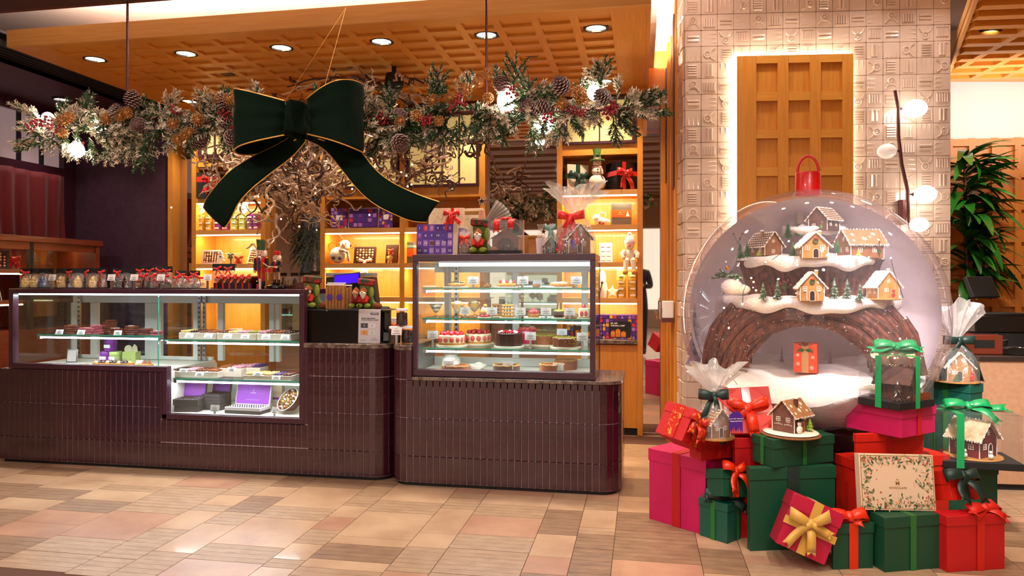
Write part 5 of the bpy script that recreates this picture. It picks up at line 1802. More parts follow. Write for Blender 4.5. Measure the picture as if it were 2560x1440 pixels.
# ================================================================ the heap of gifts round the bauble
magenta = mat('magenta_paper', 'c20d58', .5)
redp = mat('red_paper', 'b80d14', .5)
red2 = mat('scarlet_paper', 'c81c0c', .5)
greenp = mat('bottle_green_paper', '08462f', .5)
tealp = mat('teal_green_paper', '0b5446', .5)
grn_rib = mat('grass_green_ribbon', '1f6b2e', .45)
dk_rib = mat('blackish_green_ribbon', '14302c', .45)
orange_sat = mat('orange_red_satin', 'd62c0a', .32, coat=.1)
gold_sheer = mat('gold_organza', 'c89a3c', .4, sheen=.4)
CAMD = (sT, -cT)
def heap(xl, x0, xr, ybot, t0, phi, height, zb=None):
 """solve a box standing with its near vertical edge at pixel column x0 and depth t0: returns centre, width, depth, yaw"""
 u0, ul, ur = (x0 - 1280) / FPX, (xl - 1280) / FPX, (xr - 1280) / FPX
 c, s_ = math.cos(R(phi)), math.sin(R(phi))
 b = (ur - u0) * t0 / (c - ur * s_)
 a = t0 * (u0 - ul) / (s_ + ul * c)
 cx, cz = u0 * t0 + b / 2 * c - a / 2 * s_, t0 + b / 2 * s_ + a / 2 * c
 w = V((cx * cT - cz * sT, cx * sT + cz * cT, 0))
 z = 0. if zb is None else zb
 if ybot is not None: z = CZ - (ybot - 700) * t0 / FPX
 w.z = z
 return w, b, a, TH + R(phi)
def hz(y, t): return CZ - (y - 700) * t / FPX
def hbox(lbl, xl, x0, xr, t0, phi, z0, z1, m, lid=.05, dmax=None, lidm=None):
 p, b, a, yaw = heap(xl, x0, xr, None, t0, phi, 0, z0)
 if dmax and a > dmax:
  # keep the near edge, shorten the left side
  p = p + V((math.sin(yaw), -math.cos(yaw), 0)) * ((a - dmax) / 2)
  a = dmax
 t = giftbox('gift_box', lbl, b, a, z1 - z0, m, p, yaw, lid=lid, lidm=lidm)
 return t, b, a, z1 - z0
def band(t, w, d, h, rw, m, x=0., on='front', lid=.05):
 e = .0052
 b = B()
 if on == 'front':
  b.box(x - rw / 2, -d / 2 - e, .0005, x + rw / 2, -d / 2 - e + .001, h + .001).box(x - rw / 2, -d / 2 - e + .0011, h + .0005, x + rw / 2, d / 2 + e, h + .0015)
 else:
  b.box(-w / 2 - e, x - rw / 2, .0005, -w / 2 - e + .001, x + rw / 2, h + .002).box(-w / 2 - e + .0011, x - rw / 2, h + .0016, w / 2 + e, x + rw / 2, h + .0026)
 return obj('ribbon', b, m, t, smooth=False)
EPS = .0012
# A magenta box, left front
zA = .385
t, w_, d_, h_ = hbox('large magenta gift box with red ribbon, leftmost on the floor', 1623, 1764, 1905, 3.66, 42, 0, zA, magenta, .065)
band(t, w_, d_, h_, .052, redp, -.0, 'left')
band(t, w_, d_, h_, .052, redp, .04, 'front')
# B flat red on A
zB = zA + EPS + .125
t, w_, d_, h_ = hbox('flat red gift box with woven diamond ribbon, on the magenta box', 1724, 1752, 1890, 3.64, 20, zA + EPS, zB, redp, .035, .22)
b_ = band(t, w_, d_, h_, .042, mat('woven_ribbon', 'b88a6a', .6, h2='7a1a18', scale=70, contrast=(.45, .55)), .055)
# deep red box behind, between B and the green stack
t, w_, d_, h_ = hbox('dark red gift box standing behind between magenta and green boxes', 1832, 1838, 1900, 3.62, 6, 0, .505, redp, .05, .15)
# C tilted small sparkle box
p = dep(1694, 1106, 3.60)
t = thing('gift_box', 'orange red box with glittering ribbon tilted at the left edge of the heap', 'gift box', p, rot=(R(6), R(28), TH + R(40)))
s_ = .17
obj('box_body', B().box(-s_ / 2, -s_ / 2, 0, s_ / 2, s_ / 2, s_ * .98), redp, t, bevel=.0015)
obj('lid', B().box(-s_ / 2 - .003, -s_ / 2 - .003, s_ * .7, s_ / 2 + .003, s_ / 2 + .003, s_), redp, t, bevel=.0015)
glit = mat('glitter_ribbon', 'c02010', .35, h2='e8b04a', scale=60, contrast=(.55, .66), metal=.1)
obj('ribbon', B().box(-.03, -s_ / 2 - .005, .0, .03, -s_ / 2 - .0032, s_ + .002).box(-s_ / 2 - .005, -.03, 0, -s_ / 2 - .0032, .03, s_ + .002).box(-.03, -s_ / 2, s_ + .001, .03, s_ / 2, s_ + .003), glit, t, smooth=False)
bow(t, glit, (-.03, -s_ / 2 - .008, s_ * .72), (R(-10), 0, R(-20)), L=.06, W=.05, D=.05, tails=((-.03, -.07, .5), (.03, -.08, -.5)), lift=.35)
# D orange-red box leaning back with satin bow
p = dep(1876, 1080, 3.66); p.z = .509
t = thing('gift_box', 'scarlet gift box with orange satin bow leaning against the bauble', 'gift box', p, rot=(R(-28), R(-4), TH + R(-8)))
obj('box_body', B().box(-.115, -.05, 0, .115, .05, .235), red2, t, bevel=.0015)
obj('lid', B().box(-.119, -.055, -.003, .119, -.01, .239), red2, t, bevel=.0015)
obj('ribbon', B().box(-.02, -.0572, -.004, .02, -.0555, .24).box(-.12, -.0572, .1, .12, -.0555, .135), orange_sat, t, smooth=False)
bow(t, orange_sat, (0, -.062, .125), L=.1, W=.055, D=.06, tails=((-.1, -.09, .5), (.01, -.13, -.5)), tw=.05, lift=.3)
# E, F green stack
zE = .40
t, w_, d_, h_ = hbox('large dark green gift box standing under the gingerbread house', 1868, 1876, 2088, 3.45, 6, 0, zE, greenp, .06, .26)
band(t, w_, d_, h_, .06, dk_rib, .0)
zF = zE + EPS + .135
t, w_, d_, h_ = hbox('flat green gift box carrying the snowflake-roofed gingerbread house', 1881, 1934, 2084, 3.44, 20, zE + EPS, zF, greenp, .045, .24)
band(t, w_, d_, h_, .024, grn_rib, .0)
band(t, w_, d_, h_, .024, grn_rib, .0, 'left')
# gingerbread house G2 on F
p = dep(1977, 1083, 3.55); p.z = zF + EPS
t = thing('gingerbread_house', 'iced gingerbread house with star roof in the open on a green box', 'gingerbread house', p, TH + R(0))
obj('cake_board', B().lathe((0, 0, 0), [(.135, 0), (.14, .003), (.14, .006), (.135, .009)], 40).lathe((0, 0, .009), [(.128, 0), (.12, .006), (.001, .0065)], 40), ginger_m, t)
obj('snow_layer', B().lathe((0, 0, .0152), [(.13, 0), (.12, .006), (.05, .007), (.001, .0075)], 40), icing, t)
def put_house(t, z0, rz, *a, **k):
 old = set(t.children)
 house(t, *a, **k)
 for c in t.children:
  if c not in old: c.location, c.rotation_euler = (c.location[0], c.location[1], z0), (0, 0, rz)
def house_side(t, z0, rz, w, d, h, red=True):
 """red arched door, snowman and fir on the eave side facing the viewer"""
 M = Matrix.Translation((0, 0, z0)) @ Matrix.Rotation(rz, 4, 'Z') @ Matrix.Translation((w / 2, 0, 0)) @ Matrix.Rotation(PI / 2, 4, 'Z')
 dw, dh = w * .12, h * .45
 arch = [(-dw, 0), (dw, 0), (dw, dh)] + [(dw * math.cos(a), dh + dw * math.sin(a)) for a in (.5, 1.05, 1.57, 2.1, 2.65)] + [(-dw, dh)]
 b = B(); b.t = M
 b.prism(arch, -.004, .001)
 dr = obj('door', b, red_velvet, t)
 b = B(); b.t = M
 b.tube([(p[0], -.004, p[1]) for p in arch], .0018, 4).tube([(0, -.004, .002), (0, -.004, dh + dw)], .0012, 4).tube([(-dw, -.004, dh * .6), (dw, -.004, dh * .6)], .0012, 4)
 obj('door_icing', b, gold_foil, dr)
 b = B(); b.t = M
 x = -w * .36
 b.sph((x, -.012, .018), .02, 10, 7, (1, .6, 1)).sph((x, -.012, .047), .014, 10, 7, (1, .6, 1))
 sm = obj('icing_snowman', b, icing, t)
 b = B(); b.t = M
 b.cyl((x, -.012, .058), (x, -.012, .074), .009, n=8).cyl((x, -.012, .058), (x, -.012, .06), .015, n=10)
 obj('hat', b, blackm, sm)
 b = B(); b.t = M
 conetree(b, (w * .42, -.012, 0), .022, .065, 4, 3, 7)
 obj('icing_fir', b, mat('lime_icing', '8aa83a', .6), t)
 b = B(); b.t = M
 flake(b, (w * .24, -.001, h * .75), .012, (1, 0, 0), (0, 0, 1), .0012)
 flake(b, (-w * .3, -.001, h * .8), .01, (1, 0, 0), (0, 0, 1), .0012)
 obj('snowflake_icing', b, icing, t)
put_house(t, .0235, R(-52), .118, .135, .085, .062, mat('mauve_gingerbread', '7a5040', .7, h2='6a4234', scale=30), mat('tan_gingerbread', 'a8744a', .7, h2='98643c', scale=30), stars=True, chim=(1, -.05, ginger_d, True), win=((-.22, .58), (.22, .58)), door=None, side_win=False)
house_side(t, .0235, R(-52), .118, .135, .085)
b = B(); b.t = Matrix.Translation((0, 0, .0235)) @ Matrix.Rotation(R(-52), 4, 'Z')
for x in (-.026, .026):
 for k in range(5): b.tube([(x - .016 + .008 * k, -.0685, .034), (x - .02 + .01 * k, -.0685, .042 - .003 * abs(k - 2))], .002, 4)
obj('window_box_icing', b, icing, t)
# G1 wrapped gingerbread house on B
def wrapped(lbl, px, py, t0, z, r, hn, ht, rt, seed, rz, wall, roof, sc=1., stars=False, tiles=True, board=True, dm=1.0):
 p = dep(px, py, t0); p.z = z
 t = thing('wrapped_gingerbread_house', lbl, 'gingerbread house', p, TH)
 obj('cake_board', B().lathe((0, 0, 0), [(r * .97, 0), (r * 1.02, .003), (r * 1.02, .008), (r * .97, .01)], 36), ginger_l, t)
 put_house(t, .0105, rz, .11 * sc, .115 * sc, .075 * sc, .06 * sc, wall, roof, stars=stars, tiles=tiles, win=((-.2, .5), (.22, .5)), door=0.)
 cellobag(t, r * 1.0, hn, ht, rt, seed)
 return t
t = wrapped('gingerbread house in cellophane with dark green bow and purple tag, at left', 1785, 1060, 3.60, zB + EPS, .098, .215, .375, .13, 1, R(20), ginger_m, ginger_l, 1.0, tiles=True)
bow(t, dk_rib, (-.012, -.03, .215), (0, 0, 0), L=.075, W=.05, D=.05, tails=((.045, -.235, .4), (-.07, -.14, -.5)), tw=.032, lift=.12)
tg = obj('gift_tag', B().prism([(-.034, -.055), (.034, -.055), (.034, .03), (.016, .05), (-.016, .05), (-.034, .03)], -.0012, .0012), purple_print, t, (.075, -.112, .1), (0, 0, R(8)), smooth=False)
text('tag_lettering', 'Dream Talk, Talking, Eat', .0075, paper, tg, (0, -.0022, .016))
text('tag_lettering', 'Gingerbread House', .008, paper, tg, (0, -.0022, .004))
b = B()
for k in range(7): b.prism([(-.032 + k * .009, -.053), (-.024 + k * .009, -.053), (-.028 + k * .009, -.053 + .014 + .008 * (k % 3))], -.0022, -.0014)
obj('tag_print', b, orange_paper, tg, smooth=False)
obj('tag_cord', B().strip([(.0, -.05, .21), (.03, -.1, .18), (.07, -.114, .15)], V((.004, 0, .002))), red_satin, t, solid=.001)
# H small green box with red bow on I teal box
zI = .195
t, w_, d_, h_ = hbox('small teal gift box with blackish green bow standing on the floor', 1749, 1818, 1868, 3.545, 40, 0, zI, tealp, .04)
band(t, w_, d_, h_, .026, grn_rib, .0, 'left')
band(t, w_, d_, h_, .026, grn_rib, .0, 'front')
bow(t, dk_rib, (-.03, -.03, h_ + .014), (R(-30), 0, R(-40)), L=.1, W=.05, D=.05, tails=((-.1, -.01, .5), (.09, -.06, -.5)), tw=.045, lift=.15)
p = dep(1818, 1256, 3.60); p.z = zI + .022
t = thing('gift_box', 'small green gift box with shiny red bow tilted on the teal box', 'gift box', p, rot=(R(-14), R(8), TH + R(22)))
obj('box_body', B().box(-.075, -.06, 0, .075, .06, .13), greenp, t, bevel=.0015)
obj('lid', B().box(-.079, -.064, .085, .079, .064, .133), greenp, t, bevel=.0015)
obj('ribbon', B().box(-.018, -.0665, .0, .018, -.0645, .135).box(-.018, -.066, .1335, .018, .066, .135), orange_sat, t, smooth=False)
bow(t, orange_sat, (.0, -.062, .125), (R(-12), 0, R(4)), L=.07, W=.048, D=.05, tails=((-.035, -.1, .5), (.065, -.08, -.5)), tw=.038, lift=.35)
# J tilted magenta-red box with gold bow
p = dep(1990, 1398, 3.30); p.z = .062
t = thing('gift_box', 'crimson gift box with sheer gold bow tipped forward on the floor', 'gift box', p, rot=(R(-10), R(22), TH - R(14)))
obj('box_body', B().box(-.11, -.085, 0, .11, .085, .235), mat('crimson_paper', 'b00c38', .38, coat=.1), t, bevel=.0015)
obj('lid', B().box(-.114, -.089, .175, .114, .089, .239), MATS['crimson_paper'], t, bevel=.0015)
obj('ribbon', B().box(-.02, -.0915, .0, .02, -.0895, .241).box(-.02, -.09, .2395, .02, .09, .241).box(-.116, -.0918, .1, .116, -.0896, .135).box(.1145, -.09, .1, .116, .09, .135), gold_sheer, t, smooth=False)
bow(t, gold_sheer, (-.01, -.1, .14), (R(-8), R(-20), 0), L=.085, W=.052, D=.05, tails=((-.1, -.09, .5), (.0, -.12, -.5), (.08, -.04, .2)), tw=.036, lift=.5)
# K small green with red ribbon
zK = .205
t, w_, d_, h_ = hbox('small dark green gift box with red satin bow, front centre', 2078, 2083, 2183, 3.23, 6, 0, zK, greenp, .045, .16)
b_ = band(t, w_, d_, h_, .042, orange_sat, -.0)
bow(t, orange_sat, (-.01, -d_ / 2 + .02, h_ + .02), (R(-45), 0, R(0)), L=.09, W=.06, D=.05, tails=((.04, -.03, .5),), tw=.045, lift=.1)
# L medium green, front
zL = .245
t, w_, d_, h_ = hbox('dark green gift box with grass green ribbon under the floral box', 2172, 2212, 2351, 3.20, 10, 0, zL, greenp, .05, .26)
band(t, w_, d_, h_, .03, grn_rib, .0)
# M red, right front
zM = .25
t, w_, d_, h_ = hbox('red gift box with red bow at the right end of the front row', 2338, 2368, 2512, 3.20, 8, 0, zM, redp, .045, .3)
band(t, w_, d_, h_, .036, red2, .02)
bow(t, red2, (.07, .0, h_ + .014), (R(-60), 0, R(15)), L=.09, W=.06, D=.03, tails=((-.1, -.03, .5), (.05, -.07, -.5)), tw=.05, lift=.05)
# O red with green bow, tilted on M
p = dep(2388, 1272, 3.36); p.z = zM + .024
t = thing('gift_box', 'red gift box with bottle green bow tilted on the right front box', 'gift box', p, rot=(R(-16), R(4), TH + R(18)))
obj('box_body', B().box(-.085, -.06, 0, .085, .06, .125), red2, t, bevel=.0015)
obj('lid', B().box(-.089, -.064, .07, .089, .064, .13), red2, t, bevel=.0015)
obj('ribbon', B().box(-.02, -.0662, 0, .02, -.0645, .132).box(-.02, -.066, .1305, .02, .066, .132), dk_rib, t, smooth=False)
bow(t, dk_rib, (-.015, -.066, .105), (R(-15), 0, 0), L=.095, W=.055, D=.06, tails=((-.05, -.11, .5), (.06, -.12, -.5)), tw=.05, lift=.05)
# P big red behind, Q red on P, R magenta on Q
zP = hz(1140, 3.60)
t, w_, d_, h_ = hbox('big red gift box standing behind the floral box', 2090, 2146, 2372, 3.50, 14, 0, zP, red2, .05, .2)
zQ = zP + EPS + .13
t, w_, d_, h_ = hbox('scarlet gift box in the middle of the right stack', 2135, 2141, 2308, 3.50, 8, zP + EPS, zQ, red2, .04, .2)
band(t, w_, d_, h_, .03, redp, .0)
zR = zQ + EPS + .135
t, w_, d_, h_ = hbox('magenta gift box on top of the right stack under the clear case', 2116, 2254, 2338, 3.40, 30, zQ + EPS, zR, magenta, .045)
band(t, w_, d_, h_, .035, redp, .0, 'front')
# T green tall at the back right, W green behind right
zT = hz(962, 4.02)
t, w_, d_, h_ = hbox('tall green gift box at the back under the wrapped house', 2308, 2425, 2456, 4.02, 28, 0, zT, tealp, .05)
zTb = zT
band(t, w_, d_, h_, .03, grn_rib, .0, 'left')
p = dep(2372, 965, 4.12); p.z = zT + EPS
def wrapped2():
 t = wrapped('gingerbread house in cellophane with long green bow on the tall green box', 2388, 965, 4.14, zT + EPS, .122, .235, .46, .14, 5, R(-12), ginger_l, icing, 1.15, tiles=False)
 bow(t, dk_rib, (.0, -.03, .24), (0, 0, 0), L=.09, W=.05, D=.05, tails=((-.1, -.22, .4), (.12, -.23, -.5)), tw=.035, lift=.02)
 obj('santa_sweet', B().sph((.045, -.085, .035), .014, 8, 6, (1, .7, 1.5)).sph((.045, -.087, .06), .01, 8, 5), red_satin, t)
 obj('fir_sweet', conetree(B(), (-.04, -.08, .01), .022, .045, 4, 2, 7), pine, t)
 return t
wrapped2()
zW = hz(1168, 3.62)
t, w_, d_, h_ = hbox('dark green gift box carrying the cased red house', 2318, 2340, 2494, 3.62, 8, 0, zW, greenp, .05, .3)
# S clear case with chocolate house, on R ; V clear case with red house, on W
def cased(lbl, px, t0, z, w, d, hc, rz, rib):
 p = dep(px, 700, t0); p.z = z
 t = thing('cased_gingerbread_house', lbl, 'gingerbread house', p, TH + rz)
 obj('base_board', B().box(-w / 2, -d / 2, 0, w / 2, d / 2, .035), blackm, t, bevel=.002)
 b = B()
 e = .004
 x0, x1, y0, y1, z0, z1 = -w / 2 + e, w / 2 - e, -d / 2 + e, d / 2 - e, .0355, hc
 b.add([(x0, y0, z0), (x1, y0, z0), (x1, y1, z0), (x0, y1, z0), (x0, y0, z1), (x1, y0, z1), (x1, y1, z1), (x0, y1, z1)], [(4, 5, 6, 7), (0, 1, 5, 4), (1, 2, 6, 5), (2, 3, 7, 6), (3, 0, 4, 7)])
 obj('clear_cover', b, acrylic, t, smooth=False)
 return t
t = cased('dark chocolate house in a clear case with emerald bow, right stack', 2240, 3.52, zR + EPS, .27, .22, .245, R(28), green_bright)
chb = mat('chocolate_brick', '3a1a12', .45, h2='54281a', scale=40)
put_house(t, .0355, R(20), .13, .14, .085, .065, chb, chb, ice=choc_dark, chim=(1, -.1, chb, False), win=((-.2, .5),), door=.15)
b = B()
for k in range(9): b.box(-.02 + k * .014, -.108, .036, -.012 + k * .014, -.103, .07 + .004 * (k % 2))
b.box(-.025, -.1075, .05, .11, -.1035, .055)
obj('picket_fence', b, choc_milk, t, smooth=False)
obj('chocolate_fir', conetree(B(), (-.09, -.07, .0355), .035, .1, 5, 6).sph((-.04, -.09, .045), .02, 8, 6), choc_dark, t)
def caseribbon(t, w, d, hc, m, rw=.032, x=0.):
 b = B().box(x - rw / 2, -d / 2 - .0015, .0, x + rw / 2, -d / 2 - .0002, hc + .002).box(x - rw / 2, -d / 2, hc + .0006, x + rw / 2, d / 2, hc + .002)
 b.box(-w / 2 - .0015, -rw / 2, 0, -w / 2 - .0002, rw / 2, hc + .003).box(-w / 2, -rw / 2, hc + .002, w / 2, rw / 2, hc + .003)
 obj('ribbon', b, m, t, smooth=False)
caseribbon(t, .27, .22, .245, green_bright)
bow(t, green_bright, (0, -.0, .28), (R(-50), 0, R(-40)), L=.1, W=.055, D=.05, tails=((-.12, -.03, .5), (.1, -.02, -.5)), tw=.04, lift=.1)
t = cased('red and cream gingerbread house in a clear case with emerald bow, far right', 2432, 3.70, zW + EPS, .36, .27, .27, R(-14), green_bright)
redg = mat('red_gingerbread', '7c1620', .6, h2='681019', scale=30)
tan_roof = mat('cream_tile_roof', 'd8c3a4', .6, h2='b89a74', scale=25)
obj('cake_board', B().lathe((0, 0, .0355), [(.13, 0), (.134, .004), (.13, .009)], 36), ginger_l, t)
put_house(t, .045, R(42), .15, .15, .10, .075, redg, tan_roof, win=((-.2, .45),), door=.1, frontflake=True, stars=False)
caseribbon(t, .36, .27, .27, green_bright, .035, -.1)
bow(t, green_bright, (-.03, -.02, .29), (R(-50), 0, R(5)), L=.11, W=.055, D=.05, tails=((.16, -.01, .5), (.1, -.1, -.5)), tw=.04, lift=.1)
obj('icing_snowmen', B().sph((-.07, -.1, .06), .014, 10, 7).sph((-.07, -.1, .082), .01, 8, 6).sph((.045, -.105, .06), .013, 10, 7).sph((.045, -.105, .08), .009, 8, 6), icing, t)
# N floral chocolate box leaning upright on L
p = dep(2241, 1283, 3.30); p.z = zL + EPS
t = thing('chocolate_box', 'cream chocolate box with floral holly border standing on the green box', 'chocolate box', p, rot=(R(-9), R(1.5), TH + R(1)))
W_, H_ = .345, .25
obj('box_body', B().box(-W_ / 2, -.022, 0, W_ / 2, .022, H_), mat('cream_box', 'd9bfa4', .45), t, bevel=.002)
b = B()
for x0, z0, x1, z1 in ((-W_ / 2 + .006, .006, W_ / 2 - .006, .0085), (-W_ / 2 + .006, H_ - .0085, W_ / 2 - .006, H_ - .006), (-W_ / 2 + .006, .0085, -W_ / 2 + .0085, H_ - .0085), (W_ / 2 - .0085, .0085, W_ / 2 - .006, H_ - .0085)): b.box(x0, -.0226, z0, x1, -.0221, z1)
obj('gold_frame', b, gold_foil, t, smooth=False)
q = random.Random(31)
cols = [mat('print_leaf_green', '4f6a3a', .6), mat('print_leaf_dark', '2c4a34', .6), mat('print_leaf_grey', '8f9478', .6), mat('print_berry', 'b03a34', .6), mat('print_twig', '8a6a4a', .6), mat('print_petal', 'd8a878', .6)]
bs = [B() for _ in cols]
for k in range(420):
 sd = q.random()
 m = abs(q.gauss(0, 1)) * .02 + .014
 if sd < .34: x, z = q.uniform(-W_ / 2 + .012, W_ / 2 - .012), H_ - m
 elif sd < .68: x, z = q.uniform(-W_ / 2 + .012, W_ / 2 - .012), m
 elif sd < .84: x, z = -W_ / 2 + m * 1.25, q.uniform(.012, H_ - .012)
 else: x, z = W_ / 2 - m * 1.25, q.uniform(.012, H_ - .012)
 if abs(x) > W_ / 2 - .01 or z < .01 or z > H_ - .01: continue
 c = q.choice([0, 0, 1, 2, 2, 3, 3, 4, 5])
 a = q.uniform(0, 6.28)
 y = -.0224 - .00005 * k / 10
 if c == 3: bs[c].tube([(x, y, z), (x, y - .0003, z)], q.uniform(.0024, .0042), n=7)
 elif c == 4: bs[c].tube([(x, y, z), (x + .02 * math.cos(a), y, z + .02 * math.sin(a))], .0006, 4)
 else:
  L = q.uniform(.011, .024)
  dx, dz = L * math.cos(a), L * math.sin(a)
  bs[c].add([(x, y, z), (x + dx * .5 - dz * .22, y, z + dz * .5 + dx * .22), (x + dx, y, z + dz), (x + dx * .5 + dz * .22, y, z + dz * .5 - dx * .22)], [(0, 1, 2, 3)])
for c, bb in zip(cols, bs):
 o = obj('floral_print', bb, c, t, smooth=False)
 o['kind'] = 'stuff'
text('lettering', 'M', .026, gold_foil, t, (0, -.0228, .12), bold=.0002)
text('lettering', 'CHOCOLATE', .0135, gold_foil, t, (0, -.0228, .1))
b = B().tube([(-.006, -.0226, .136), (.0, -.0226, .139), (.005, -.0226, .136)], .001, 4).tube([(.0, -.0226, .132), (.003, -.0226, .136), (-.002, -.0226, .14)], .0012, 4)
obj('bird_mark', b, gold_foil, t)
# ================================================================ chandelier, fir garland, velvet bow, contorted branches
YG = 3.9
ch = thing('bar_chandelier', 'long bar chandelier on two rods, its opal globes half buried in the garland', 'chandelier', at(840, 300, YG))
O_ = ch.location.copy()
obj('bar', B().tube([at(90, 318, YG) - O_, at(500, 308, YG) - O_, at(1219, 280, YG) - O_, at(1590, 272, YG) - O_], .012, 8), lampm, ch)
p0 = at(319, 250, YG)
obj('hanging_rod', B().tube([at(318, 310, YG) - O_, V((p0.x, YG, 2.994)) - O_], .0075, 8), lampm, ch)
p0 = at(1216, 280, YG)
obj('hanging_rod', B().tube([p0 - O_, V((p0.x, YG, 3.41)) - O_], .0075, 8), lampm, ch)
for x, y, r in ((120, 296, 16), (252, 318, 17), (191, 375, 20), (1266, 252, 23), (1360, 312, 21), (1485, 232, 17)):
 c = at(x, y, YG - .03) - O_
 g_ = obj('globe_shade', B().sph(c, r * 4.05 / 1800, 20, 14, (1, 1, 1.06)), globe_lit, ch)
 obj('stem', B().tube([c + V((0, .03, .0)), c + V((0, .06, -.02 + (.04 if y < 310 else .08)))], .008, 6), lampm, g_)
q = random.Random(5)
def sprig(seed, L, frosted, forks=4):
 q = random.Random(seed)
 b = B()
 def branch(p, d, l, n):
  up = V((0, 0, 1)) if abs(d.z) < .8 else V((0, 1, 0))
  s_ = d.cross(up).normalized()
  t_ = s_.cross(d)
  b.k = 0
  b.tube([p, p + d * l], [.003, .0012], 4, False)
  for i in range(n):
   f = (i + .5) / n
   a = i * 2.4 + q.uniform(-.3, .3)
   c = p + d * l * f
   o = s_ * math.cos(a) + t_ * math.sin(a)
   e = c + (o * .8 + d * .75) * (.026 * (1 - .45 * f) * q.uniform(.8, 1.2))
   w_ = d.cross(o).normalized() * .0038
   b.k = 1 if q.random() < frosted * (.55 + .65 * f) else 0
   b.add([c - w_, c + w_, e + w_ * .5, e - w_ * .5], [(0, 1, 2, 3)])
 branch(V((0, 0, 0)), V((1, 0, 0)), L, 46)
 for k in range(forks):
  f = .25 + .5 * k / forks
  sg = 1 if k % 2 else -1
  d = V((.78, sg * .6, q.uniform(-.25, .25))).normalized()
  branch(V((L * f, 0, 0)), d, L * .5 * (1.1 - f * .5), 24)
 return mesh('fir_sprig', b, [pine_needle, frost], False)
sp_green = [sprig(1, .17, .12), sprig(2, .15, .3), sprig(3, .19, .2, 5)]
sp_frost = [sprig(4, .15, .95), sprig(5, .17, .8, 5), sprig(6, .13, 1.0)]
ga = thing('fir_garland', 'frosted fir garland with pine cones and red berries draped along the chandelier', 'garland', O_)
def gc(x):                                       # garland centre line
 pts = [(90, 322), (300, 318), (520, 300), (760, 300), (950, 296), (1120, 276), (1300, 262), (1480, 258), (1590, 268)]
 for (xa, ya), (xb, yb) in zip(pts, pts[1:]):
  if x <= xb: return ya + (yb - ya) * (x - xa) / (xb - xa)
 return pts[-1][1]
xs2 = [90 + 1500 * (i + .5) / 292 for i in range(292)]
for i, x in enumerate(xs2):
 if 640 < x < 860 and i % 2: continue
 wide = 1.0 if x > 880 or x < 560 else .6
 p = at(x + q.uniform(-8, 8), gc(x) + q.uniform(-26, 30) * wide, YG + q.uniform(-.07, .07)) - O_
 a = q.choice([q.uniform(-.5, .5), PI + q.uniform(-.5, .5), -PI / 2 + q.uniform(-.8, .8), -PI / 2 + q.uniform(-.8, .8), PI / 2 + q.uniform(-.7, .7)])
 if x < 130: a = PI + q.uniform(-.9, .9)
 if x > 1550: a = q.uniform(-.9, .9)
 tow = q.uniform(-.5, .25)
 d = V((math.cos(a), tow, math.sin(a))).normalized()
 rot = d.to_track_quat('X', 'Z').to_euler()
 fr = q.random() < (.68 if x < 700 else .5)
 link('fir_sprig', q.choice(sp_frost if fr else sp_green), ga, p, rot, q.uniform(.95, 1.35))
cone_m = mat('pine_cone', '4a2f2a', .7, h2='6b4a44', scale=20)
cone_f = mat('frosted_cone_tip', 'b59a92', .8)
def cone(L, r):
 b = B()
 b.k = 0
 b.lathe((0, 0, 0), [(.002, 0), (r * .55, L * .15), (r * .6, L * .4), (r * .35, L * .8), (.002, L)], 10)
 n = 90
 for i in range(n):
  f = (i + 1) / n
  a = i * 2.3999
  rr = r * (math.sin(PI * (f * .86 + .1)) ** .8)
  z = L * f * .95
  o = V((math.cos(a), math.sin(a), 0))
  t_ = V((-math.sin(a), math.cos(a), 0))
  c = o * rr * .5 + V((0, 0, z))
  e = o * rr * 1.1 + V((0, 0, z + L * .07))
  w_ = t_ * rr * .3
  b.k = 0
  b.add([c - w_ * .6, c + w_ * .6, e + w_, e - w_], [(0, 1, 2, 3)])
  b.k = 1
  b.add([e - w_, e + w_, e + V((0, 0, L * .035)) + w_ * .6, e + V((0, 0, L * .035)) - w_ * .6, e + o * rr * .1], [(0, 1, 4), (1, 2, 4), (2, 3, 4), (3, 0, 4)])
 return mesh('pine_cone', b, [cone_m, cone_f], False)
cones = [cone(.1, .042), cone(.12, .045)]
for x, y, k, (rx, ry) in [(332, 262, 1, (0, 0)), (296, 288, 0, (.3, -.4)), (342, 305, 1, (1.2, .3)), (515, 322, 1, (.5, 2.2)), (552, 262, 0, (.2, .3)), (572, 338, 0, (1.4, 0)), (1005, 281, 1, (1.3, .4)), (995, 338, 1, (2.0, .3)),
                          (1328, 256, 0, (1.2, -.5)), (1415, 222, 1, (.9, .5)), (1382, 262, 1, (1.4, 0)), (1520, 245, 0, (.6, .9)), (1250, 215, 0, (.4, -.2)), (540, 300, 0, (1.2, .8))]:
 link('pine_cone', cones[k], ga, at(x, y + 14, YG - .09) - O_, (rx, ry, q.uniform(0, 6)))
bb = B()
ico = []
for i in range(64):
 z = 1 - 2 * (i + .5) / 64
 a = i * 2.39996
 rr = math.sqrt(1 - z * z)
 d = V((rr * math.cos(a), rr * math.sin(a), z))
 bb.tube([d * .012, d * .031], [.0012, .0028], 4)
 bb.sph(d * .032, .0036, 5, 3)
bb.sph((0, 0, 0), .018, 10, 7)
allium = mesh('gold_allium', bb, mat('champagne_gold', 'b9824a', .35, metal=.6))
for x, y in [(156, 302), (173, 294), (157, 332), (267, 297), (300, 289), (316, 282), (433, 309), (475, 333), (444, 349), (546, 250), (572, 248), (463, 340), (1000, 303), (1042, 290), (1097, 302), (1082, 252), (1163, 222), (1194, 205), (1218, 184), (1125, 245), (1405, 260), (1455, 248), (1444, 231), (1220, 245), (495, 300)]:
 link('gold_allium', allium, ga, at(x, y, YG - .12) - O_, (q.uniform(0, 6), q.uniform(0, 6), 0), q.uniform(.9, 1.15))
bb = B()
gq = random.Random(2)
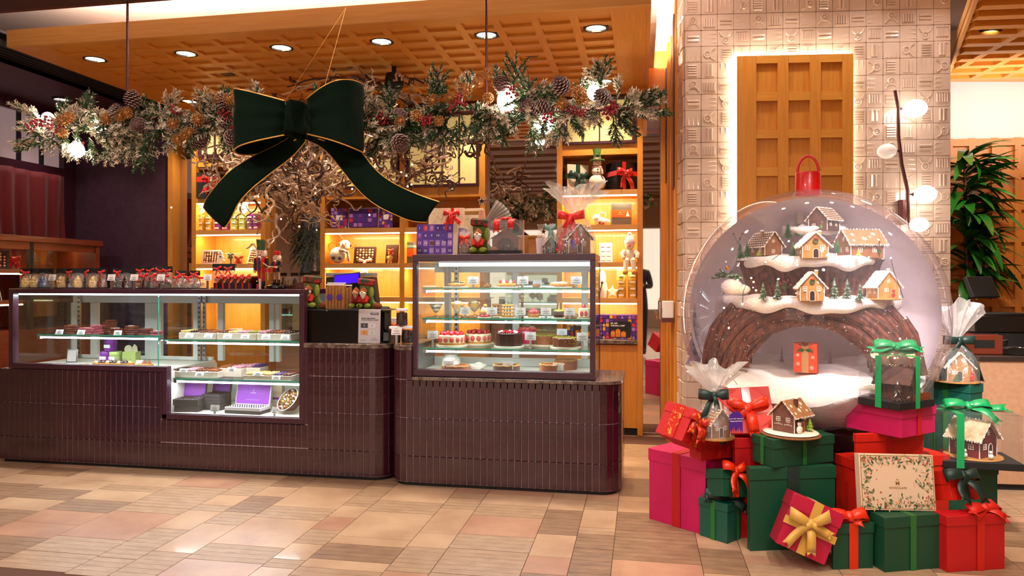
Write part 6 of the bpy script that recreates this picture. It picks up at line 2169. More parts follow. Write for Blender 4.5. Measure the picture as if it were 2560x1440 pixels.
for i in range(16):
 c = V((gq.uniform(-.03, .03), gq.uniform(-.02, .02), gq.uniform(-.035, .035)))
 bb.sph(c, .0085, 8, 6)
 bb.tube([c, V((0, .02, 0))], .0012, 3)
berr = mesh('berry_cluster', bb, mat('berry_red', '8a0d1c', .3, coat=.3))
for x, y in [(85, 312), (97, 305), (117, 305), (434, 275), (560, 285), (955, 295), (962, 300), (1062, 300), (1068, 306), (1132, 262), (1150, 248), (1280, 228), (1430, 273), (1450, 285), (1520, 275), (1535, 270), (1372, 293), (590, 310), (148, 326)]:
 link('berry_cluster', berr, ga, at(x, y, YG - .12) - O_, (q.uniform(0, 3), q.uniform(0, 3), q.uniform(0, 6)), q.uniform(.7, 1.05))
# ---- the great velvet bow
vel = mat('bottle_green_velvet', '0a1c11', .85, h2='07150d', scale=3, sheen=.05, spec=.08)
MATS['bottle_green_velvet'].node_tree.nodes['Principled BSDF'].inputs['Sheen Tint'].default_value = (.25, .4, .2, 1)
cord = mat('gold_cord', 'd8a24a', .4, metal=.4)
YBW = 3.66
bw = thing('velvet_bow', 'giant dark green velvet bow with gold piping hanging before the garland', 'bow', at(757, 300, YBW))
OB = bw.location.copy()
pm = 3.86 / 1800
def loop(sg, L, hz0, hz1, skew, lean, hump):
 def pt(u, v):
  """u along the ribbon: knot - front - outer fold - back - knot; v across, -1..1"""
  a = PI * u
  x = L * math.sin(a) ** .62
  y = -.16 * math.cos(a) * (math.sin(a) ** .5 + .15)
  k = math.sin(a) ** .6
  h = hz0 + (hz1 - hz0) * k
  zc = skew * k
  z = zc + v * h + lean * k * x * .3
  z += hump * k * math.sin(min(1, x / L) * PI) * (1 if v > 0 else .3) * abs(v)
  pl = .012 * math.sin(v * 9 + 2) * (1 - k) + .006 * math.sin(v * 5 + x * 14) * k
  return V((sg * x, y + pl, z))
 return pt
for sg, L, h1, skew, lean, hump in ((-1, .385, .172, -.005, .04, .0), (1, .335, .182, .0, .0, .03)):
 f = loop(sg, L, .072, h1, skew, lean, hump)
 lo = obj('bow_loop', B().grid(lambda u, v: f(.02 + .96 * u, -1 + 2 * v), 48, 15), vel, bw, solid=.006)
 for v in (-1, 1):
  obj('piping', B().tube([f(.02 + .96 * i / 40, v) for i in range(41)], .0042, 6), cord, lo)
def knot(u, v):
 a = 2 * PI * u
 r = 1 + .07 * math.sin(a * 7 + v * 5)
 return V((.038 * math.cos(a) * r * (.85 + .4 * abs(v - .5)), -.0 + .112 * math.sin(a) * r, -.085 + .165 * v + .012 * math.cos(a)))
obj('bow_knot', B().grid(knot, 40, 12, True), vel, bw, (0, -.06, -.012), (0, R(8), 0), solid=.004)
def resample(pts, n):
 pts = [V(p) for p in pts]
 d = [0]
 for a, c in zip(pts, pts[1:]): d.append(d[-1] + (c - a).length)
 out = []
 for i in range(n):
  s_ = d[-1] * i / (n - 1)
  k = 0
  while k < len(pts) - 2 and d[k + 1] < s_: k += 1
  out.append(pts[k].lerp(pts[k + 1], (s_ - d[k]) / max(1e-6, d[k + 1] - d[k])))
 # smooth
 for _ in range(3): out = [out[0]] + [(out[i - 1] + out[i] * 2 + out[i + 1]) / 4 for i in range(1, n - 1)] + [out[-1]]
 return out
tails_px = [([(722, 345), (660, 372), (629, 389), (588, 422), (541, 473), (512, 497), (503, 518)], [(775, 335), (763, 350), (726, 387), (687, 421), (640, 468), (598, 512), (576, 551), (556, 569)], (539, 545)),
   ([(775, 330), (830, 340), (870, 352), (898, 374), (930, 414), (960, 443), (992, 463), (1034, 483), (1071, 497), (1095, 504)], [(757, 345), (807, 367), (849, 421), (886, 463), (911, 488), (948, 517), (992, 537), (1034, 557), (1063, 554)], (1066, 527))]
for up, lo, notch in tails_px:
 n = 26
 A_ = resample([at(x, y, YBW + .07) for x, y in up], n)
 C_ = resample([at(x, y, YBW + .07) for x, y in lo], n)
 def tp(u, v):
  i = min(n - 1, int(round(u * (n - 1))))
  p = A_[i].lerp(C_[i], v)
  return p - OB + V((0, .03 * math.sin(u * 7) - .018 * math.sin(v * PI), 0))
 tl = obj('bow_tail', B().grid(tp, n, 9), vel, bw, solid=.006)
 obj('piping', B().tube([tp(i / (n - 1), 0) for i in range(n)], .004, 6), cord, tl)
 obj('piping', B().tube([tp(i / (n - 1), 1) for i in range(n)], .004, 6), cord, tl)
wr = thing('hanging_wire', 'thin gold wires holding the velvet bow up to the canopy fascia', 'wire', at(757, 270, YBW))
kz = V((at(757, 300, YBW).x, 4.24, 3.0)) - wr.location
obj('wire', B().tube([(-.12, .0, .02), kz], .0012, 4), cord, wr, smooth=False)
obj('wire', B().tube([(.1, .0, .02), kz], .0012, 4), cord, wr, smooth=False)
# ---- contorted branches hanging from the canopy
br_d = mat('dark_willow', '33190f', .5, h2='4d2a1a', scale=30, coat=.3)
br_s = mat('silvered_willow', 'd0b49c', .3, h2='a88a74', scale=20, metal=.2, coat=.3)
YB_ = 5.15
root = at(985, 232, YB_)
cb = thing('contorted_branches', 'tangled cloud of contorted silver and brown branches hung under the canopy', 'hanging branches', root)
obj('ceiling_bracket', B().tube([(0, 0, 0), (0, 0, 2.9 - root.z - .001)], .018, 8).lathe((0, 0, .02), [(.05, 0), (.075, .03), (.06, .12), (.03, .13)], 12), blackm, cb)
obj('hanging_tassel', B().tube([(0, 0, 0), (0, 0, -.12)], .012, 6), blackm, cb)
def curly(q, L, amp, n=16, r0=.007, r1=.003, droop=0.):
 pts = [V((0, 0, 0))]
 d = V((1, 0, 0))
 ax = V((q.uniform(-1, 1), q.uniform(-1, 1), q.uniform(-1, 1))).normalized()
 st = L / n
 for i in range(n):
  if q.random() < .35: ax = V((q.uniform(-1, 1), q.uniform(-1, 1), q.uniform(-1, 1))).normalized()
  d = (Matrix.Rotation(q.uniform(.2, 1) * amp, 3, ax) @ d)
  d = (d + V((.25, 0, -droop))).normalized()
  pts.append(pts[-1] + d * st)
 return pts, [r0 + (r1 - r0) * i / n for i in range(n + 1)]
limb_end = []
for i in range(30):
 x, y = q.choice([(q.uniform(600, 860), q.uniform(370, 490)), (q.uniform(520, 700), q.uniform(350, 470)), (q.uniform(900, 1190), q.uniform(320, 470)), (q.uniform(700, 1150), q.uniform(170, 260))])
 e = at(x, y, YB_ + q.uniform(-.35, .4)) - root
 n = 12
 pts, rad = [], []
 mid = e * .5 + V((0, 0, .18))
 for k in range(n + 1):
  f = k / n
  p = V((0, 0, -.02)).lerp(mid, f).lerp(mid.lerp(e, f), f)
  p += V((q.uniform(-1, 1), q.uniform(-1, 1), q.uniform(-1, 1))) * .03 * math.sin(PI * f)
  pts.append(p)
  rad.append(.013 - .007 * f)
 obj('limb', B().tube(pts, rad, 7), br_d if q.random() < .6 else br_s, cb)
 limb_end += pts[4:]
tw = []
for i in range(14):
 qq = random.Random(100 + i)
 b = B()
 pts, rad = curly(qq, qq.uniform(.3, .5), 1.25, 24, .009, .0038)
 b.tube(pts, rad, 6)
 for k in (8, 14):
  p2, r2 = curly(qq, .15, 1.2, 10, .005, .0022)
  M = Matrix.Translation(pts[k]) @ Matrix.Rotation(qq.uniform(0, 6), 4, 'Z') @ Matrix.Rotation(qq.uniform(-1, 1), 4, 'Y')
  b.tube([M @ p for p in p2], r2, 5)
 tw.append((mesh('contorted_twig', b, br_d), mesh('contorted_twig_silver', b, br_s)))
for i in range(296):
 z_ = q.random()
 if z_ < .55: x, y, dk = q.gauss(725, 85), q.gauss(450, 45), .3
 elif z_ < .78: x, y, dk = q.gauss(1040, 90), q.gauss(385, 50), .75
 elif z_ < .88: x, y, dk = q.gauss(880, 90), q.gauss(235, 30), .7
 else: x, y, dk = q.gauss(600, 60), q.gauss(420, 35), .3
 x = max(510, min(1195, x)); y = max(190, min(535 if 660 < x < 800 else (455 if x > 860 else 470), y))
 p = at(x, y, YB_ + q.uniform(-.4, .4)) - root
 hi = y < 330
 link('contorted_twig', tw[q.randrange(14)][0 if q.random() < dk else 1], cb, p, (q.uniform(0, 6.3), q.uniform(.15, .8) if hi else q.uniform(-1.0, .5), q.uniform(0, 6.3)), q.uniform(.6, .8) if hi else q.uniform(.8, 1.45))
for i in range(26):
 x, y = q.gauss(860, 170), q.gauss(440, 60)
 obj('branch_light', B().sph(at(x, y, YB_ - .2) - root, .006, 6, 4), fl_e, cb)
# ================================================================ things on top of the counters
YT = 4.58
ZT = 1.2388
def ontop(x, Y=YT, z=ZT):
 p = at(x, 700, Y)
 return V((p.x, Y, z))
P2 = 4.85 / 1800                                  # metres per pixel here
choc_w = mat('ivory_chocolate', 'dcb877', .4)
blue_foil = mat('blue_grey_foil', '5f6f9a', .3, metal=.5)
oat = mat('orange_bits', 'c97a30', .6, h2='8a4a1c', scale=90)
pinkb = mat('pink_bits', 'b5555f', .6, h2='8a3040', scale=90)
brown_bits = mat('brown_bits', '6a3420', .6, h2='3a1a10', scale=90)
def chocbag(x, lb, m, kind, Y=YT, h=.125, w=.085, hdr=True, bowc=True, seed=0):
 t = thing('chocolate_bag', lb, 'sweet bag', ontop(x, Y), R(random.Random(seed).uniform(-14, 14)), 'clear bags of chocolate on the left case')
 obj('card_base', B().box(-w / 2, -.024, 0, w / 2, .024, .006), blackm, t, smooth=False)
 b = B()
 if kind == 'fig':
  b.lathe((0, 0, .0065), [(.026, 0), (.031, .012), (.026, .04), (.021, .052), (.022, .06), (.012, .08), (.001, .088)], 12, fn=lambda q_, z, j: 1 + .1 * math.sin(q_ * 3 + j))
  b.sph((-.01, -.02, .05), .008, 6, 5).sph((.012, -.02, .048), .008, 6, 5)
 elif kind == 'bits':
  q = random.Random(seed + 9)
  for i in range(26): b.pad((q.uniform(-.026, .026), q.uniform(-.013, .013), .014 + .055 * q.random() ** 1.3), (.014, .011, .008), .002, (q.uniform(0, 3), q.uniform(0, 3), 0))
 else:
  b.lathe((0, 0, .0065), [(.03, 0), (.03, .01), (.02, .05), (.008, .075), (.001, .08)], 10)
 obj('chocolate', b, m, t)
 def film_(u, v):
  a = 2 * PI * u
  k = 1 - v
  wx = w / 2 * (.94 + .06 * k) * (1 + .05 * math.sin(a * 5 + seed) * v)
  wy = .024 * (k ** .7) + .004 + .004 * math.sin(a * 7 + seed) * k
  return V((wx * math.cos(a), wy * math.sin(a), .0065 + h * .8 * v))
 obj('clear_bag', B().grid(film_, 24, 6, True), cello, t)
 if hdr:
  obj('card_header', B().box(-w * .48, -.004, h * .78, w * .48, .004, h * 1.08), blackm, t, smooth=False)
 if bowc:
  bow(t, red_satin, (0, -.007, h * .86), (0, R(random.Random(seed).uniform(-20, 20)), 0), L=.034, W=.016, D=.016, tails=((-.022, -.04, .5), (.024, -.042, -.5)), tw=.01)
 return t
bags = [(64, 'ivory snowman chocolate bag at the far left end', choc_w, 'fig', 4.56), (86, 'second ivory figure chocolate bag from the left', choc_w, 'fig', 4.57), (106, 'blue foil chocolate bag, third from the left', blue_foil, 'fig', 4.58),
  (124, 'dark chocolate bag behind the first price card', choc_dark, 'fig', 4.62), (152, 'tall ivory figure bag right of the first price card', choc_w, 'fig', 4.56), (173, 'dark foil figure bag under a red bow', choc_dark, 'fig', 4.6),
  (195, 'round ivory figure bag in the middle of the left group', choc_w, 'fig', 4.56), (216, 'dark figure bag between two ivory ones', choc_dark, 'fig', 4.6), (234, 'ivory figure bag, last one to the right', choc_w, 'fig', 4.57),
  (254, 'milk chocolate figure bag left of the second price card', choc_milk, 'fig', 4.58), (296, 'dark chocolate bag right of the second price card', choc_dark, 'bits', 4.6), (316, 'dark figure bag left of the third price card', choc_dark, 'fig', 4.58)]
for i, (x, lb, m, k, Y) in enumerate(bags): chocbag(x, 'clear black-topped ' + lb, m, k, Y, seed=i, bowc=(i in (0, 5, 7, 9, 10)), h=.135)
for i, (x, lb, m, k) in enumerate([(344, 'orange chocolate shards bag right of the third price card', oat, 'bits'), (364, 'dark cone of chocolate in a bag', choc_dark, 'cone'), (385, 'pink chocolate shards bag', pinkb, 'bits'), (414, 'brown chocolate bits bag right of the fourth price card', brown_bits, 'bits')]):
 chocbag(x, 'small red-bowed ' + lb, m, k, 4.55, h=.1, w=.06, hdr=False, seed=30 + i)
for i, (x, lb) in enumerate([(352, 'left'), (378, 'second'), (400, 'third'), (418, 'right')]):
 chocbag(x, 'taller clear bag with black header behind the red bows, %s of four' % lb, choc_dark, 'fig', 4.78, h=.15, seed=50 + i)
nut = mat('nougat_pieces', 'd8c3a4', .6, h2='b0623a', scale=70)
for i, (x, lb) in enumerate([(444, 'nougat bag left of three beside the fourth card'), (472, 'nougat bag in the middle of three'), (500, 'nougat bag right of three, next to the fifth card')]):
 t = chocbag(x, 'pillow-shaped clear ' + lb, nut, 'bits', 4.57, h=.09, w=.095, hdr=False, seed=60 + i)
for i, (x, lb) in enumerate([(452, 'left'), (488, 'right')]):
 chocbag(x, 'clear bag with dark header behind the nougat bags, %s one' % lb, choc_milk, 'fig', 4.76, h=.12, seed=70 + i)
for i, (x, lb) in enumerate([(546, 'left'), (572, 'right')]):
 chocbag(x, 'tall bag with black card top and red bow behind the bar tray, %s one' % lb, choc_milk, 'bits', 4.74, h=.165, w=.1, seed=80 + i)
for i, (x, n) in enumerate([(130, 'first'), (278, 'second'), (335, 'third'), (402, 'fourth'), (519, 'fifth')]):
 p = ontop(x, 4.455)
 card(p.x, p.y, p.z, 'white price card on a steel stand, %s from the left on the case top' % n, .066, .044, .058, -.2, R(-8))
# open tray of chocolate bars
p = ontop(592, 4.57)
t = thing('bar_tray', 'striped carton tray of slanted red-bowed chocolate bars beside the nutcracker', 'tray', p, R(-2))
b = B().box(-.145, -.05, 0, .145, .05, .004).box(-.145, -.05, .0045, .145, -.046, .042).box(-.145, .046, .0045, .145, .05, .05)
obj('tray_box', b, blackcard, t, smooth=False)
for k in range(6): obj('stripe', B().box(-.13 + k * .05, -.0514, .001, -.118 + k * .05, -.0502, .042), red_satin, t, smooth=False)
for k in range(10):
 br = obj('chocolate_bar', B().bc((0, 0, 0), (.012, .085, .085)), [kraft, choc_milk][k % 2], t, (-.118 + k * .026, -.0, .052), (0, R(40), 0), smooth=False)
for k in range(5):
 bow(t, red_satin, (-.1 + k * .052, -.048, .082), (R(-20), R(-15), 0), L=.03, W=.014, D=.016, tails=((-.02, -.03, .5), (.024, -.022, -.5)), tw=.009)
# nutcrackers
skin = mat('painted_skin', 'd8a888', .45)
whair = mat('white_fur_hair', 'ece4d8', .95, sheen=.4, bump=.4, scale=120)
nblue = mat('painted_navy', '12182c', .35)
ngreen = mat('painted_hat_green', '28503a', .4)
nred = mat('painted_red', 'b8101a', .3, coat=.4)
def nutcracker(t, s, drum):
 z0 = .028 if drum else .006
 if not drum: obj('base', B().box(-.04, -.03, 0, .04, .03, .006), blackg, t, smooth=False)
 for sx in (-1, 1):
  lg = obj('leg', B().tube([(sx * .016, 0, z0 + .04 * s), (sx * .016, 0, z0 + .135 * s)], .0125 * s, n=10), nred if not drum else skin, t)
  obj('boot', B().tube([(sx * .016, 0, z0 + .012), (sx * .016, 0, z0 + .05 * s)], .014 * s, n=10).sph((sx * .016, -.01, z0 + .008), .014, 8, 5, (1, 1.5, .7)), blackg, lg)
 bd = obj('coat', B().lathe((0, 0, z0 + .125 * s), [(.036 * s, 0), (.032 * s, .045 * s), (.036 * s, .09 * s), (.03 * s, .102 * s)], 16), nred if not drum else nblue, t)
 obj('belt', B().lathe((0, 0, z0 + .16 * s), [(.0345 * s, 0), (.0345 * s, .012 * s)], 16), gold, bd)
 obj('coat_front', B().box(-.009 * s, -.0385 * s, z0 + .13 * s, .009 * s, -.03 * s, z0 + .225 * s), nblue if not drum else nred, bd, smooth=False)
 for sx in (-1, 1):
  if drum: pts = [(sx * .04 * s, 0, z0 + .21 * s), (sx * .055 * s, -.015, z0 + .18 * s), (sx * .04 * s, -.05, z0 + .165 * s)]
  else: pts = [(sx * .043 * s, 0, z0 + .215 * s), (sx * .047 * s, 0, z0 + .17 * s), (sx * .046 * s, -.005, z0 + .125 * s)]
  ar = obj('arm', B().tube(pts, .0115 * s, 8), nblue, t)
  obj('hand', B().sph(pts[-1], .0125 * s, 8, 6), skin, ar)
  obj('epaulette', B().sph((sx * .042 * s, 0, z0 + .222 * s), .015 * s, 10, 6, (1.1, 1, .6)), gold, ar)
 hd = obj('head', B().lathe((0, 0, z0 + .228 * s), [(.02 * s, 0), (.028 * s, .008 * s), (.028 * s, .05 * s), (.026 * s, .056 * s)], 16), skin, t)
 obj('hair', B().sph((-.027 * s, .006, z0 + .255 * s), .02 * s, 8, 6, (.8, 1, 1.5)).sph((.027 * s, .006, z0 + .255 * s), .02 * s, 8, 6, (.8, 1, 1.5)), whair, hd)
 obj('beard', B().sph((0, -.03 * s, z0 + .215 * s), .014 * s, 8, 6, (1, .6, 1.7)), whair, hd)
 obj('face_paint', B().sph((-.011 * s, -.0265 * s, z0 + .266 * s), .0035, 6, 4).sph((.011 * s, -.0265 * s, z0 + .266 * s), .0035, 6, 4).box(-.012 * s, -.0295 * s, z0 + .241 * s, .012 * s, -.027 * s, z0 + .245 * s), blackm, hd)
 obj('nose', B().sph((0, -.03 * s, z0 + .256 * s), .006 * s, 6, 5), skin, hd)
 if drum:
  obj('cap', B().lathe((0, 0, z0 + .285 * s), [(.03 * s, 0), (.034 * s, .012 * s), (.032 * s, .036 * s), (.02 * s, .042 * s), (.001, .043 * s)], 16), nred, hd)
  d_ = obj('drum', B().tube([(-.03, -.058, z0 + .115 * s), (-.03, -.058, z0 + .155 * s)], .026, n=18), nred, t)
  obj('drum_rim', B().tube([(-.03, -.058, z0 + .112 * s), (-.03, -.058, z0 + .119 * s)], .0275, n=18).tube([(-.03, -.058, z0 + .151 * s), (-.03, -.058, z0 + .158 * s)], .0275, n=18), gold, d_)
  obj('drumstick', B().tube([(.04 * s, -.055, z0 + .165 * s), (-.015, -.075, z0 + .175 * s)], .003, 5).tube([(-.04 * s, -.055, z0 + .17 * s), (-.065, -.07, z0 + .21 * s)], .003, 5), skin, d_)
  obj('base', B().lathe((0, 0, 0), [(.062, 0), (.068, .006), (.066, .02), (.05, .028)], 28), blackg, t)
 else:
  h_ = obj('tall_hat', B().lathe((0, 0, z0 + .282 * s), [(.03 * s, 0), (.034 * s, .07 * s), (.035 * s, .078 * s), (.001, .079 * s)], 20), ngreen, hd)
  obj('hat_rim', B().lathe((0, 0, z0 + .354 * s), [(.036 * s, 0), (.036 * s, .007 * s), (.001, .0085 * s)], 20), gold, h_)
  obj('hat_crest', B().tube([(-.012, -.034 * s, z0 + .31 * s), (0, -.036 * s, z0 + .33 * s), (.012, -.034 * s, z0 + .31 * s)], .002, 4).tube([(0, -.035 * s, z0 + .3 * s), (0, -.036 * s, z0 + .34 * s)], .002, 4), gold, h_)
  obj('sword', B().box(.05, -.012, z0 + .05, .053, -.006, z0 + .14), steel, t, smooth=False)
t = thing('nutcracker', 'tall wooden nutcracker in red coat and high green hat', 'nutcracker', ontop(653, 4.6), R(6))
nutcracker(t, .93, False)
t = thing('nutcracker', 'shorter drummer nutcracker with red cap on a black round base', 'nutcracker', ontop(692, 4.6), R(-4))
nutcracker(t, .72, True)
t = thing('sweet_stick', 'striped white sweet stick standing at the tall nutcracker\'s feet', 'sweet', ontop(650, 4.53))
obj('stick', B().tube([(0, 0, 0), (0, 0, .07)], .007, n=8), whitecard, t)
obj('red_stub', B().tube([(-.018, 0, 0), (-.018, 0, .035)], .008, n=8), nred, t)
t = thing('tilted_lid', 'dark red brown lid leaning beside the drummer nutcracker', 'lid', ontop(745, 4.8))
obj('board', B().prism([(-.09, 0), (.09, 0), (.09, .055)], -.09, .09, 'y'), brown_red, t, bevel=.002)
# ---- till area
ZG = .887
b0, b1 = at(748, 800, 4.47), at(896, 800, 4.47)
t = thing('till_screen', 'wide gloss black screen box at the front of the till counter', 'counter screen', ((b0.x + b1.x) / 2, 4.6, ZG))
hw = (b1.x - b0.x) / 2
obj('panel', B().box(-hw, -.13, 0, hw, .12, .212), blackg, t, bevel=.002)
obj('top_edge', B().box(-hw - .002, -.132, .2125, hw + .2, .122, .2175), mat('dark_steel_edge', '3a3a38', .4, metal=.6), t, smooth=False)
ZS2 = ZG + .2185
sign = thing('info_sign', 'white card acceptance sign on a small stand at the till', 'sign', (at(923, 800, 4.45).x, 4.448, ZG), R(0), rot=(R(-3), 0, 0))
W_, H_ = .15, .222
obj('board', B().pad((0, 0, H_ / 2), (W_, .006, H_), .0025), mat('sign_grey', 'b9b2b6', .5), sign)
b = B().box(.008, -.0042, H_ - .036, .062, -.0032, H_ - .022)
o = obj('logo_plate', b, mat('sign_navy', '1c2c48', .5), sign, smooth=False)
text('lettering', 'ACCEPTED', .0085, paper, o, (.036, -.0048, H_ - .029), bold=.0002)
text('lettering', 'Lifestyle Appreciations:', .0105, ink, sign, (-.056, -.0036, H_ - .058), align='LEFT', bold=.0003)
text('lettering', 'American Express Yourself', .0105, ink, sign, (-.056, -.0036, H_ - .069), align='LEFT', bold=.0003)
for k, (x, z, c) in enumerate(((-.034, .116, '3a3c42'), (.02, .116, 'c9c4cc'), (-.034, .07, 'c98a4c'), (.02, .07, 'b9c0c0'))):
 cd = obj('printed_card', B().box(x - .024, -.0042, z - .015, x + .024, -.0032, z + .015), mat('card_' + c, c, .4), sign, smooth=False)
 obj('card_mark', B().tube([(x + .004, -.0046, z + .006), (x - .003, -.0046, z), (x + .003, -.0046, z - .006)], .0012, 4), paper if k == 0 else ink, cd)
obj('small_print', B().box(-.06, -.0038, .02, -.02, -.0032, .0215).box(.012, -.0038, .026, .06, -.0032, .027).box(.01, -.0038, .02, .06, -.0032, .021), ink, sign, smooth=False)
obj('wave_print', B().tube([(.012 + .005 * i, -.0036, .034 + .003 * math.sin(i * 1.2)) for i in range(10)], .0008, 4), mat('sign_blue', '6a8ac0', .5), sign)
# stockings with gnome
tartan = mat('stocking_tartan', 'a3161a', .85, h2='2c3a22', scale=26, contrast=(.45, .55))
felt = mat('moss_felt', '4b5a18', .9, sheen=.3)
felt_l = mat('lime_felt', '7f8a2c', .9)
def stocking(lb, x, Y, z, s, flip=1, rz=0., two=False):
 t = thing('stocking', lb, 'stocking', V((at(x, 700, Y).x, Y, z)), rz)
 prof = [(-.075, .0), (-.085, .03), (-.06, .07), (-.055, .15), (-.06, .2), (.045, .2), (.045, .1), (.06, .06), (.1, .045), (.105, .02), (.09, 0)]
 b = B().prism([(p[0] * s * flip, p[1] * s) for p in (prof if flip > 0 else prof[::-1])], -.03 * s, .03 * s)
 o = obj('sock', b, felt, t, bevel=.014 * s, seg=3)
 obj('tartan_cuff', B().pad((-.005 * s * flip, 0, .225 * s), (.135 * s, .075 * s, .06 * s), .012 * s, (0, R(6 * flip), 0)), tartan, t)
 obj('toe_cap', B().sph((.088 * s * flip, -.004, .026 * s), .035 * s, 12, 8, (1.3, 1.0, .8)), mat('rust_felt', '7a3a14', .9), t)
 def gnome(dx, m, bm):
  g = obj('gnome_body', B().sph((dx * s, -.042 * s, .085 * s), .042 * s, 12, 8, (1, .7, .95)).tube([(dx * s - .035 * s, -.05 * s, .1 * s), (dx * s - .025 * s, -.075 * s, .06 * s)], .014 * s, 7).tube([(dx * s + .035 * s, -.05 * s, .1 * s), (dx * s + .025 * s, -.075 * s, .06 * s)], .014 * s, 7), m, t)
  obj('gnome_beard', B().lathe((dx * s, -.068 * s, .085 * s), [(.001, 0), (.018 * s, .02 * s), (.03 * s, .05 * s), (.02 * s, .065 * s), (.001, .07 * s)], 10, fn=lambda a, z, j: 1), bm, g)
  obj('gnome_nose', B().sph((dx * s, -.092 * s, .145 * s), .011 * s, 8, 6), skin, g)
  obj('gnome_cap', B().lathe((dx * s, -.055 * s, .145 * s), [(.034 * s, 0), (.026 * s, .018 * s), (.008 * s, .035 * s), (.001, .04 * s)], 12), mat('rust_felt', '7a3a14', .9), g)
  obj('gnome_feet', B().sph((dx * s - .035 * s, -.06 * s, .03 * s), .024 * s, 10, 7, (1.2, 1, .9)).sph((dx * s + .035 * s, -.06 * s, .03 * s), .024 * s, 10, 7, (1.2, 1, .9)), felt_l, g)
 gnome(-.01 * flip, mat('gnome_red', 'b82410', .85), whair)
 if two: gnome(-.075, mat('gnome_deep_red', '7a0c10', .85), mat('tan_beard', 'b08a66', .9))
 obj('leaf_felt', B().sph((.05 * s * flip, -.03 * s, .14 * s), .03 * s, 10, 6, (.7, .4, 1.6)), felt_l, t)
 return t
stocking('moss green stocking with white-bearded gnome, left on the till screen', 782, 4.56, ZS2, .88, 1)
stocking('moss green stocking with two gnomes, right on the till screen', 918, 4.56, ZS2, .80, 1, two=True)
stocking('moss green stocking with tartan cuff standing on the cake case', 1203, 4.5, 1.4632, .9, 1)
# wafer bundles
wafer = mat('wafer_roll', 'b07a44', .7, h2='8f5a2a', scale=40, stretch=(1, 1, 6))
tl_ = mat('clear_wrap', 'd9c0a0', .3)
def wafers(lb, x, Y, n, z=ZS2, h=.15, seal=True, rz=0.):
 t = thing('wafer_bundle', lb, 'biscuit pack', V((at(x, 700, Y).x, Y, z)), rz, 'bundles of wafer rolls')
 r = .011
 for k in range(n):
  obj('wafer_roll', B().tube([((k - (n - 1) / 2) * r * 2.05, 0, .001), ((k - (n - 1) / 2) * r * 2.05, 0, h + .004 * (k % 3))], r, n=9), wafer, t)
 obj('crimped_top', B().box(-n * r, -.004, h + .009, n * r, .004, h + .018), whitecard, t, smooth=False)
 if seal: obj('purple_seal', B().tube([(0, -r - .0025, h * .52), (0, -r - .0005, h * .52)], .021, n=20), purple_print, t)
 return t
wafers('bundle of wafer rolls with purple seal, left front on the till screen', 826, 4.53, 3)
wafers('bundle of wafer rolls with purple seal, right front on the till screen', 850, 4.53, 3)
wafers('bundle of wafer rolls standing behind, left on the till screen', 830, 4.6, 3, h=.16, seal=False)
wafers('bundle of wafer rolls standing behind, right on the till screen', 853, 4.6, 3, h=.16, seal=False)
wafers('bundle of wafer rolls turned sideways at the right of the row', 872, 4.57, 2, h=.145, seal=False, rz=R(40))
# till monitor and printers
t = thing('till_monitor', 'black till terminal with grey top seen from behind', 'till', V((at(878, 700, 4.86).x, 4.88, ZG)))
obj('foot', B().box(-.1, -.07, 0, .1, .07, .02), blackm, t, bevel=.003)
obj('neck', B().box(-.05, -.02, .0205, .05, .02, .2), blackm, t, bevel=.003)
obj('housing', B().prism([(-.19, .1), (.16, .1), (.2, .2), (.17, .435), (-.19, .435)], -.03, .05), blackm, t, bevel=.006)
obj('grey_top', B().box(-.19, -.034, .4365, .175, .04, .465), mat('till_grey', '8f8a86', .5), t, bevel=.004)
t = thing('customer_display', 'small tilted customer display glowing violet above the till', 'screen', V((at(868, 700, 4.74).x, 4.735, ZG + .375)), rot=(R(-18), R(-6), R(4)))
obj('housing', B().pad((0, 0, .045), (.19, .012, .085), .004), blackg, t)
obj('glowing_screen', B().box(-.086, -.0075, .012, .086, -.0065, .079), emis('violet_screen', '3a14e8', 1.6), t, smooth=False)
obj('arm', B().tube([(0, .006, .03), (.0, .05, -.02), (0, .1, -.03)], .012, 8), blackm, t)
t = thing('card_terminal', 'black card payment terminal lying behind the info sign', 'card terminal', V((at(957, 700, 4.62).x, 4.62, ZG)))
obj('body', B().pad((0, 0, .215), (.06, .12, .02), .006, (R(10), 0, 0)), blackm, t)
obj('stand', B().box(-.02, -.02, 0, .02, .02, .205), blackm, t, smooth=False)
t = thing('canister', 'dark brown round canister behind the info sign', 'canister', V((at(962, 700, 4.72).x, 4.72, ZG)))
obj('body', B().lathe((0, 0, 0), [(.042, 0), (.045, .004), (.045, .2), (.042, .205)], 24), mat('canister_brown', '2c1712', .4, coat=.3), t)
obj('lid', B().lathe((0, 0, .206), [(.046, 0), (.046, .014), (.001, .016)], 24), blackm, t)
t = thing('foil_pouch', 'glossy black foil pouch leaning beside the info sign', 'pouch', V((at(966, 700, 4.52).x, 4.52, ZG)))
obj('pouch', B().pad((0, 0, .04), (.05, .03, .08), .012, (R(-6), 0, R(10))), blackg, t)
obj('seal', B().box(-.024, -.003, .0805, .024, .003, .09), blackg, t, smooth=False)
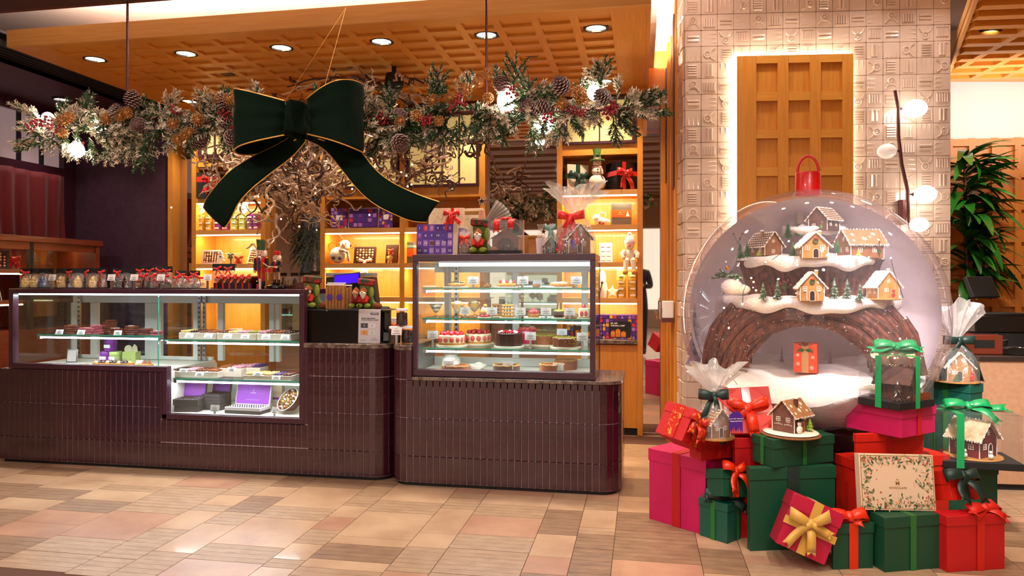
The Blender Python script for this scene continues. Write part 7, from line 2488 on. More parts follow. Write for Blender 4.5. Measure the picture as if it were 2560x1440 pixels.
# jars on the left end of the right counter
glassjar = film('jar_glass', 'f0f0ee', .1, .03)
beans = mat('coffee_bean_fill', '1e0d09', .5, h2='4a2018', scale=90, bump=.5)
def jar(lb, x, Y, z, r, h):
 t = thing('lidded_jar', lb, 'jar', V((at(x, 700, Y).x, Y, z)), 0, 'clear lidded jars')
 obj('jar_glass', B().lathe((0, 0, 0), [(r * .95, 0), (r, .004), (r, h)], 28, False), glassjar, t)
 b = B()
 q = random.Random(x)
 b.lathe((0, 0, .003), [(r * .86, 0), (r * .88, h * .84), (.001, h * .88)], 20)
 for i in range(60): b.sph((r * .88 * math.cos(i * 2.4), r * .88 * math.sin(i * 2.4), .01 + (h * .84 - .012) * i / 60), .006, 6, 4)
 obj('chocolate_beans', b, beans, t)
 obj('lid', B().lathe((0, 0, h), [(r * 1.05, 0), (r * 1.06, .004), (r * 1.06, .012), (r * .9, .015), (.001, .0155)], 28), whitecard, t)
 return t
jar('lower left clear jar of dark chocolate beans, under the other', 987, 4.47, .8868, .036, .098)
jar('lower right clear jar of dark chocolate beans beside the cake case', 1018, 4.5, .8868, .036, .098)
jar('upper clear jar of dark chocolate beans on top of the lower two', 1005, 4.49, .8868 + .1145, .036, .098)
p = at(992, 850, 4.41)
card(p.x, 4.405, .8868, 'white price card on a tall stand in front of the bean jars', .07, .05, .062, -.15)
# ---- on the cake case
ZK = 1.4632
def onk(x, Y=4.55): return V((at(x, 700, Y).x, Y, ZK))
t = thing('advent_calendar', 'purple numbered advent calendar book standing on the cake case', 'advent calendar', onk(1087, 4.47), rot=(R(-4), 0, R(2)))
calgrid(t, .24, .195, 6, 4, 8, adv, .02, nums=True)
obj('pages', B().box(.1205, -.01, 0, .15, .012, .196), mat('cream_box', 'd9bfa4', .45), t, smooth=False)
obj('hanging_tag', B().pad((.07, -.014, .12), (.028, .003, .062), .0012, (0, R(-10), 0)), purple_print, t)
obj('tag_ribbon', B().box(.068, -.0135, .15, .08, -.012, .2), red_satin, t, smooth=False)
obj('open_door', B().box(-.03, -.0135, .06, -.002, -.0122, .085), choc_milk, t, smooth=False)
flor = mat('floral_cream', 'dcc7ac', .5, h2='b9a27c', scale=24, contrast=(.55, .75))
t = thing('gift_box', 'cream floral box with big red bow behind the numbered calendar', 'gift box', onk(1115, 4.66), rot=(R(-8), 0, R(6)))
obj('box_body', B().box(-.12, -.02, 0, .12, .02, .32), flor, t, bevel=.002)
obj('ribbon', B().box(.03, -.0215, .0, .05, -.0203, .32).box(-.12, -.0216, .12, .12, -.0204, .14), red_satin, t, smooth=False)
bow(t, red_satin, (.035, -.03, .27), L=.055, W=.04, D=.03, tails=((-.04, -.07, .5), (.06, -.06, -.5), (.0, -.09, .2)), tw=.03, lift=.4)
t = thing('gift_box', 'second cream floral box, right of the one with the red bow', 'gift box', onk(1178, 4.7), rot=(R(-8), 0, R(-4)))
obj('box_body', B().box(-.075, -.02, 0, .075, .02, .32), flor, t, bevel=.002)
obj('lid_line', B().box(-.0765, -.0215, .28, .0765, .0215, .3), gold_foil, t, smooth=False)
t = thing('flat_box', 'flat lilac box lying open behind the numbered calendar', 'box', onk(1130, 4.58) , R(3))
obj('box_body', B().box(-.09, -.05, 0, .09, .05, .17), mat('lilac_card', 'b9a0d0', .5), t, bevel=.002)
obj('white_rim', B().box(-.093, -.053, .1705, .093, .053, .178), whitecard, t, smooth=False)
t = thing('wrapped_sweets', 'small cellophane bag with orange bow beside the tartan stocking', 'sweet bag', onk(1163, 4.5))
obj('biscuits', B().pad((0, 0, .035), (.07, .04, .06), .01).pad((.0, 0, .075), (.055, .035, .02), .006, (0, .2, 0)), ginger_m, t)
cellobag(t, .05, .105, .15, .035, 4, n=32)
bow(t, orange_sat, (.0, -.02, .105), L=.035, W=.025, D=.02, tails=((-.02, -.04, .5), (.02, -.05, -.5)))
t = thing('wrapped_sweets', 'tall cellophane cone with star-topped stick behind the tartan stocking', 'sweet bag', onk(1205, 4.68))
obj('sweet_stack', B().lathe((0, 0, 0), [(.04, 0), (.04, .14), (.03, .2), (.02, .3)], 14), mat('pink_praline', 'd79a86', .4), t)
obj('star', B().prism([((.034 if k % 2 == 0 else .015) * math.sin(PI * k / 5), .36 + (.034 if k % 2 == 0 else .015) * math.cos(PI * k / 5)) for k in range(10)], -.008, .008), ginger_d, t)
obj('star_icing', B().tube([((.028 if k % 2 == 0 else .012) * math.sin(PI * k / 5), -.009, .36 + (.028 if k % 2 == 0 else .012) * math.cos(PI * k / 5)) for k in range(10)], .0018, 4, closed=True), icing, t)
obj('paper_snowmen', B().sph((0, -.045, .2), .016, 8, 6).sph((0, -.045, .222), .011, 8, 6), icing, t)
def fan(u, v):
 a = -.15 + 1.25 * u
 r = .04 + .17 * v
 return V((r * math.cos(a) , .01 * math.sin(u * 60) * v, .2 + r * math.sin(a) * .9))
obj('cellophane_fan', B().grid(fan, 60, 5), cello_dense, t)
t = thing('cased_house', 'dark chocolate nativity house in a clear box with red ribbon tails', 'gingerbread house', onk(1265, 4.53), R(4))
obj('base_board', B().box(-.1, -.07, 0, .1, .07, .024), blackm, t, bevel=.002)
obj('clear_cover', B().box(-.108, -.078, .0245, .108, .078, .215), acrylic, t, smooth=False)
obj('hut_front', B().prism([(-.085, .025), (-.085, .1), (-.1, .1), (0, .165), (.1, .1), (.085, .1), (.085, .025), (.055, .025), (.05, .07), (.02, .1), (-.02, .1), (-.05, .07), (-.055, .025)], -.03, -.015), choc_milk, t, bevel=.002)
obj('hut_back', B().box(-.08, -.0145, .025, .08, .05, .1), choc_dark, t, smooth=False)
obj('figures', B().sph((-.025, -.045, .045), .013, 8, 6, (1, 1, 1.5)).sph((.02, -.045, .042), .013, 8, 6, (1, 1, 1.4)).sph((.07, -.05, .04), .016, 8, 6), ginger_d, t)
obj('red_ribbon', B().box(.112, -.008, 0, .1135, .03, .22), red_satin, t, smooth=False)
b = B()
for x, l in ((-.045, .075), (.045, .055)):
 b.strip([(x + .01, .0, .222), (x, -.06, .224), (x - .004, -.082, .205), (x - .008, -.084, .222 - l)], V((.02, 0, 0)))
 b.add([(x - .028, -.084, .222 - l), (x + .012, -.084, .222 - l), (x - .028, -.084, .207 - l), (x + .012, -.084, .207 - l), (x - .008, -.084, .219 - l)], [(0, 4, 2), (4, 1, 3)])
b.sph((0, -.0, .228), .02, 8, 5, (2, 1, .7))
obj('ribbon_bow', b, red_satin, t, solid=.0012)
t = thing('frosted_cup', 'frosted white cup candle standing left of the wrapped houses', 'candle', onk(1352, 4.66))
obj('cup', B().lathe((0, 0, 0), [(.02, 0), (.026, .004), (.034, .11), (.031, .11), (.024, .01)], 18), whitecard, t)
obj('cellophane_tip', B().lathe((0, 0, .112), [(.03, 0), (.01, .04), (.025, .09)], 12, False), cello, t)
t = thing('wrapped_gingerbread_house', 'small wrapped gingerbread piece with teal ribbon on the cake case', 'gingerbread house', onk(1374, 4.5))
put_house(t, .002, R(20), .075, .07, .06, .045, ginger_d, ginger_m, win=((-.2, .5),), door=.15, tiles=True)
cellobag(t, .055, .15, .19, .03, 7, n=32)
bow(t, tealrib, (.008, -.03, .148), (0, 0, R(10)), L=.035, W=.03, D=.025, tails=((.012, -.13, .3),), tw=.04, lift=.8)
t = thing('wrapped_gingerbread_house', 'big gingerbread house in cellophane with red bow on the cake case', 'gingerbread house', onk(1438, 4.52))
put_house(t, .002, R(28), .145, .14, .10, .075, ginger_m, ginger_d, win=((-.2, .5), (.2, .5)), door=0., tiles=False)
cellobag(t, .13, .26, .44, .17, 11, sq=.9, rn=.03, n=64)
bow(t, red_satin, (-.02, -.06, .225), (R(4), 0, 0), L=.085, W=.055, D=.06, tails=((-.07, -.2, .4), (.035, -.2, -.5)), tw=.05, lift=.25)
obj('gift_tag', B().pad((.0, -.115, .055), (.025, .002, .06), .001, (0, R(-12), 0)), purple_print, t)
# ================================================================ inside the chocolate case
def cp_(x, Y, z): return V((at(x, 700, Y).x, Y, z))
nutty = mat('nut_bark', '6e3a20', .5, h2='d0a070', scale=110, contrast=(.5, .62), bump=.4)
pinkbark = mat('pink_bark', 'c06a62', .5, h2='e0a890', scale=90, bump=.3)
whitebark = mat('speckled_bark', 'd8c8b8', .5, h2='3a201c', scale=120, contrast=(.45, .58), bump=.4)
q = random.Random(17)
zL_ = SZL + .0105
piles = [('left', 178, 4.6, 4, nutty, .1), ('second', 215, 4.57, 3, pinkbark, .1), ('third', 244, 4.66, 4, pinkbark, .09), ('fourth, tallest', 277, 4.76, 6, nutty, .1), ('fifth', 290, 4.56, 3, whitebark, .11), ('sixth', 328, 4.6, 4, whitebark, .1), ('seventh', 366, 4.58, 3, nutty, .11), ('eighth', 392, 4.56, 2, pinkbark, .09)]
for nm, x, Y, n, m, w_ in piles:
 for k in range(n):
  p = cp_(x, Y, zL_ + .0155 * k)
  t = thing('bark_slab', '%s slab of bark chocolate, %s up in the %s pile on the upper shelf' % ({nutty: 'nutty brown', pinkbark: 'pink', whitebark: 'speckled'}[m], ['first', 'second', 'third', 'fourth', 'fifth', 'sixth'][k], nm), 'chocolate', p, q.uniform(-.5, .5), 'slabs of bark chocolate')
  pts = [(w_ * .5 * (1 + q.uniform(-.2, .25)) * math.cos(a), w_ * .36 * (1 + q.uniform(-.2, .25)) * math.sin(a)) for a in (.4, 1.2, 2.2, 3.0, 3.9, 4.8, 5.7)]
  obj('slab', B().prism(pts, 0, .011, 'z'), choc_milk if m is not pinkbark else pinkb, t, smooth=False)
  b = B()
  for i in range(9):
   a, r = q.uniform(0, 6.3), w_ * .3 * math.sqrt(q.random())
   b.sph((r * math.cos(a), r * .75 * math.sin(a), .0118), q.uniform(.004, .007), 6, 4, (1, 1, .55))
  obj('topping', b, m, t)
riser = mat('veined_ceramic', 'd9c4b0', .4, h2='c2a58e', scale=12, contrast=(.5, .8))
pm_ = {'w': choc_w, 'd': choc_dark, 'm': choc_milk, 'p': mat('pink_bonbon', 'c98a98', .35), 'g': mat('green_bonbon', '8a8a2a', .4), 'y': mat('yellow_bonbon', 'd8b860', .4), 'v': mat('violet_bonbon', '4a2a5a', .4), 'o': mat('cocoa_dusted', '8a4a24', .8)}
def ptray(lb, x0, x1, Y, z, h, rows, dep_=.16, stack=False):
 a, c = at(x0, 700, Y).x, at(x1, 700, Y).x
 t = thing('praline_tray', lb, 'tray', ((a + c) / 2, Y, z), 0, 'ceramic trays of pralines')
 w_ = (c - a) / 2 - .002
 obj('tray', B().box(-w_, 0, 0, w_, dep_, h), riser, t, bevel=.003)
 n = len(rows)
 for i, k in enumerate(rows):
  b = B()
  xx = -w_ + 2 * w_ * (i + .5) / n
  nx = max(2, int(2 * w_ / n / .019))
  for j in range(nx):
   for y in range(6):
    b.sph((xx + (j - (nx - 1) / 2) * .019, .014 + y * .024, h + .007 + (.004 * (y % 2) if stack else 0)), .0098, 7, 5, (1, 1.1, .85))
  o = obj('pralines', b, pm_[k], t)
  o['kind'] = 'stuff'
 return t
zR_ = SZR + .0105
ptray('veined ceramic tray of yellow and dark pralines, left on the upper right shelf', 446, 540, 4.53, zR_, .044, 'ydmo')
ptray('veined ceramic tray of white, pink and green pralines, middle of upper right shelf', 541, 640, 4.53, zR_, .044, 'mwpg')
ptray('veined ceramic tray of heaped cocoa pralines, right on the upper right shelf', 641, 727, 4.53, zR_, .044, 'pmod', stack=True)
for i, x in enumerate((472, 520, 568, 612, 664, 712)):
 p = cp_(x, 4.505, zR_ + .012)
 card(p.x, p.y, p.z, 'white price card before the upper right praline trays, %s from left' % ['first', 'second', 'third', 'fourth', 'fifth', 'sixth'][i], .062, .03, 0, -.5)
for i, x in enumerate((148, 202, 294)):
 p = cp_(x, 4.498, zL_ + .0)
 card(p.x, p.y, p.z, 'white price card leaning before the bark slabs, %s from left' % ['first', 'second', 'third'][i], .06, .034, 0, -.35)
zD = AB + .0125
for i, (x, dz, m, lb) in enumerate([(266, 0, tin_p, 'purple round tin, lower left of the three in the chocolate case'), (289, 0, tin_g, 'green round tin, lower right of the three in the chocolate case'), (277, .088, tin_p, 'purple round tin on top of two others in the chocolate case')]):
 t = tinproto(m, .052 if False else .042, .086)
 t.location = cp_(x, 4.74, zD + dz)
 t['label'] = lb
 t['group'] = 'tins inside the chocolate case'
t = thing('fan_box', 'pale green box holding two round fans in the chocolate case', 'box', cp_(329, 4.76, zD))
obj('box_body', B().box(-.055, -.03, 0, .055, .03, .085), tin_g, t, bevel=.002)
obj('fan', B().tube([(-.025, -.005, .1), (-.025, .003, .1)], .032, n=18).prism([(.005, .086), (.05, .086), (.045, .12), (.025, .14), (.01, .12)], -.004, .004), lidm, t)
t = thing('framed_notice', 'small grey framed notice leaning at the left of the chocolate case', 'notice', cp_(179, 4.7, zD), rot=(R(-10), 0, R(12)))
obj('frame', B().box(-.04, -.004, 0, .04, .004, .1), steel, t, bevel=.002)
obj('sheet', B().box(-.033, -.0055, .008, .033, -.0045, .092), mat('sheet_grey', 'b9b2a8', .6), t, smooth=False)
cara = mat('caramel_slab', 'c98a38', .5, h2='a8601c', scale=60, bump=.3)
t = thing('tart_slab', 'long caramel slab topped with dark striped domes on a white tray', 'cake', cp_(283, 4.56, zD))
obj('tray', B().box(-.15, -.05, 0, .15, .06, .006), deck, t, smooth=False)
obj('slab', B().box(-.135, -.042, .0065, .135, .05, .024), cara, t, bevel=.003)
for k in range(9):
 for r_ in range(2): obj('dome', B().sph((-.12 + k * .03, -.02 + r_ * .04, .027), .014, 9, 6, (1, 1, .8)), choc_dark if (k + r_) % 3 else choc_w, t)
b = B()
for k in range(24): b.tube([(-.12 + k * .0104, -.01 + .03 * (k % 2), .035), (-.12 + k * .0104 + .006 * ((k % 3) - 1), -.015 + .03 * (k % 2), .054)], .0014, 4)
obj('chocolate_threads', b, tin_p, t)
t = thing('brittle_plate', 'plate of golden brittle with two cocoa cones in the chocolate case', 'cake', cp_(361, 4.56, zD))
obj('plate', B().box(-.06, -.05, 0, .06, .05, .006), deck, t, smooth=False)
obj('brittle', B().prism([(-.055, -.04), (.05, -.045), (.058, .02), (0, .045), (-.05, .03)], .0065, .018, 'z'), cara, t)
obj('cone', B().lathe((-.02, .02, .0185), [(.018, 0), (.001, .032)], 12).lathe((.02, .02, .0185), [(.018, 0), (.001, .032)], 12), pm_['o'], t)
for nm, x, m in (('orange biscuit bark laid flat at the far left', 200, cara), ('pink praline clusters laid flat, right of the long caramel slab', 326, pinkbark), ('hazelnut bark laid flat at the left of the deck', 150, nutty)):
 t = thing('bark_plate', nm + ' of the case', 'chocolate', cp_(x, 4.5, zD))
 b = B()
 for i in range(26): b.pad((q.uniform(-.055, .055), q.uniform(-.018, .03), .005 + .008 * q.random()), (.02, .016, .008), .002, (q.uniform(-.3, .3), q.uniform(-.3, .3), q.uniform(0, 3)))
 obj('pieces', b, m, t)
p = cp_(348, 4.6, zD); card(p.x, p.y, p.z, 'blank white card between domed slab and golden brittle', .055, .03, .012, -.3)
zM_ = SZM + .0105
ptray('low ceramic tray of dark shell pralines, left on the middle shelf', 421, 545, 4.53, zM_, .042, 'dpmo')
ptray('ceramic tray of tall cocoa and violet pralines, middle of the middle shelf', 548, 604, 4.6, zM_, .06, 'op', .14, True)
ptray('ceramic tray of striped pralines beside the yellow ones on the middle shelf', 605, 650, 4.66, zM_, .06, 'pv', .12, True)
ptray('ceramic tray of yellow and red pralines at right of the middle shelf', 607, 727, 4.5, zM_, .03, 'yywvm', .13)
for i, (x, z) in enumerate(((458, .04), (498, .018), (578, .055), (644, .03), (690, .008))):
 p = cp_(x, 4.485, zM_ + z)
 card(p.x, p.y, p.z, 'white price card on the middle shelf of the chocolate case, %s from left' % ['first', 'second', 'third', 'fourth', 'fifth'][i], .062, .03, 0, -.45)
# open presentation boxes on the bottom deck
zB_ = AL + .0305
lav = mat('lavender_lining', '9a4cb8', .5)
def openbox(lb, x, Y, w_, h_, case_, under=0, rz=0., logo=True):
 t = thing('presentation_box', lb, 'chocolate box', cp_(x, Y, zB_), rz)
 z = .022 * under
 for k in range(under): obj('closed_box', B().box(-w_ / 2, -.06, .022 * k + .0005, w_ / 2, .07, .022 * k + .0215), greybox, t, smooth=False)
 obj('box_base', B().box(-w_ / 2, -.06, z, w_ / 2, .07, z + .022), case_, t, bevel=.002)
 b = B()
 for i in range(int(w_ / .018) - 1):
  for j in range(4): b.sph((-w_ / 2 + .018 + i * .018, -.045 + j * .028, z + .0225), .0065, 6, 4, (1, 1, .6))
 o = obj('pralines', b, choc_dark, t); o['kind'] = 'stuff'
 lid = obj('open_lid', B().box(-w_ / 2, 0, 0, w_ / 2, .014, h_), case_, t, (0, .058, z + .0225), (R(-12), 0, 0), bevel=.002)
 ln = obj('lining', B().box(-w_ / 2 + .007, -.002, .007, w_ / 2 - .007, -.0003, h_ - .007), lav, lid, smooth=False)
 if logo:
  obj('mark_print', B().tube([(-.004, -.0026, h_ * .52), (.004, -.0026, h_ * .56), (0, -.0026, h_ * .6), (.004, -.0026, h_ * .62)], .0014, 4).box(-.02, -.0026, h_ * .46, .02, -.0022, h_ * .475).box(-.05, -.0026, h_ * .2, .05, -.0022, h_ * .205), paper, lid, smooth=False)
 return t
openbox('graphite box with plain violet lid lining on a stack of boxes, left', 473, 4.58, .18, .12, greybox, 3, R(8), False)
openbox('graphite box with printed violet lining, between the plain and the white one', 540, 4.68, .15, .115, greybox, 4, R(-4))
openbox('large white presentation box with violet lid lining, bottom right', 618, 4.58, .27, .175, whitecard, 1, R(-3))
t = thing('praline_hamper', 'tilted round hamper packed with coloured egg pralines at lower right', 'hamper', cp_(722, 4.62, zB_ + .088), rot=(R(52), 0, R(-28)))
obj('hamper', B().lathe((0, 0, 0), [(.05, -.06), (.085, .0), (.088, .012), (.08, .012), (.04, -.03)], 28), choc_milk, t)
obj('rim', B().tube([(.088 * math.cos(i * PI / 12), .088 * math.sin(i * PI / 12), .012) for i in range(24)], .004, 6, closed=True), whitecard, t)
for i in range(44):
 a, r = i * 2.39996, .076 * math.sqrt((i + .5) / 44)
 obj('egg', B().sph((r * math.cos(a), r * math.sin(a), .014 - .01 * (r / .08)), .0098, 8, 6, (1, 1, 1.2)), [choc_w, ginger_l, pm_['g'], choc_milk, whitecard, pinkbark][i % 6], t)
t = thing('cream_carton', 'tall cream carton with purple stripe behind the egg hamper', 'box', cp_(697, 4.75, zB_))
obj('box_body', B().box(-.035, -.02, 0, .035, .02, .17), mat('cream_box', 'd9bfa4', .45), t, bevel=.002)
obj('stripe', B().box(-.036, -.021, .07, .036, .021, .085), tin_p, t, smooth=False)
for x, w_, lb, Y in ((424, .062, 'white price card at the left of the open violet boxes', 4.5), (537, .066, 'white card in a holder before the middle violet box', 4.5), (686, .045, 'white price card beside the egg hamper', 4.5)):
 p = cp_(x, Y, zB_); card(p.x, p.y, p.z, lb, w_, .045, .016 if x > 500 else .004, -.15, R(-20) if x > 600 else 0)
# ================================================================ inside the cake case
K1z, K2z, K3z, KDz = KZ[0] + .0025, KZ[1] + .0025, KZ[2] + .0025, KB + .0205
board = mat('pale_cake_board', 'd8c8ac', .5)
straw = mat('strawberry', 'b81420', .3, coat=.4)
cream_c = mat('pastry_cream', 'ead9b0', .5)
pastry = mat('golden_pastry', 'c98a3c', .55, h2='a8641f', scale=50)
pist = mat('pistachio_bits', 'a3a234', .6)
def base_(t, w_, d_): obj('cake_board', B().box(-w_ / 2, -d_ / 2, 0, w_ / 2, d_ / 2, .005), board, t, smooth=False)
def dish(lb, x, Y, z, name='cake', cat='cake', rz=0.): return thing(name, lb, cat, cp_(x, Y, z), rz)
# top shelf
for x, Y, lb, top in ((1142, 4.56, 'chocolate-topped eclair at left on the top cake shelf', choc_dark), (1398, 4.56, 'white iced eclair at right on the top cake shelf', icing)):
 t = dish(lb, x, Y, K1z, 'eclair', 'pastry'); base_(t, .17, .07)
 obj('pastry', B().sph((0, 0, .02), .018, 14, 8, (3.4, 1.3, .9)), pastry, t)
 obj('icing_top', B().sph((0, 0, .028), .016, 14, 8, (3.3, 1.2, .6)), top, t)
 obj('nut_crumbs', B().sph((.02, -.005, .036), .006, 6, 4).sph((.035, 0, .036), .005, 6, 4).sph((.05, -.002, .034), .005, 6, 4), choc_w, t)
t = dish('raspberry and cream tartlet bar in the middle of the top cake shelf', 1268, 4.56, K1z, 'pastry_bar', 'pastry'); base_(t, .15, .07)
obj('pastry', B().pad((0, 0, .017), (.125, .05, .022), .008), pastry, t)
for k in range(5):
 x = -.045 + k * .0225
 if k % 2: obj('cream_swirl', B().lathe((x, 0, .0285), [(.011, 0), (.012, .006), (.006, .016), (.001, .024)], 10), cream_c, t)
 else: obj('raspberry', B().sph((x, 0, .037), .0095, 9, 7, (1, 1, 1.2)), straw, t)
for i, (x, lb) in enumerate(((1219, 'left'), (1341, 'middle'), (1432, 'right'))):
 t = dish('small yellow slice behind the %s price card, top cake shelf' % lb, x, 4.66, K1z, 'cake_slice', 'cake')
 obj('slice', B().pad((0, 0, .011), (.045, .04, .02), .004), cara, t)
 obj('cream_dot', B().sph((0, 0, .022), .008, 8, 5, (1, 1, .6)), cream_c, t)
for i, (x, n) in enumerate(((1183, 'left'), (1307, 'middle'), (1441, 'right'))):
 p = cp_(x, 4.475, K1z); card(p.x, p.y, p.z, 'printed price card standing on the top cake shelf, %s' % n, .07, .048, .022, -.06)
p = cp_(1343, 4.7, K1z); card(p.x, p.y, p.z, 'blank back of a card at the rear of the top cake shelf', .06, .044, .004, .05, PI)
# second shelf
gg = film('dessert_glass', 'f4f4f0', .12, .03)
def coupe(lb, x, Y, layers, s=1.):
 t = dish(lb, x, Y, K2z, 'dessert_glass', 'dessert')
 obj('glass', B().lathe((0, 0, 0), [(.032 * s, 0), (.03 * s, .004), (.006, .012 * s), (.006, .024 * s), (.02 * s, .04 * s), (.046 * s, .085 * s)], 24, False), gg, t)
 for r0, z0, r1, z1, m in layers: obj('layer', B().lathe((0, 0, 0), [(r0 * s, z0 * s), (r1 * s, z1 * s)], 20), m, t)
 return t
coupe('tiramisu in a footed dessert glass, leftmost on the second cake shelf', 1090, 4.53, [(.006, .028, .018, .04, choc_milk), (.0185, .041, .027, .055, cream_c), (.0275, .056, .033, .066, choc_milk), (.0335, .067, .041, .08, cream_c), (.041, .0805, .042, .086, pm_['o'])])
for x, Y, n in ((1145, 4.56, 'left'), (1186, 4.68, 'right')):
 t = coupe('wide glass of fruit and cream trifle on the second cake shelf, %s one' % n, x, Y, [(.006, .028, .03, .05, cream_c), (.0305, .051, .042, .078, mat('peach_fruit', 'd89a48', .35))], 1.08)
 obj('cream_top', B().sph((0, 0, .09), .03, 12, 8, (1, 1, .5)), cream_c, t)
 obj('fruit', B().sph((.03, -.02, .08), .014, 8, 6).sph((-.025, -.025, .082), .014, 8, 6), cara, t)
def stack(lb, x, Y, n, m, fill, w_=.075):
 t = dish(lb, x, Y, K2z, 'layered_pastry', 'pastry'); base_(t, w_ * 1.3, .08)
 for k in range(n):
  obj('pastry_sheet', B().pad((0, 0, .012 + k * .022), (w_, .06, .011), .003), m, t)
  if k < n - 1:
   b = B()
   for i in range(4):
    for j in range(3): b.sph((-w_ * .36 + i * w_ * .24, -.022 + j * .022, .0225 + k * .022), .0085, 7, 5, (1, 1, .7))
   obj('piped_cream', b, fill, t)
 return t
t = dish('choux bun cake filled with caramel puffs on the second cake shelf', 1212, 4.52, K2z, 'choux_cake', 'pastry'); base_(t, .085, .07)
obj('base', B().lathe((0, 0, .0055), [(.034, 0), (.036, .01), (.033, .014)], 18), straw, t)
for i in range(6): obj('puff', B().sph((.02 * math.cos(i * 1.05), .02 * math.sin(i * 1.05), .034), .0165, 9, 7), pastry, t)
obj('cream', B().sph((0, 0, .05), .024, 12, 8, (1, 1, .9)), cream_c, t)
obj('top_puff', B().sph((.004, -.006, .074), .014, 9, 7), pastry, t)
stack('tall layered mille-feuille of golden sheets on the second cake shelf', 1270, 4.53, 4, pastry, cream_c)
stack('layered pastry with fruit on top at the rear of the second cake shelf', 1248, 4.68, 4, pastry, cara, .09)
t = dish('strawberry tartlet heaped with glazed berries on the second cake shelf', 1334, 4.53, K2z, 'strawberry_tart', 'cake'); base_(t, .1, .08)
obj('tart_shell', B().lathe((0, 0, .0055), [(.034, 0), (.039, .02), (.036, .021), (.03, .014)], 20), pastry, t)
for i in range(8):
 a = i * 2.4
 r = .023 * math.sqrt(i / 7)
 obj('berry', B().sph((r * math.cos(a), r * math.sin(a), .046 - .5 * r), .0165, 9, 7, (1, 1, 1.1)), straw, t)
t = dish('small dark cake with pistachio top and chocolate spike on the second shelf', 1397, 4.53, K2z, 'chocolate_cake', 'cake'); base_(t, .085, .07)
obj('cake_body', B().lathe((0, 0, .0055), [(.032, 0), (.033, .036), (.03, .039)], 20), choc_dark, t)
obj('pistachio_top', B().lathe((0, 0, .045), [(.031, 0), (.028, .008), (.001, .01)], 20), pist, t)
obj('spike', B().cyl((0, 0, .055), (.003, 0, .098), .004, .001, 6), choc_w, t)
t = dish('small fraisier with strawberry halves and whole berry, rightmost second shelf', 1460, 4.53, K2z, 'fraisier_slice', 'cake'); base_(t, .085, .07)
obj('cake_body', B().pad((0, 0, .036), (.066, .055, .058), .004), cream_c, t)
for sx in (-.012, .014): obj('strawberry_half', B().sph((sx, -.0275, .03), .014, 9, 7, (.85, .2, 1.3)), straw, t)
obj('strawberry', B().lathe((0, 0, .0655), [(.012, 0), (.0145, .008), (.008, .024), (.001, .03)], 12), straw, t)
for i, x in enumerate((1163, 1230, 1301, 1365, 1424)):
 p = cp_(x, 4.475, K2z); card(p.x, p.y, p.z, 'printed price card standing on the second cake shelf, %s from left' % ['first', 'second', 'third', 'fourth', 'fifth'][i], .066, .046, .022, -.06)
# third shelf: whole cakes
def round_cake(lb, x, Y, z, r, h, m, name='round_cake', bd=True):
 t = dish(lb, x, Y, z, name)
 if bd: obj('cake_board', B().lathe((0, 0, 0), [(r * 1.22, 0), (r * 1.24, .004), (r * 1.24, .011), (r * 1.2, .012)], 36), board, t)
 z0 = .0125 if bd else 0
 obj('cake_body', B().lathe((0, 0, z0), [(r, 0), (r, h * .94), (r * .96, h), (.001, h)], 40), m, t)
 return t, z0 + h
def ring(t, z, r, n, m, s_=.013, name='strawberry', sc=(1, 1, 1.2)):
 for i in range(n):
  a = 2 * PI * i / n
  obj(name, B().sph((r * math.cos(a), r * math.sin(a), z), s_, 9, 7, sc), m, t)
for x, Y, n, lb in ((1130, 4.55, 9, 'front strawberry fraisier cake in clear film, left on the third shelf'), (1196, 4.7, 10, 'strawberry fraisier cake piled with berries, behind the left one')):
 t, z = round_cake(lb, x, Y, K3z, .085, .062, cream_c)
 obj('sponge', B().lathe((0, 0, .0126), [(.0856, 0), (.0856, .014)], 40), pastry, t)
 for i in range(14):
  a = 2 * PI * i / 14
  obj('strawberry_half', B().sph((.0845 * math.cos(a), .0845 * math.sin(a), .047), .017, 8, 6, (.45, 1, 1.1) if abs(math.cos(a)) > .7 else (1, .45, 1.1)), mat('strawberry_cut', 'd0504a', .4), t)
 ring(t, z + .009, .065, n, straw)
 ring(t, z + .013, .03, 5, straw, .015)
t, z = round_cake('dark chocolate cake fenced with chocolate panels and strawberry slices on top', 1272, 4.55, K3z, .078, .08, choc_dark, 'chocolate_cake')
for i in range(36):
 a = 2 * PI * i / 36
 o = obj('chocolate_panel', B().pad((.0835, 0, .053), (.006, .0135, .08), .002), choc_dark, t)
 o.rotation_euler = (0, 0, a)
for i in range(12):
 a = 2 * PI * i / 12
 obj('strawberry_slice', B().bc((.055 * math.cos(a), .055 * math.sin(a), z + .008), (.028, .016, .008), (.5, .3, a)), [straw, icing][i % 4 == 3], t)
t, z = round_cake('tall pink glazed cake with red petals behind the chocolate one', 1318, 4.72, K3z, .062, .088, mat('pink_glaze', 'c02a50', .25, coat=.5))
for i in range(9): obj('petal', B().sph((.045 * math.cos(i * .7), .045 * math.sin(i * .7), z + .006), .018, 8, 5, (1, .5, .7)), mat('strawberry_cut', 'd0504a', .4), t)
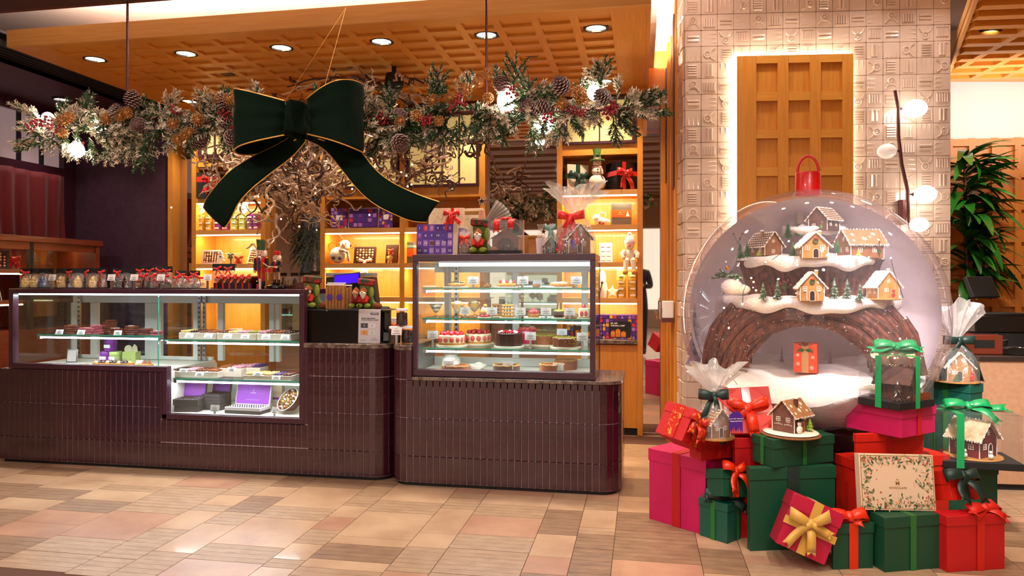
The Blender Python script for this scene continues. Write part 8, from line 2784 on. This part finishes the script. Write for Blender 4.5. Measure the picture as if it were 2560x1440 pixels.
for x, Y, r, m, lb in ((1362, 4.68, .072, mat('hazelnut_glaze', '8a4c2c', .35), 'hazelnut brown cake with pistachio crumbs, behind the dark one'), (1414, 4.54, .08, choc_milk, 'dark pistachio-crumbed chocolate cake at right on the third shelf')):
 t, z = round_cake(lb, x, Y, K3z, r, .056, m, 'pistachio_cake')
 qq = random.Random(int(x))
 b = B()
 for i in range(150):
  a = qq.uniform(0, 6.28)
  if i < 95: c = (r * qq.uniform(.55, .98) * math.cos(a), r * 0 + r * qq.uniform(.55, .98) * math.sin(a), z + .002)
  else: c = (r * 1.005 * math.cos(a), r * 1.005 * math.sin(a), z - .05 * qq.random() ** 2)
  b.sph(c, qq.uniform(.002, .0042), 5, 3)
 o = obj('pistachio_crumbs', b, pist, t); o['kind'] = 'stuff'
for x, z_, lb, Y in ((1082, K3z, 'printed price card on a tall stand, left on the third cake shelf', 4.475), (1326, K3z, 'printed price card on a tall stand, middle of the third cake shelf', 4.475), (1456, K3z, 'printed price card on a tall stand, right on the third cake shelf', 4.475)):
 p = cp_(x, Y, z_); card(p.x, p.y, p.z, lb, .07, .05, .055, -.06)
p = cp_(1405, 4.66, K3z); card(p.x, p.y, p.z, 'white card peeping over the dark pistachio cake', .066, .04, .075, -.06)
# bottom level
def cheesecake(lb, x, Y, r, m, h=.05):
 t = dish(lb, x, Y, KDz, 'baked_cake')
 obj('cake_body', B().lathe((0, 0, 0), [(r * .97, 0), (r, h * .5), (r * .99, h), (r * .8, h * .96), (.001, h * .92)], 36, fn=lambda a, z, j: 1 + .012 * math.sin(a * 13)), m, t)
 obj('crust_rim', B().tube([(r * .96 * math.cos(i * PI / 14), r * .96 * math.sin(i * PI / 14), h + .002 * math.sin(i * 2.2)) for i in range(28)], .005, 6, closed=True), pastry, t)
 return t
brnt = mat('baked_crust', 'b05a24', .5, h2='7a3014', scale=20, stretch=(1, 1, .3))
cheesecake('baked cheesecake cut in two, left on the bottom cake level', 1140, 4.52, .09, brnt, .035)
cheesecake('cocoa dusted cake in the middle of the bottom cake level', 1266, 4.52, .085, mat('cocoa_cake', '5a3424', .7, h2='4a281c', scale=20), .045)
cheesecake('burnt-edged cheesecake at right of the bottom cake level', 1380, 4.52, .08, brnt, .055)
cheesecake('plain brown cake at the rear right of the bottom cake level', 1415, 4.74, .075, brnt, .06)
t = dish('tipped white ceramic pot at the left of the bottom cake level', 1128, 4.62, KDz, 'white_pot', 'pot')
obj('pot', B().lathe((0, 0, 0), [(.06, 0), (.064, .03), (.058, .07), (.04, .088), (.038, .096), (.001, .097)], 28), mat('white_ceramic', 'ece6dc', .25, coat=.4), t)
obj('spout', B().sph((.03, -.05, .07), .012, 8, 6), MATS['white_ceramic'], t)
obj('handle', B().tube([(-.01, 0, .095), (-.03, 0, .125)], .006, 6), MATS['white_ceramic'], t)
t = dish('white boat-shaped dish with a napkin on the bottom cake level', 1190, 4.6, KDz, 'white_dish', 'dish')
obj('dish', B().lathe((0, 0, 0), [(.03, 0), (.055, .022), (.062, .034), (.056, .034), (.03, .01)], 24, fn=lambda a, z, j: 1 + .18 * math.cos(2 * a)), MATS['white_ceramic'], t)
obj('napkin', B().sph((.02, 0, .034), .025, 10, 6, (1.2, .8, .7)), board, t)
for i, x in enumerate((1122, 1270, 1395)):
 p = cp_(x, 4.455, KDz); card(p.x, p.y, p.z, 'printed price card on the bottom cake level, %s' % ['left', 'middle', 'right'][i], .066, .045, .026, -.08)
# ================================================================ left wall cabinet
XC = -4.86
wc_ = thing('wall_cabinet', 'reddish brown display cabinet with lit shelves along the left wall', 'display cabinet', (0, 0, 0))
cabm = mat('cabinet_brown', '6e2c18', .4, h2='5a2010', scale=6, stretch=(14, .7, 14), coat=.2)
c_y0, c_y1, c_z = 4.2, 5.78, 1.655
obj('top', B().box(-5.36, c_y0, c_z - .05, XC + .02, c_y1 + .03, c_z), cabm, wc_, bevel=.004)
obj('end_panel', B().box(-5.36, c_y1 - .05, 0, XC + .01, c_y1, c_z - .0505), cabm, wc_, smooth=False)
obj('back_panel', B().box(-5.39, c_y0, 0, -5.361, c_y1, c_z - .0505), cabm, wc_, smooth=False)
for y in (5.03, 5.05): obj('upright', B().box(XC - .03, y, .9, XC, y + .018, c_z - .0505), blackm, wc_, smooth=False)
obj('front_rail', B().box(XC - .02, c_y0, c_z - .11, XC, 5.029, c_z - .051).box(XC - .02, 5.07, c_z - .11, XC, c_y1 - .051, c_z - .051), cabm, wc_, smooth=False)
for z in (1.385, 1.14):
 s_ = obj('shelf', B().box(-5.36, c_y0, z - .03, XC - .031, c_y1 - .051, z), cabm, wc_, smooth=False)
 obj('led_strip', B().box(XC - .045, c_y0, z - .042, XC - .033, 5.0, z - .0305), led_warm, s_, smooth=False)
obj('base_cabinet', B().box(-5.36, c_y0, .02, XC - .031, c_y1 - .051, .9), cabm, wc_, smooth=False)
obj('glass_panel', B().box(XC - .012, 5.07, 1.0, XC - .006, c_y1 - .051, c_z - .111), glass_side, wc_, smooth=False)
area('cabinet_light', (XC - .2, 5.1, c_z - .06), (0, 0, 0), .1, 1.2, 3.5, (1, .6, .3))
def cab(x, Y, z): return V((atXc(x), Y, z))
t = thing('chocolate_box', 'dark framed praline box on the left wall cabinet\'s upper shelf', 'chocolate box', (XC - .16, 4.86, 1.3858), rot=(0, R(0), R(62)))
chocbox(t, .2, .15, 6, 5, greybox, seed=21)
t = thing('gift_box', 'orange gift bag with red bow beside the dark praline box on the cabinet', 'gift bag', (XC - .15, 5.01, 1.3858), R(60))
obj('bag', B().box(-.05, -.03, 0, .05, .03, .1), kraft, t, bevel=.003)
bow(t, red_satin, (0, -.035, .08), L=.05, W=.035, D=.03, tails=((-.03, -.07, .5), (.03, -.06, -.5)))
for i, y in enumerate((4.74, 4.86)):
 t = thing('bottle_stand', 'small pale wire bottle stand on the lower cabinet shelf, %s of two' % ['left', 'right'][i], 'stand', (XC - .12, y, 1.1408), R(60))
 obj('wire_frame', B().tube([(-.02, 0, 0), (0, 0, .12), (.02, 0, 0)], .004, 5).tube([(-.012, 0, .05), (.012, 0, .05)], .003, 5).tube([(0, -.02, 0), (0, 0, .12), (0, .02, 0)], .004, 5), alu, t)
 obj('knob', B().sph((0, 0, .128), .009, 8, 6), alu, t)
t = thing('bottle', 'clear bottle with red label and black cap on the left wall cabinet', 'bottle', (-4.98, 4.76, c_z + .001))
obj('bottle', B().lathe((0, 0, 0), [(.032, 0), (.034, .004), (.034, .1), (.014, .125), (.014, .14)], 20), mat('clear_bottle', 'c9c2c6', .15, coat=.5), t)
obj('label', B().lathe((0, 0, .02), [(.0348, 0), (.0348, .045)], 20, False), red_satin, t)
obj('cap', B().lathe((0, 0, .1405), [(.016, 0), (.016, .03), (.001, .031)], 14), blackm, t)
# ================================================================ counter of the right wing
rw = dep(2450, 700, 4.46)
far = thing('wing_counter', 'beige fronted counter with dark stone top at the right edge', 'counter', (rw.x, rw.y, 0), R(4))
beige = mat('beige_front', 'b98f70', .5, h2='ad8263', scale=30)
obj('front', B().box(0, 0, .04, 1.4, .44, .80), beige, far, smooth=False)
obj('plinth', B().box(.01, .02, 0, 1.4, .43, .04), blackm, far, smooth=False)
obj('worktop', B().box(-.01, -.015, .8005, 1.4, .45, .83), mat('dark_stone', '2e2420', .3, coat=.3), far, bevel=.003)
zc = .8312
def onfar(x, Y=4.7, z=zc): return V((at(x, 700, Y).x, at(x, 700, Y).y, z))
t = thing('cash_drawer', 'brown wooden drawer box on the right wing counter', 'box', onfar(2440, 5.1), R(4))
obj('box_body', B().box(-.11, -.1, 0, .11, .1, .12), mat('redwood', '6a2a18', .4), t, bevel=.003)
obj('front_slot', B().box(-.06, -.1025, .04, .06, -.1005, .09), blackm, t, smooth=False)
t = thing('receipt_printer', 'black printer on black stand at the right wing counter', 'printer', onfar(2484, 5.22), R(4))
obj('stand', B().box(-.16, -.1, 0, .16, .1, .13), blackm, t, bevel=.003)
obj('housing', B().box(-.17, -.11, .1305, .17, .11, .24), blackg, t, bevel=.006)
obj('lid', B().box(-.16, -.1, .2405, .14, .1, .256), blackm, t, bevel=.004)
t = thing('card_terminal', 'black card payment terminal lying on the right wing counter', 'card terminal', onfar(2524, 5.04), rot=(0, R(0), R(-30)))
obj('body', B().prism([(-.09, 0), (.09, 0), (.09, .05), (.03, .055), (-.09, .02)], -.045, .045), blackg, t, bevel=.006)
obj('keypad', B().bc((-.03, 0, .036), (.07, .06, .004), (0, R(-16), 0)), greybox, t, smooth=False)
t = thing('coiled_cable', 'small coiled black cable behind the card terminal of the wing', 'cable', onfar(2502, 5.12) + V((0, 0, -.001)))
obj('coil', B().tube([((.035 + .004 * (i % 3)) * math.cos(i * .5), (.035 + .004 * (i % 3)) * math.sin(i * .5), .006 + .0035 * i) for i in range(34)], .005, 5), blackm, t)
t = thing('monitor', 'black slanted monitor edge peeping out behind the column', 'screen', onfar(2450, 5.27), R(25))
obj('foot', B().box(-.08, -.06, 0, .08, .06, .02), blackm, t, bevel=.003)
obj('neck', B().box(-.02, .0, .0205, .02, .03, .3), blackm, t, smooth=False)
obj('screen', B().bc((0, -.01, .42), (.22, .03, .15), (R(-24), 0, 0)), blackm, t, bevel=.005)
# small dispenser by the door jamb
t = thing('dispenser', 'small pale wall dispenser on a red ledge by the door jamb', 'dispenser', (.205, 5.62, 1.0))
obj('box', B().box(-.05, -.05, .01, .036, .05, .14), alu, t, bevel=.006)
obj('slot', B().box(-.052, -.02, .05, -.0505, .02, .08), blackm, t, smooth=False)
obj('ledge', B().box(-.055, -.07, -.02, .036, .07, .0095), brown_red, t, smooth=False)
# ================================================================ hall things that only the mirrors show
t = thing('mosaic_pillar', 'round pillar of blue grey mirror mosaic topped with fir fringe, seen reflected', 'pillar', (-4.35, 3.2, 0))
mos = mat('mirror_mosaic', '4a5a78', .2, h2='a8b4cc', scale=26, metal=.6, contrast=(.4, .6))
obj('shaft', B().lathe((0, 0, 0), [(.24, 0), (.24, 1.75), (.2, 2.4)], 24), mos, t)
b = B()
q = random.Random(3)
for i in range(160):
 a, z = q.uniform(0, 6.3), q.uniform(1.6, 2.1)
 b.tube([(.23 * math.cos(a), .23 * math.sin(a), z), (.38 * math.cos(a), .38 * math.sin(a), z - q.uniform(.1, .3))], [.012, .002], 4)
o = obj('fringe', b, dust, t); o['kind'] = 'stuff'
# the photographer, standing behind the camera
per = thing('person', 'person in black clothes holding a camera at chest height, seen in the slim mirror', 'person', (-.07, -.26, 0))
def skinned(name, verts, edges, rad, m, par):
 me = bpy.data.meshes.new(name)
 me.from_pydata(verts, edges, [])
 me.materials.append(m)
 o = bpy.data.objects.new(name, me)
 COL.objects.link(o)
 o.parent = par
 md = o.modifiers.new('skin', 'SKIN')
 md.use_smooth_shade = True
 for v_, r in zip(me.skin_vertices[0].data, rad): v_.radius = r
 me.skin_vertices[0].data[0].use_root = True
 s_ = o.modifiers.new('sub', 'SUBSURF')
 s_.levels = s_.render_levels = 1
 return o
blackcloth = mat('black_cloth', '121114', .85, sheen=.2)
vs_ = [(0, 0, .95), (0, 0, 1.15), (0, 0, 1.38), (0, .01, 1.5), (.17, 0, 1.42), (.23, .02, 1.18), (.1, .18, 1.2), (-.17, 0, 1.42), (-.23, .02, 1.18), (-.1, .18, 1.2), (.1, 0, .9), (.11, .02, .5), (.11, 0, .1), (.11, .1, .04), (-.1, 0, .9), (-.11, .02, .5), (-.11, 0, .1), (-.11, .1, .04)]
ed = [(0, 1), (1, 2), (2, 3), (2, 4), (4, 5), (5, 6), (2, 7), (7, 8), (8, 9), (0, 10), (10, 11), (11, 12), (12, 13), (0, 14), (14, 15), (15, 16), (16, 17)]
rd = [(.16, .12), (.15, .11), (.17, .12), (.06, .06), (.07, .07), (.05, .05), (.04, .04), (.07, .07), (.05, .05), (.04, .04), (.1, .1), (.065, .065), (.045, .045), (.05, .04), (.1, .1), (.065, .065), (.045, .045), (.05, .04)]
skinned('clothed_body', vs_, ed, rd, blackcloth, per)
hd = obj('head', B().sph((0, .03, 1.62), .1, 16, 12, (.8, .95, 1.2)), skin, per)
obj('hair', B().sph((0, .0, 1.66), .105, 14, 10, (.86, .95, 1.05)), blackm, hd)
obj('face', B().sph((-.03, .12, 1.63), .01, 6, 4).sph((.03, .12, 1.63), .01, 6, 4).sph((0, .135, 1.6), .014, 8, 6).box(-.025, .115, 1.555, .025, .125, 1.563), skin, hd)
for sx in (-1, 1):
 obj('hand', B().sph((sx * .075, .2, 1.21), .035, 10, 7, (1, 1, 1.2)).tube([(sx * .06, .22, 1.23), (sx * .05, .235, 1.25)], .01, 6).tube([(sx * .06, .22, 1.215), (sx * .04, .235, 1.215)], .009, 6).tube([(sx * .06, .22, 1.2), (sx * .04, .235, 1.2)], .009, 6).tube([(sx * .06, .22, 1.185), (sx * .045, .235, 1.18)], .008, 6).tube([(sx * .09, .2, 1.24), (sx * .075, .215, 1.265)], .011, 6), skin, per)
t = thing('camera', 'black camera held by the person in black clothes', 'camera', (-.07, -.045, 1.12))
obj('camera_body', B().pad((-.0, 0, .03), (.1, .04, .075), .008), blackm, t)
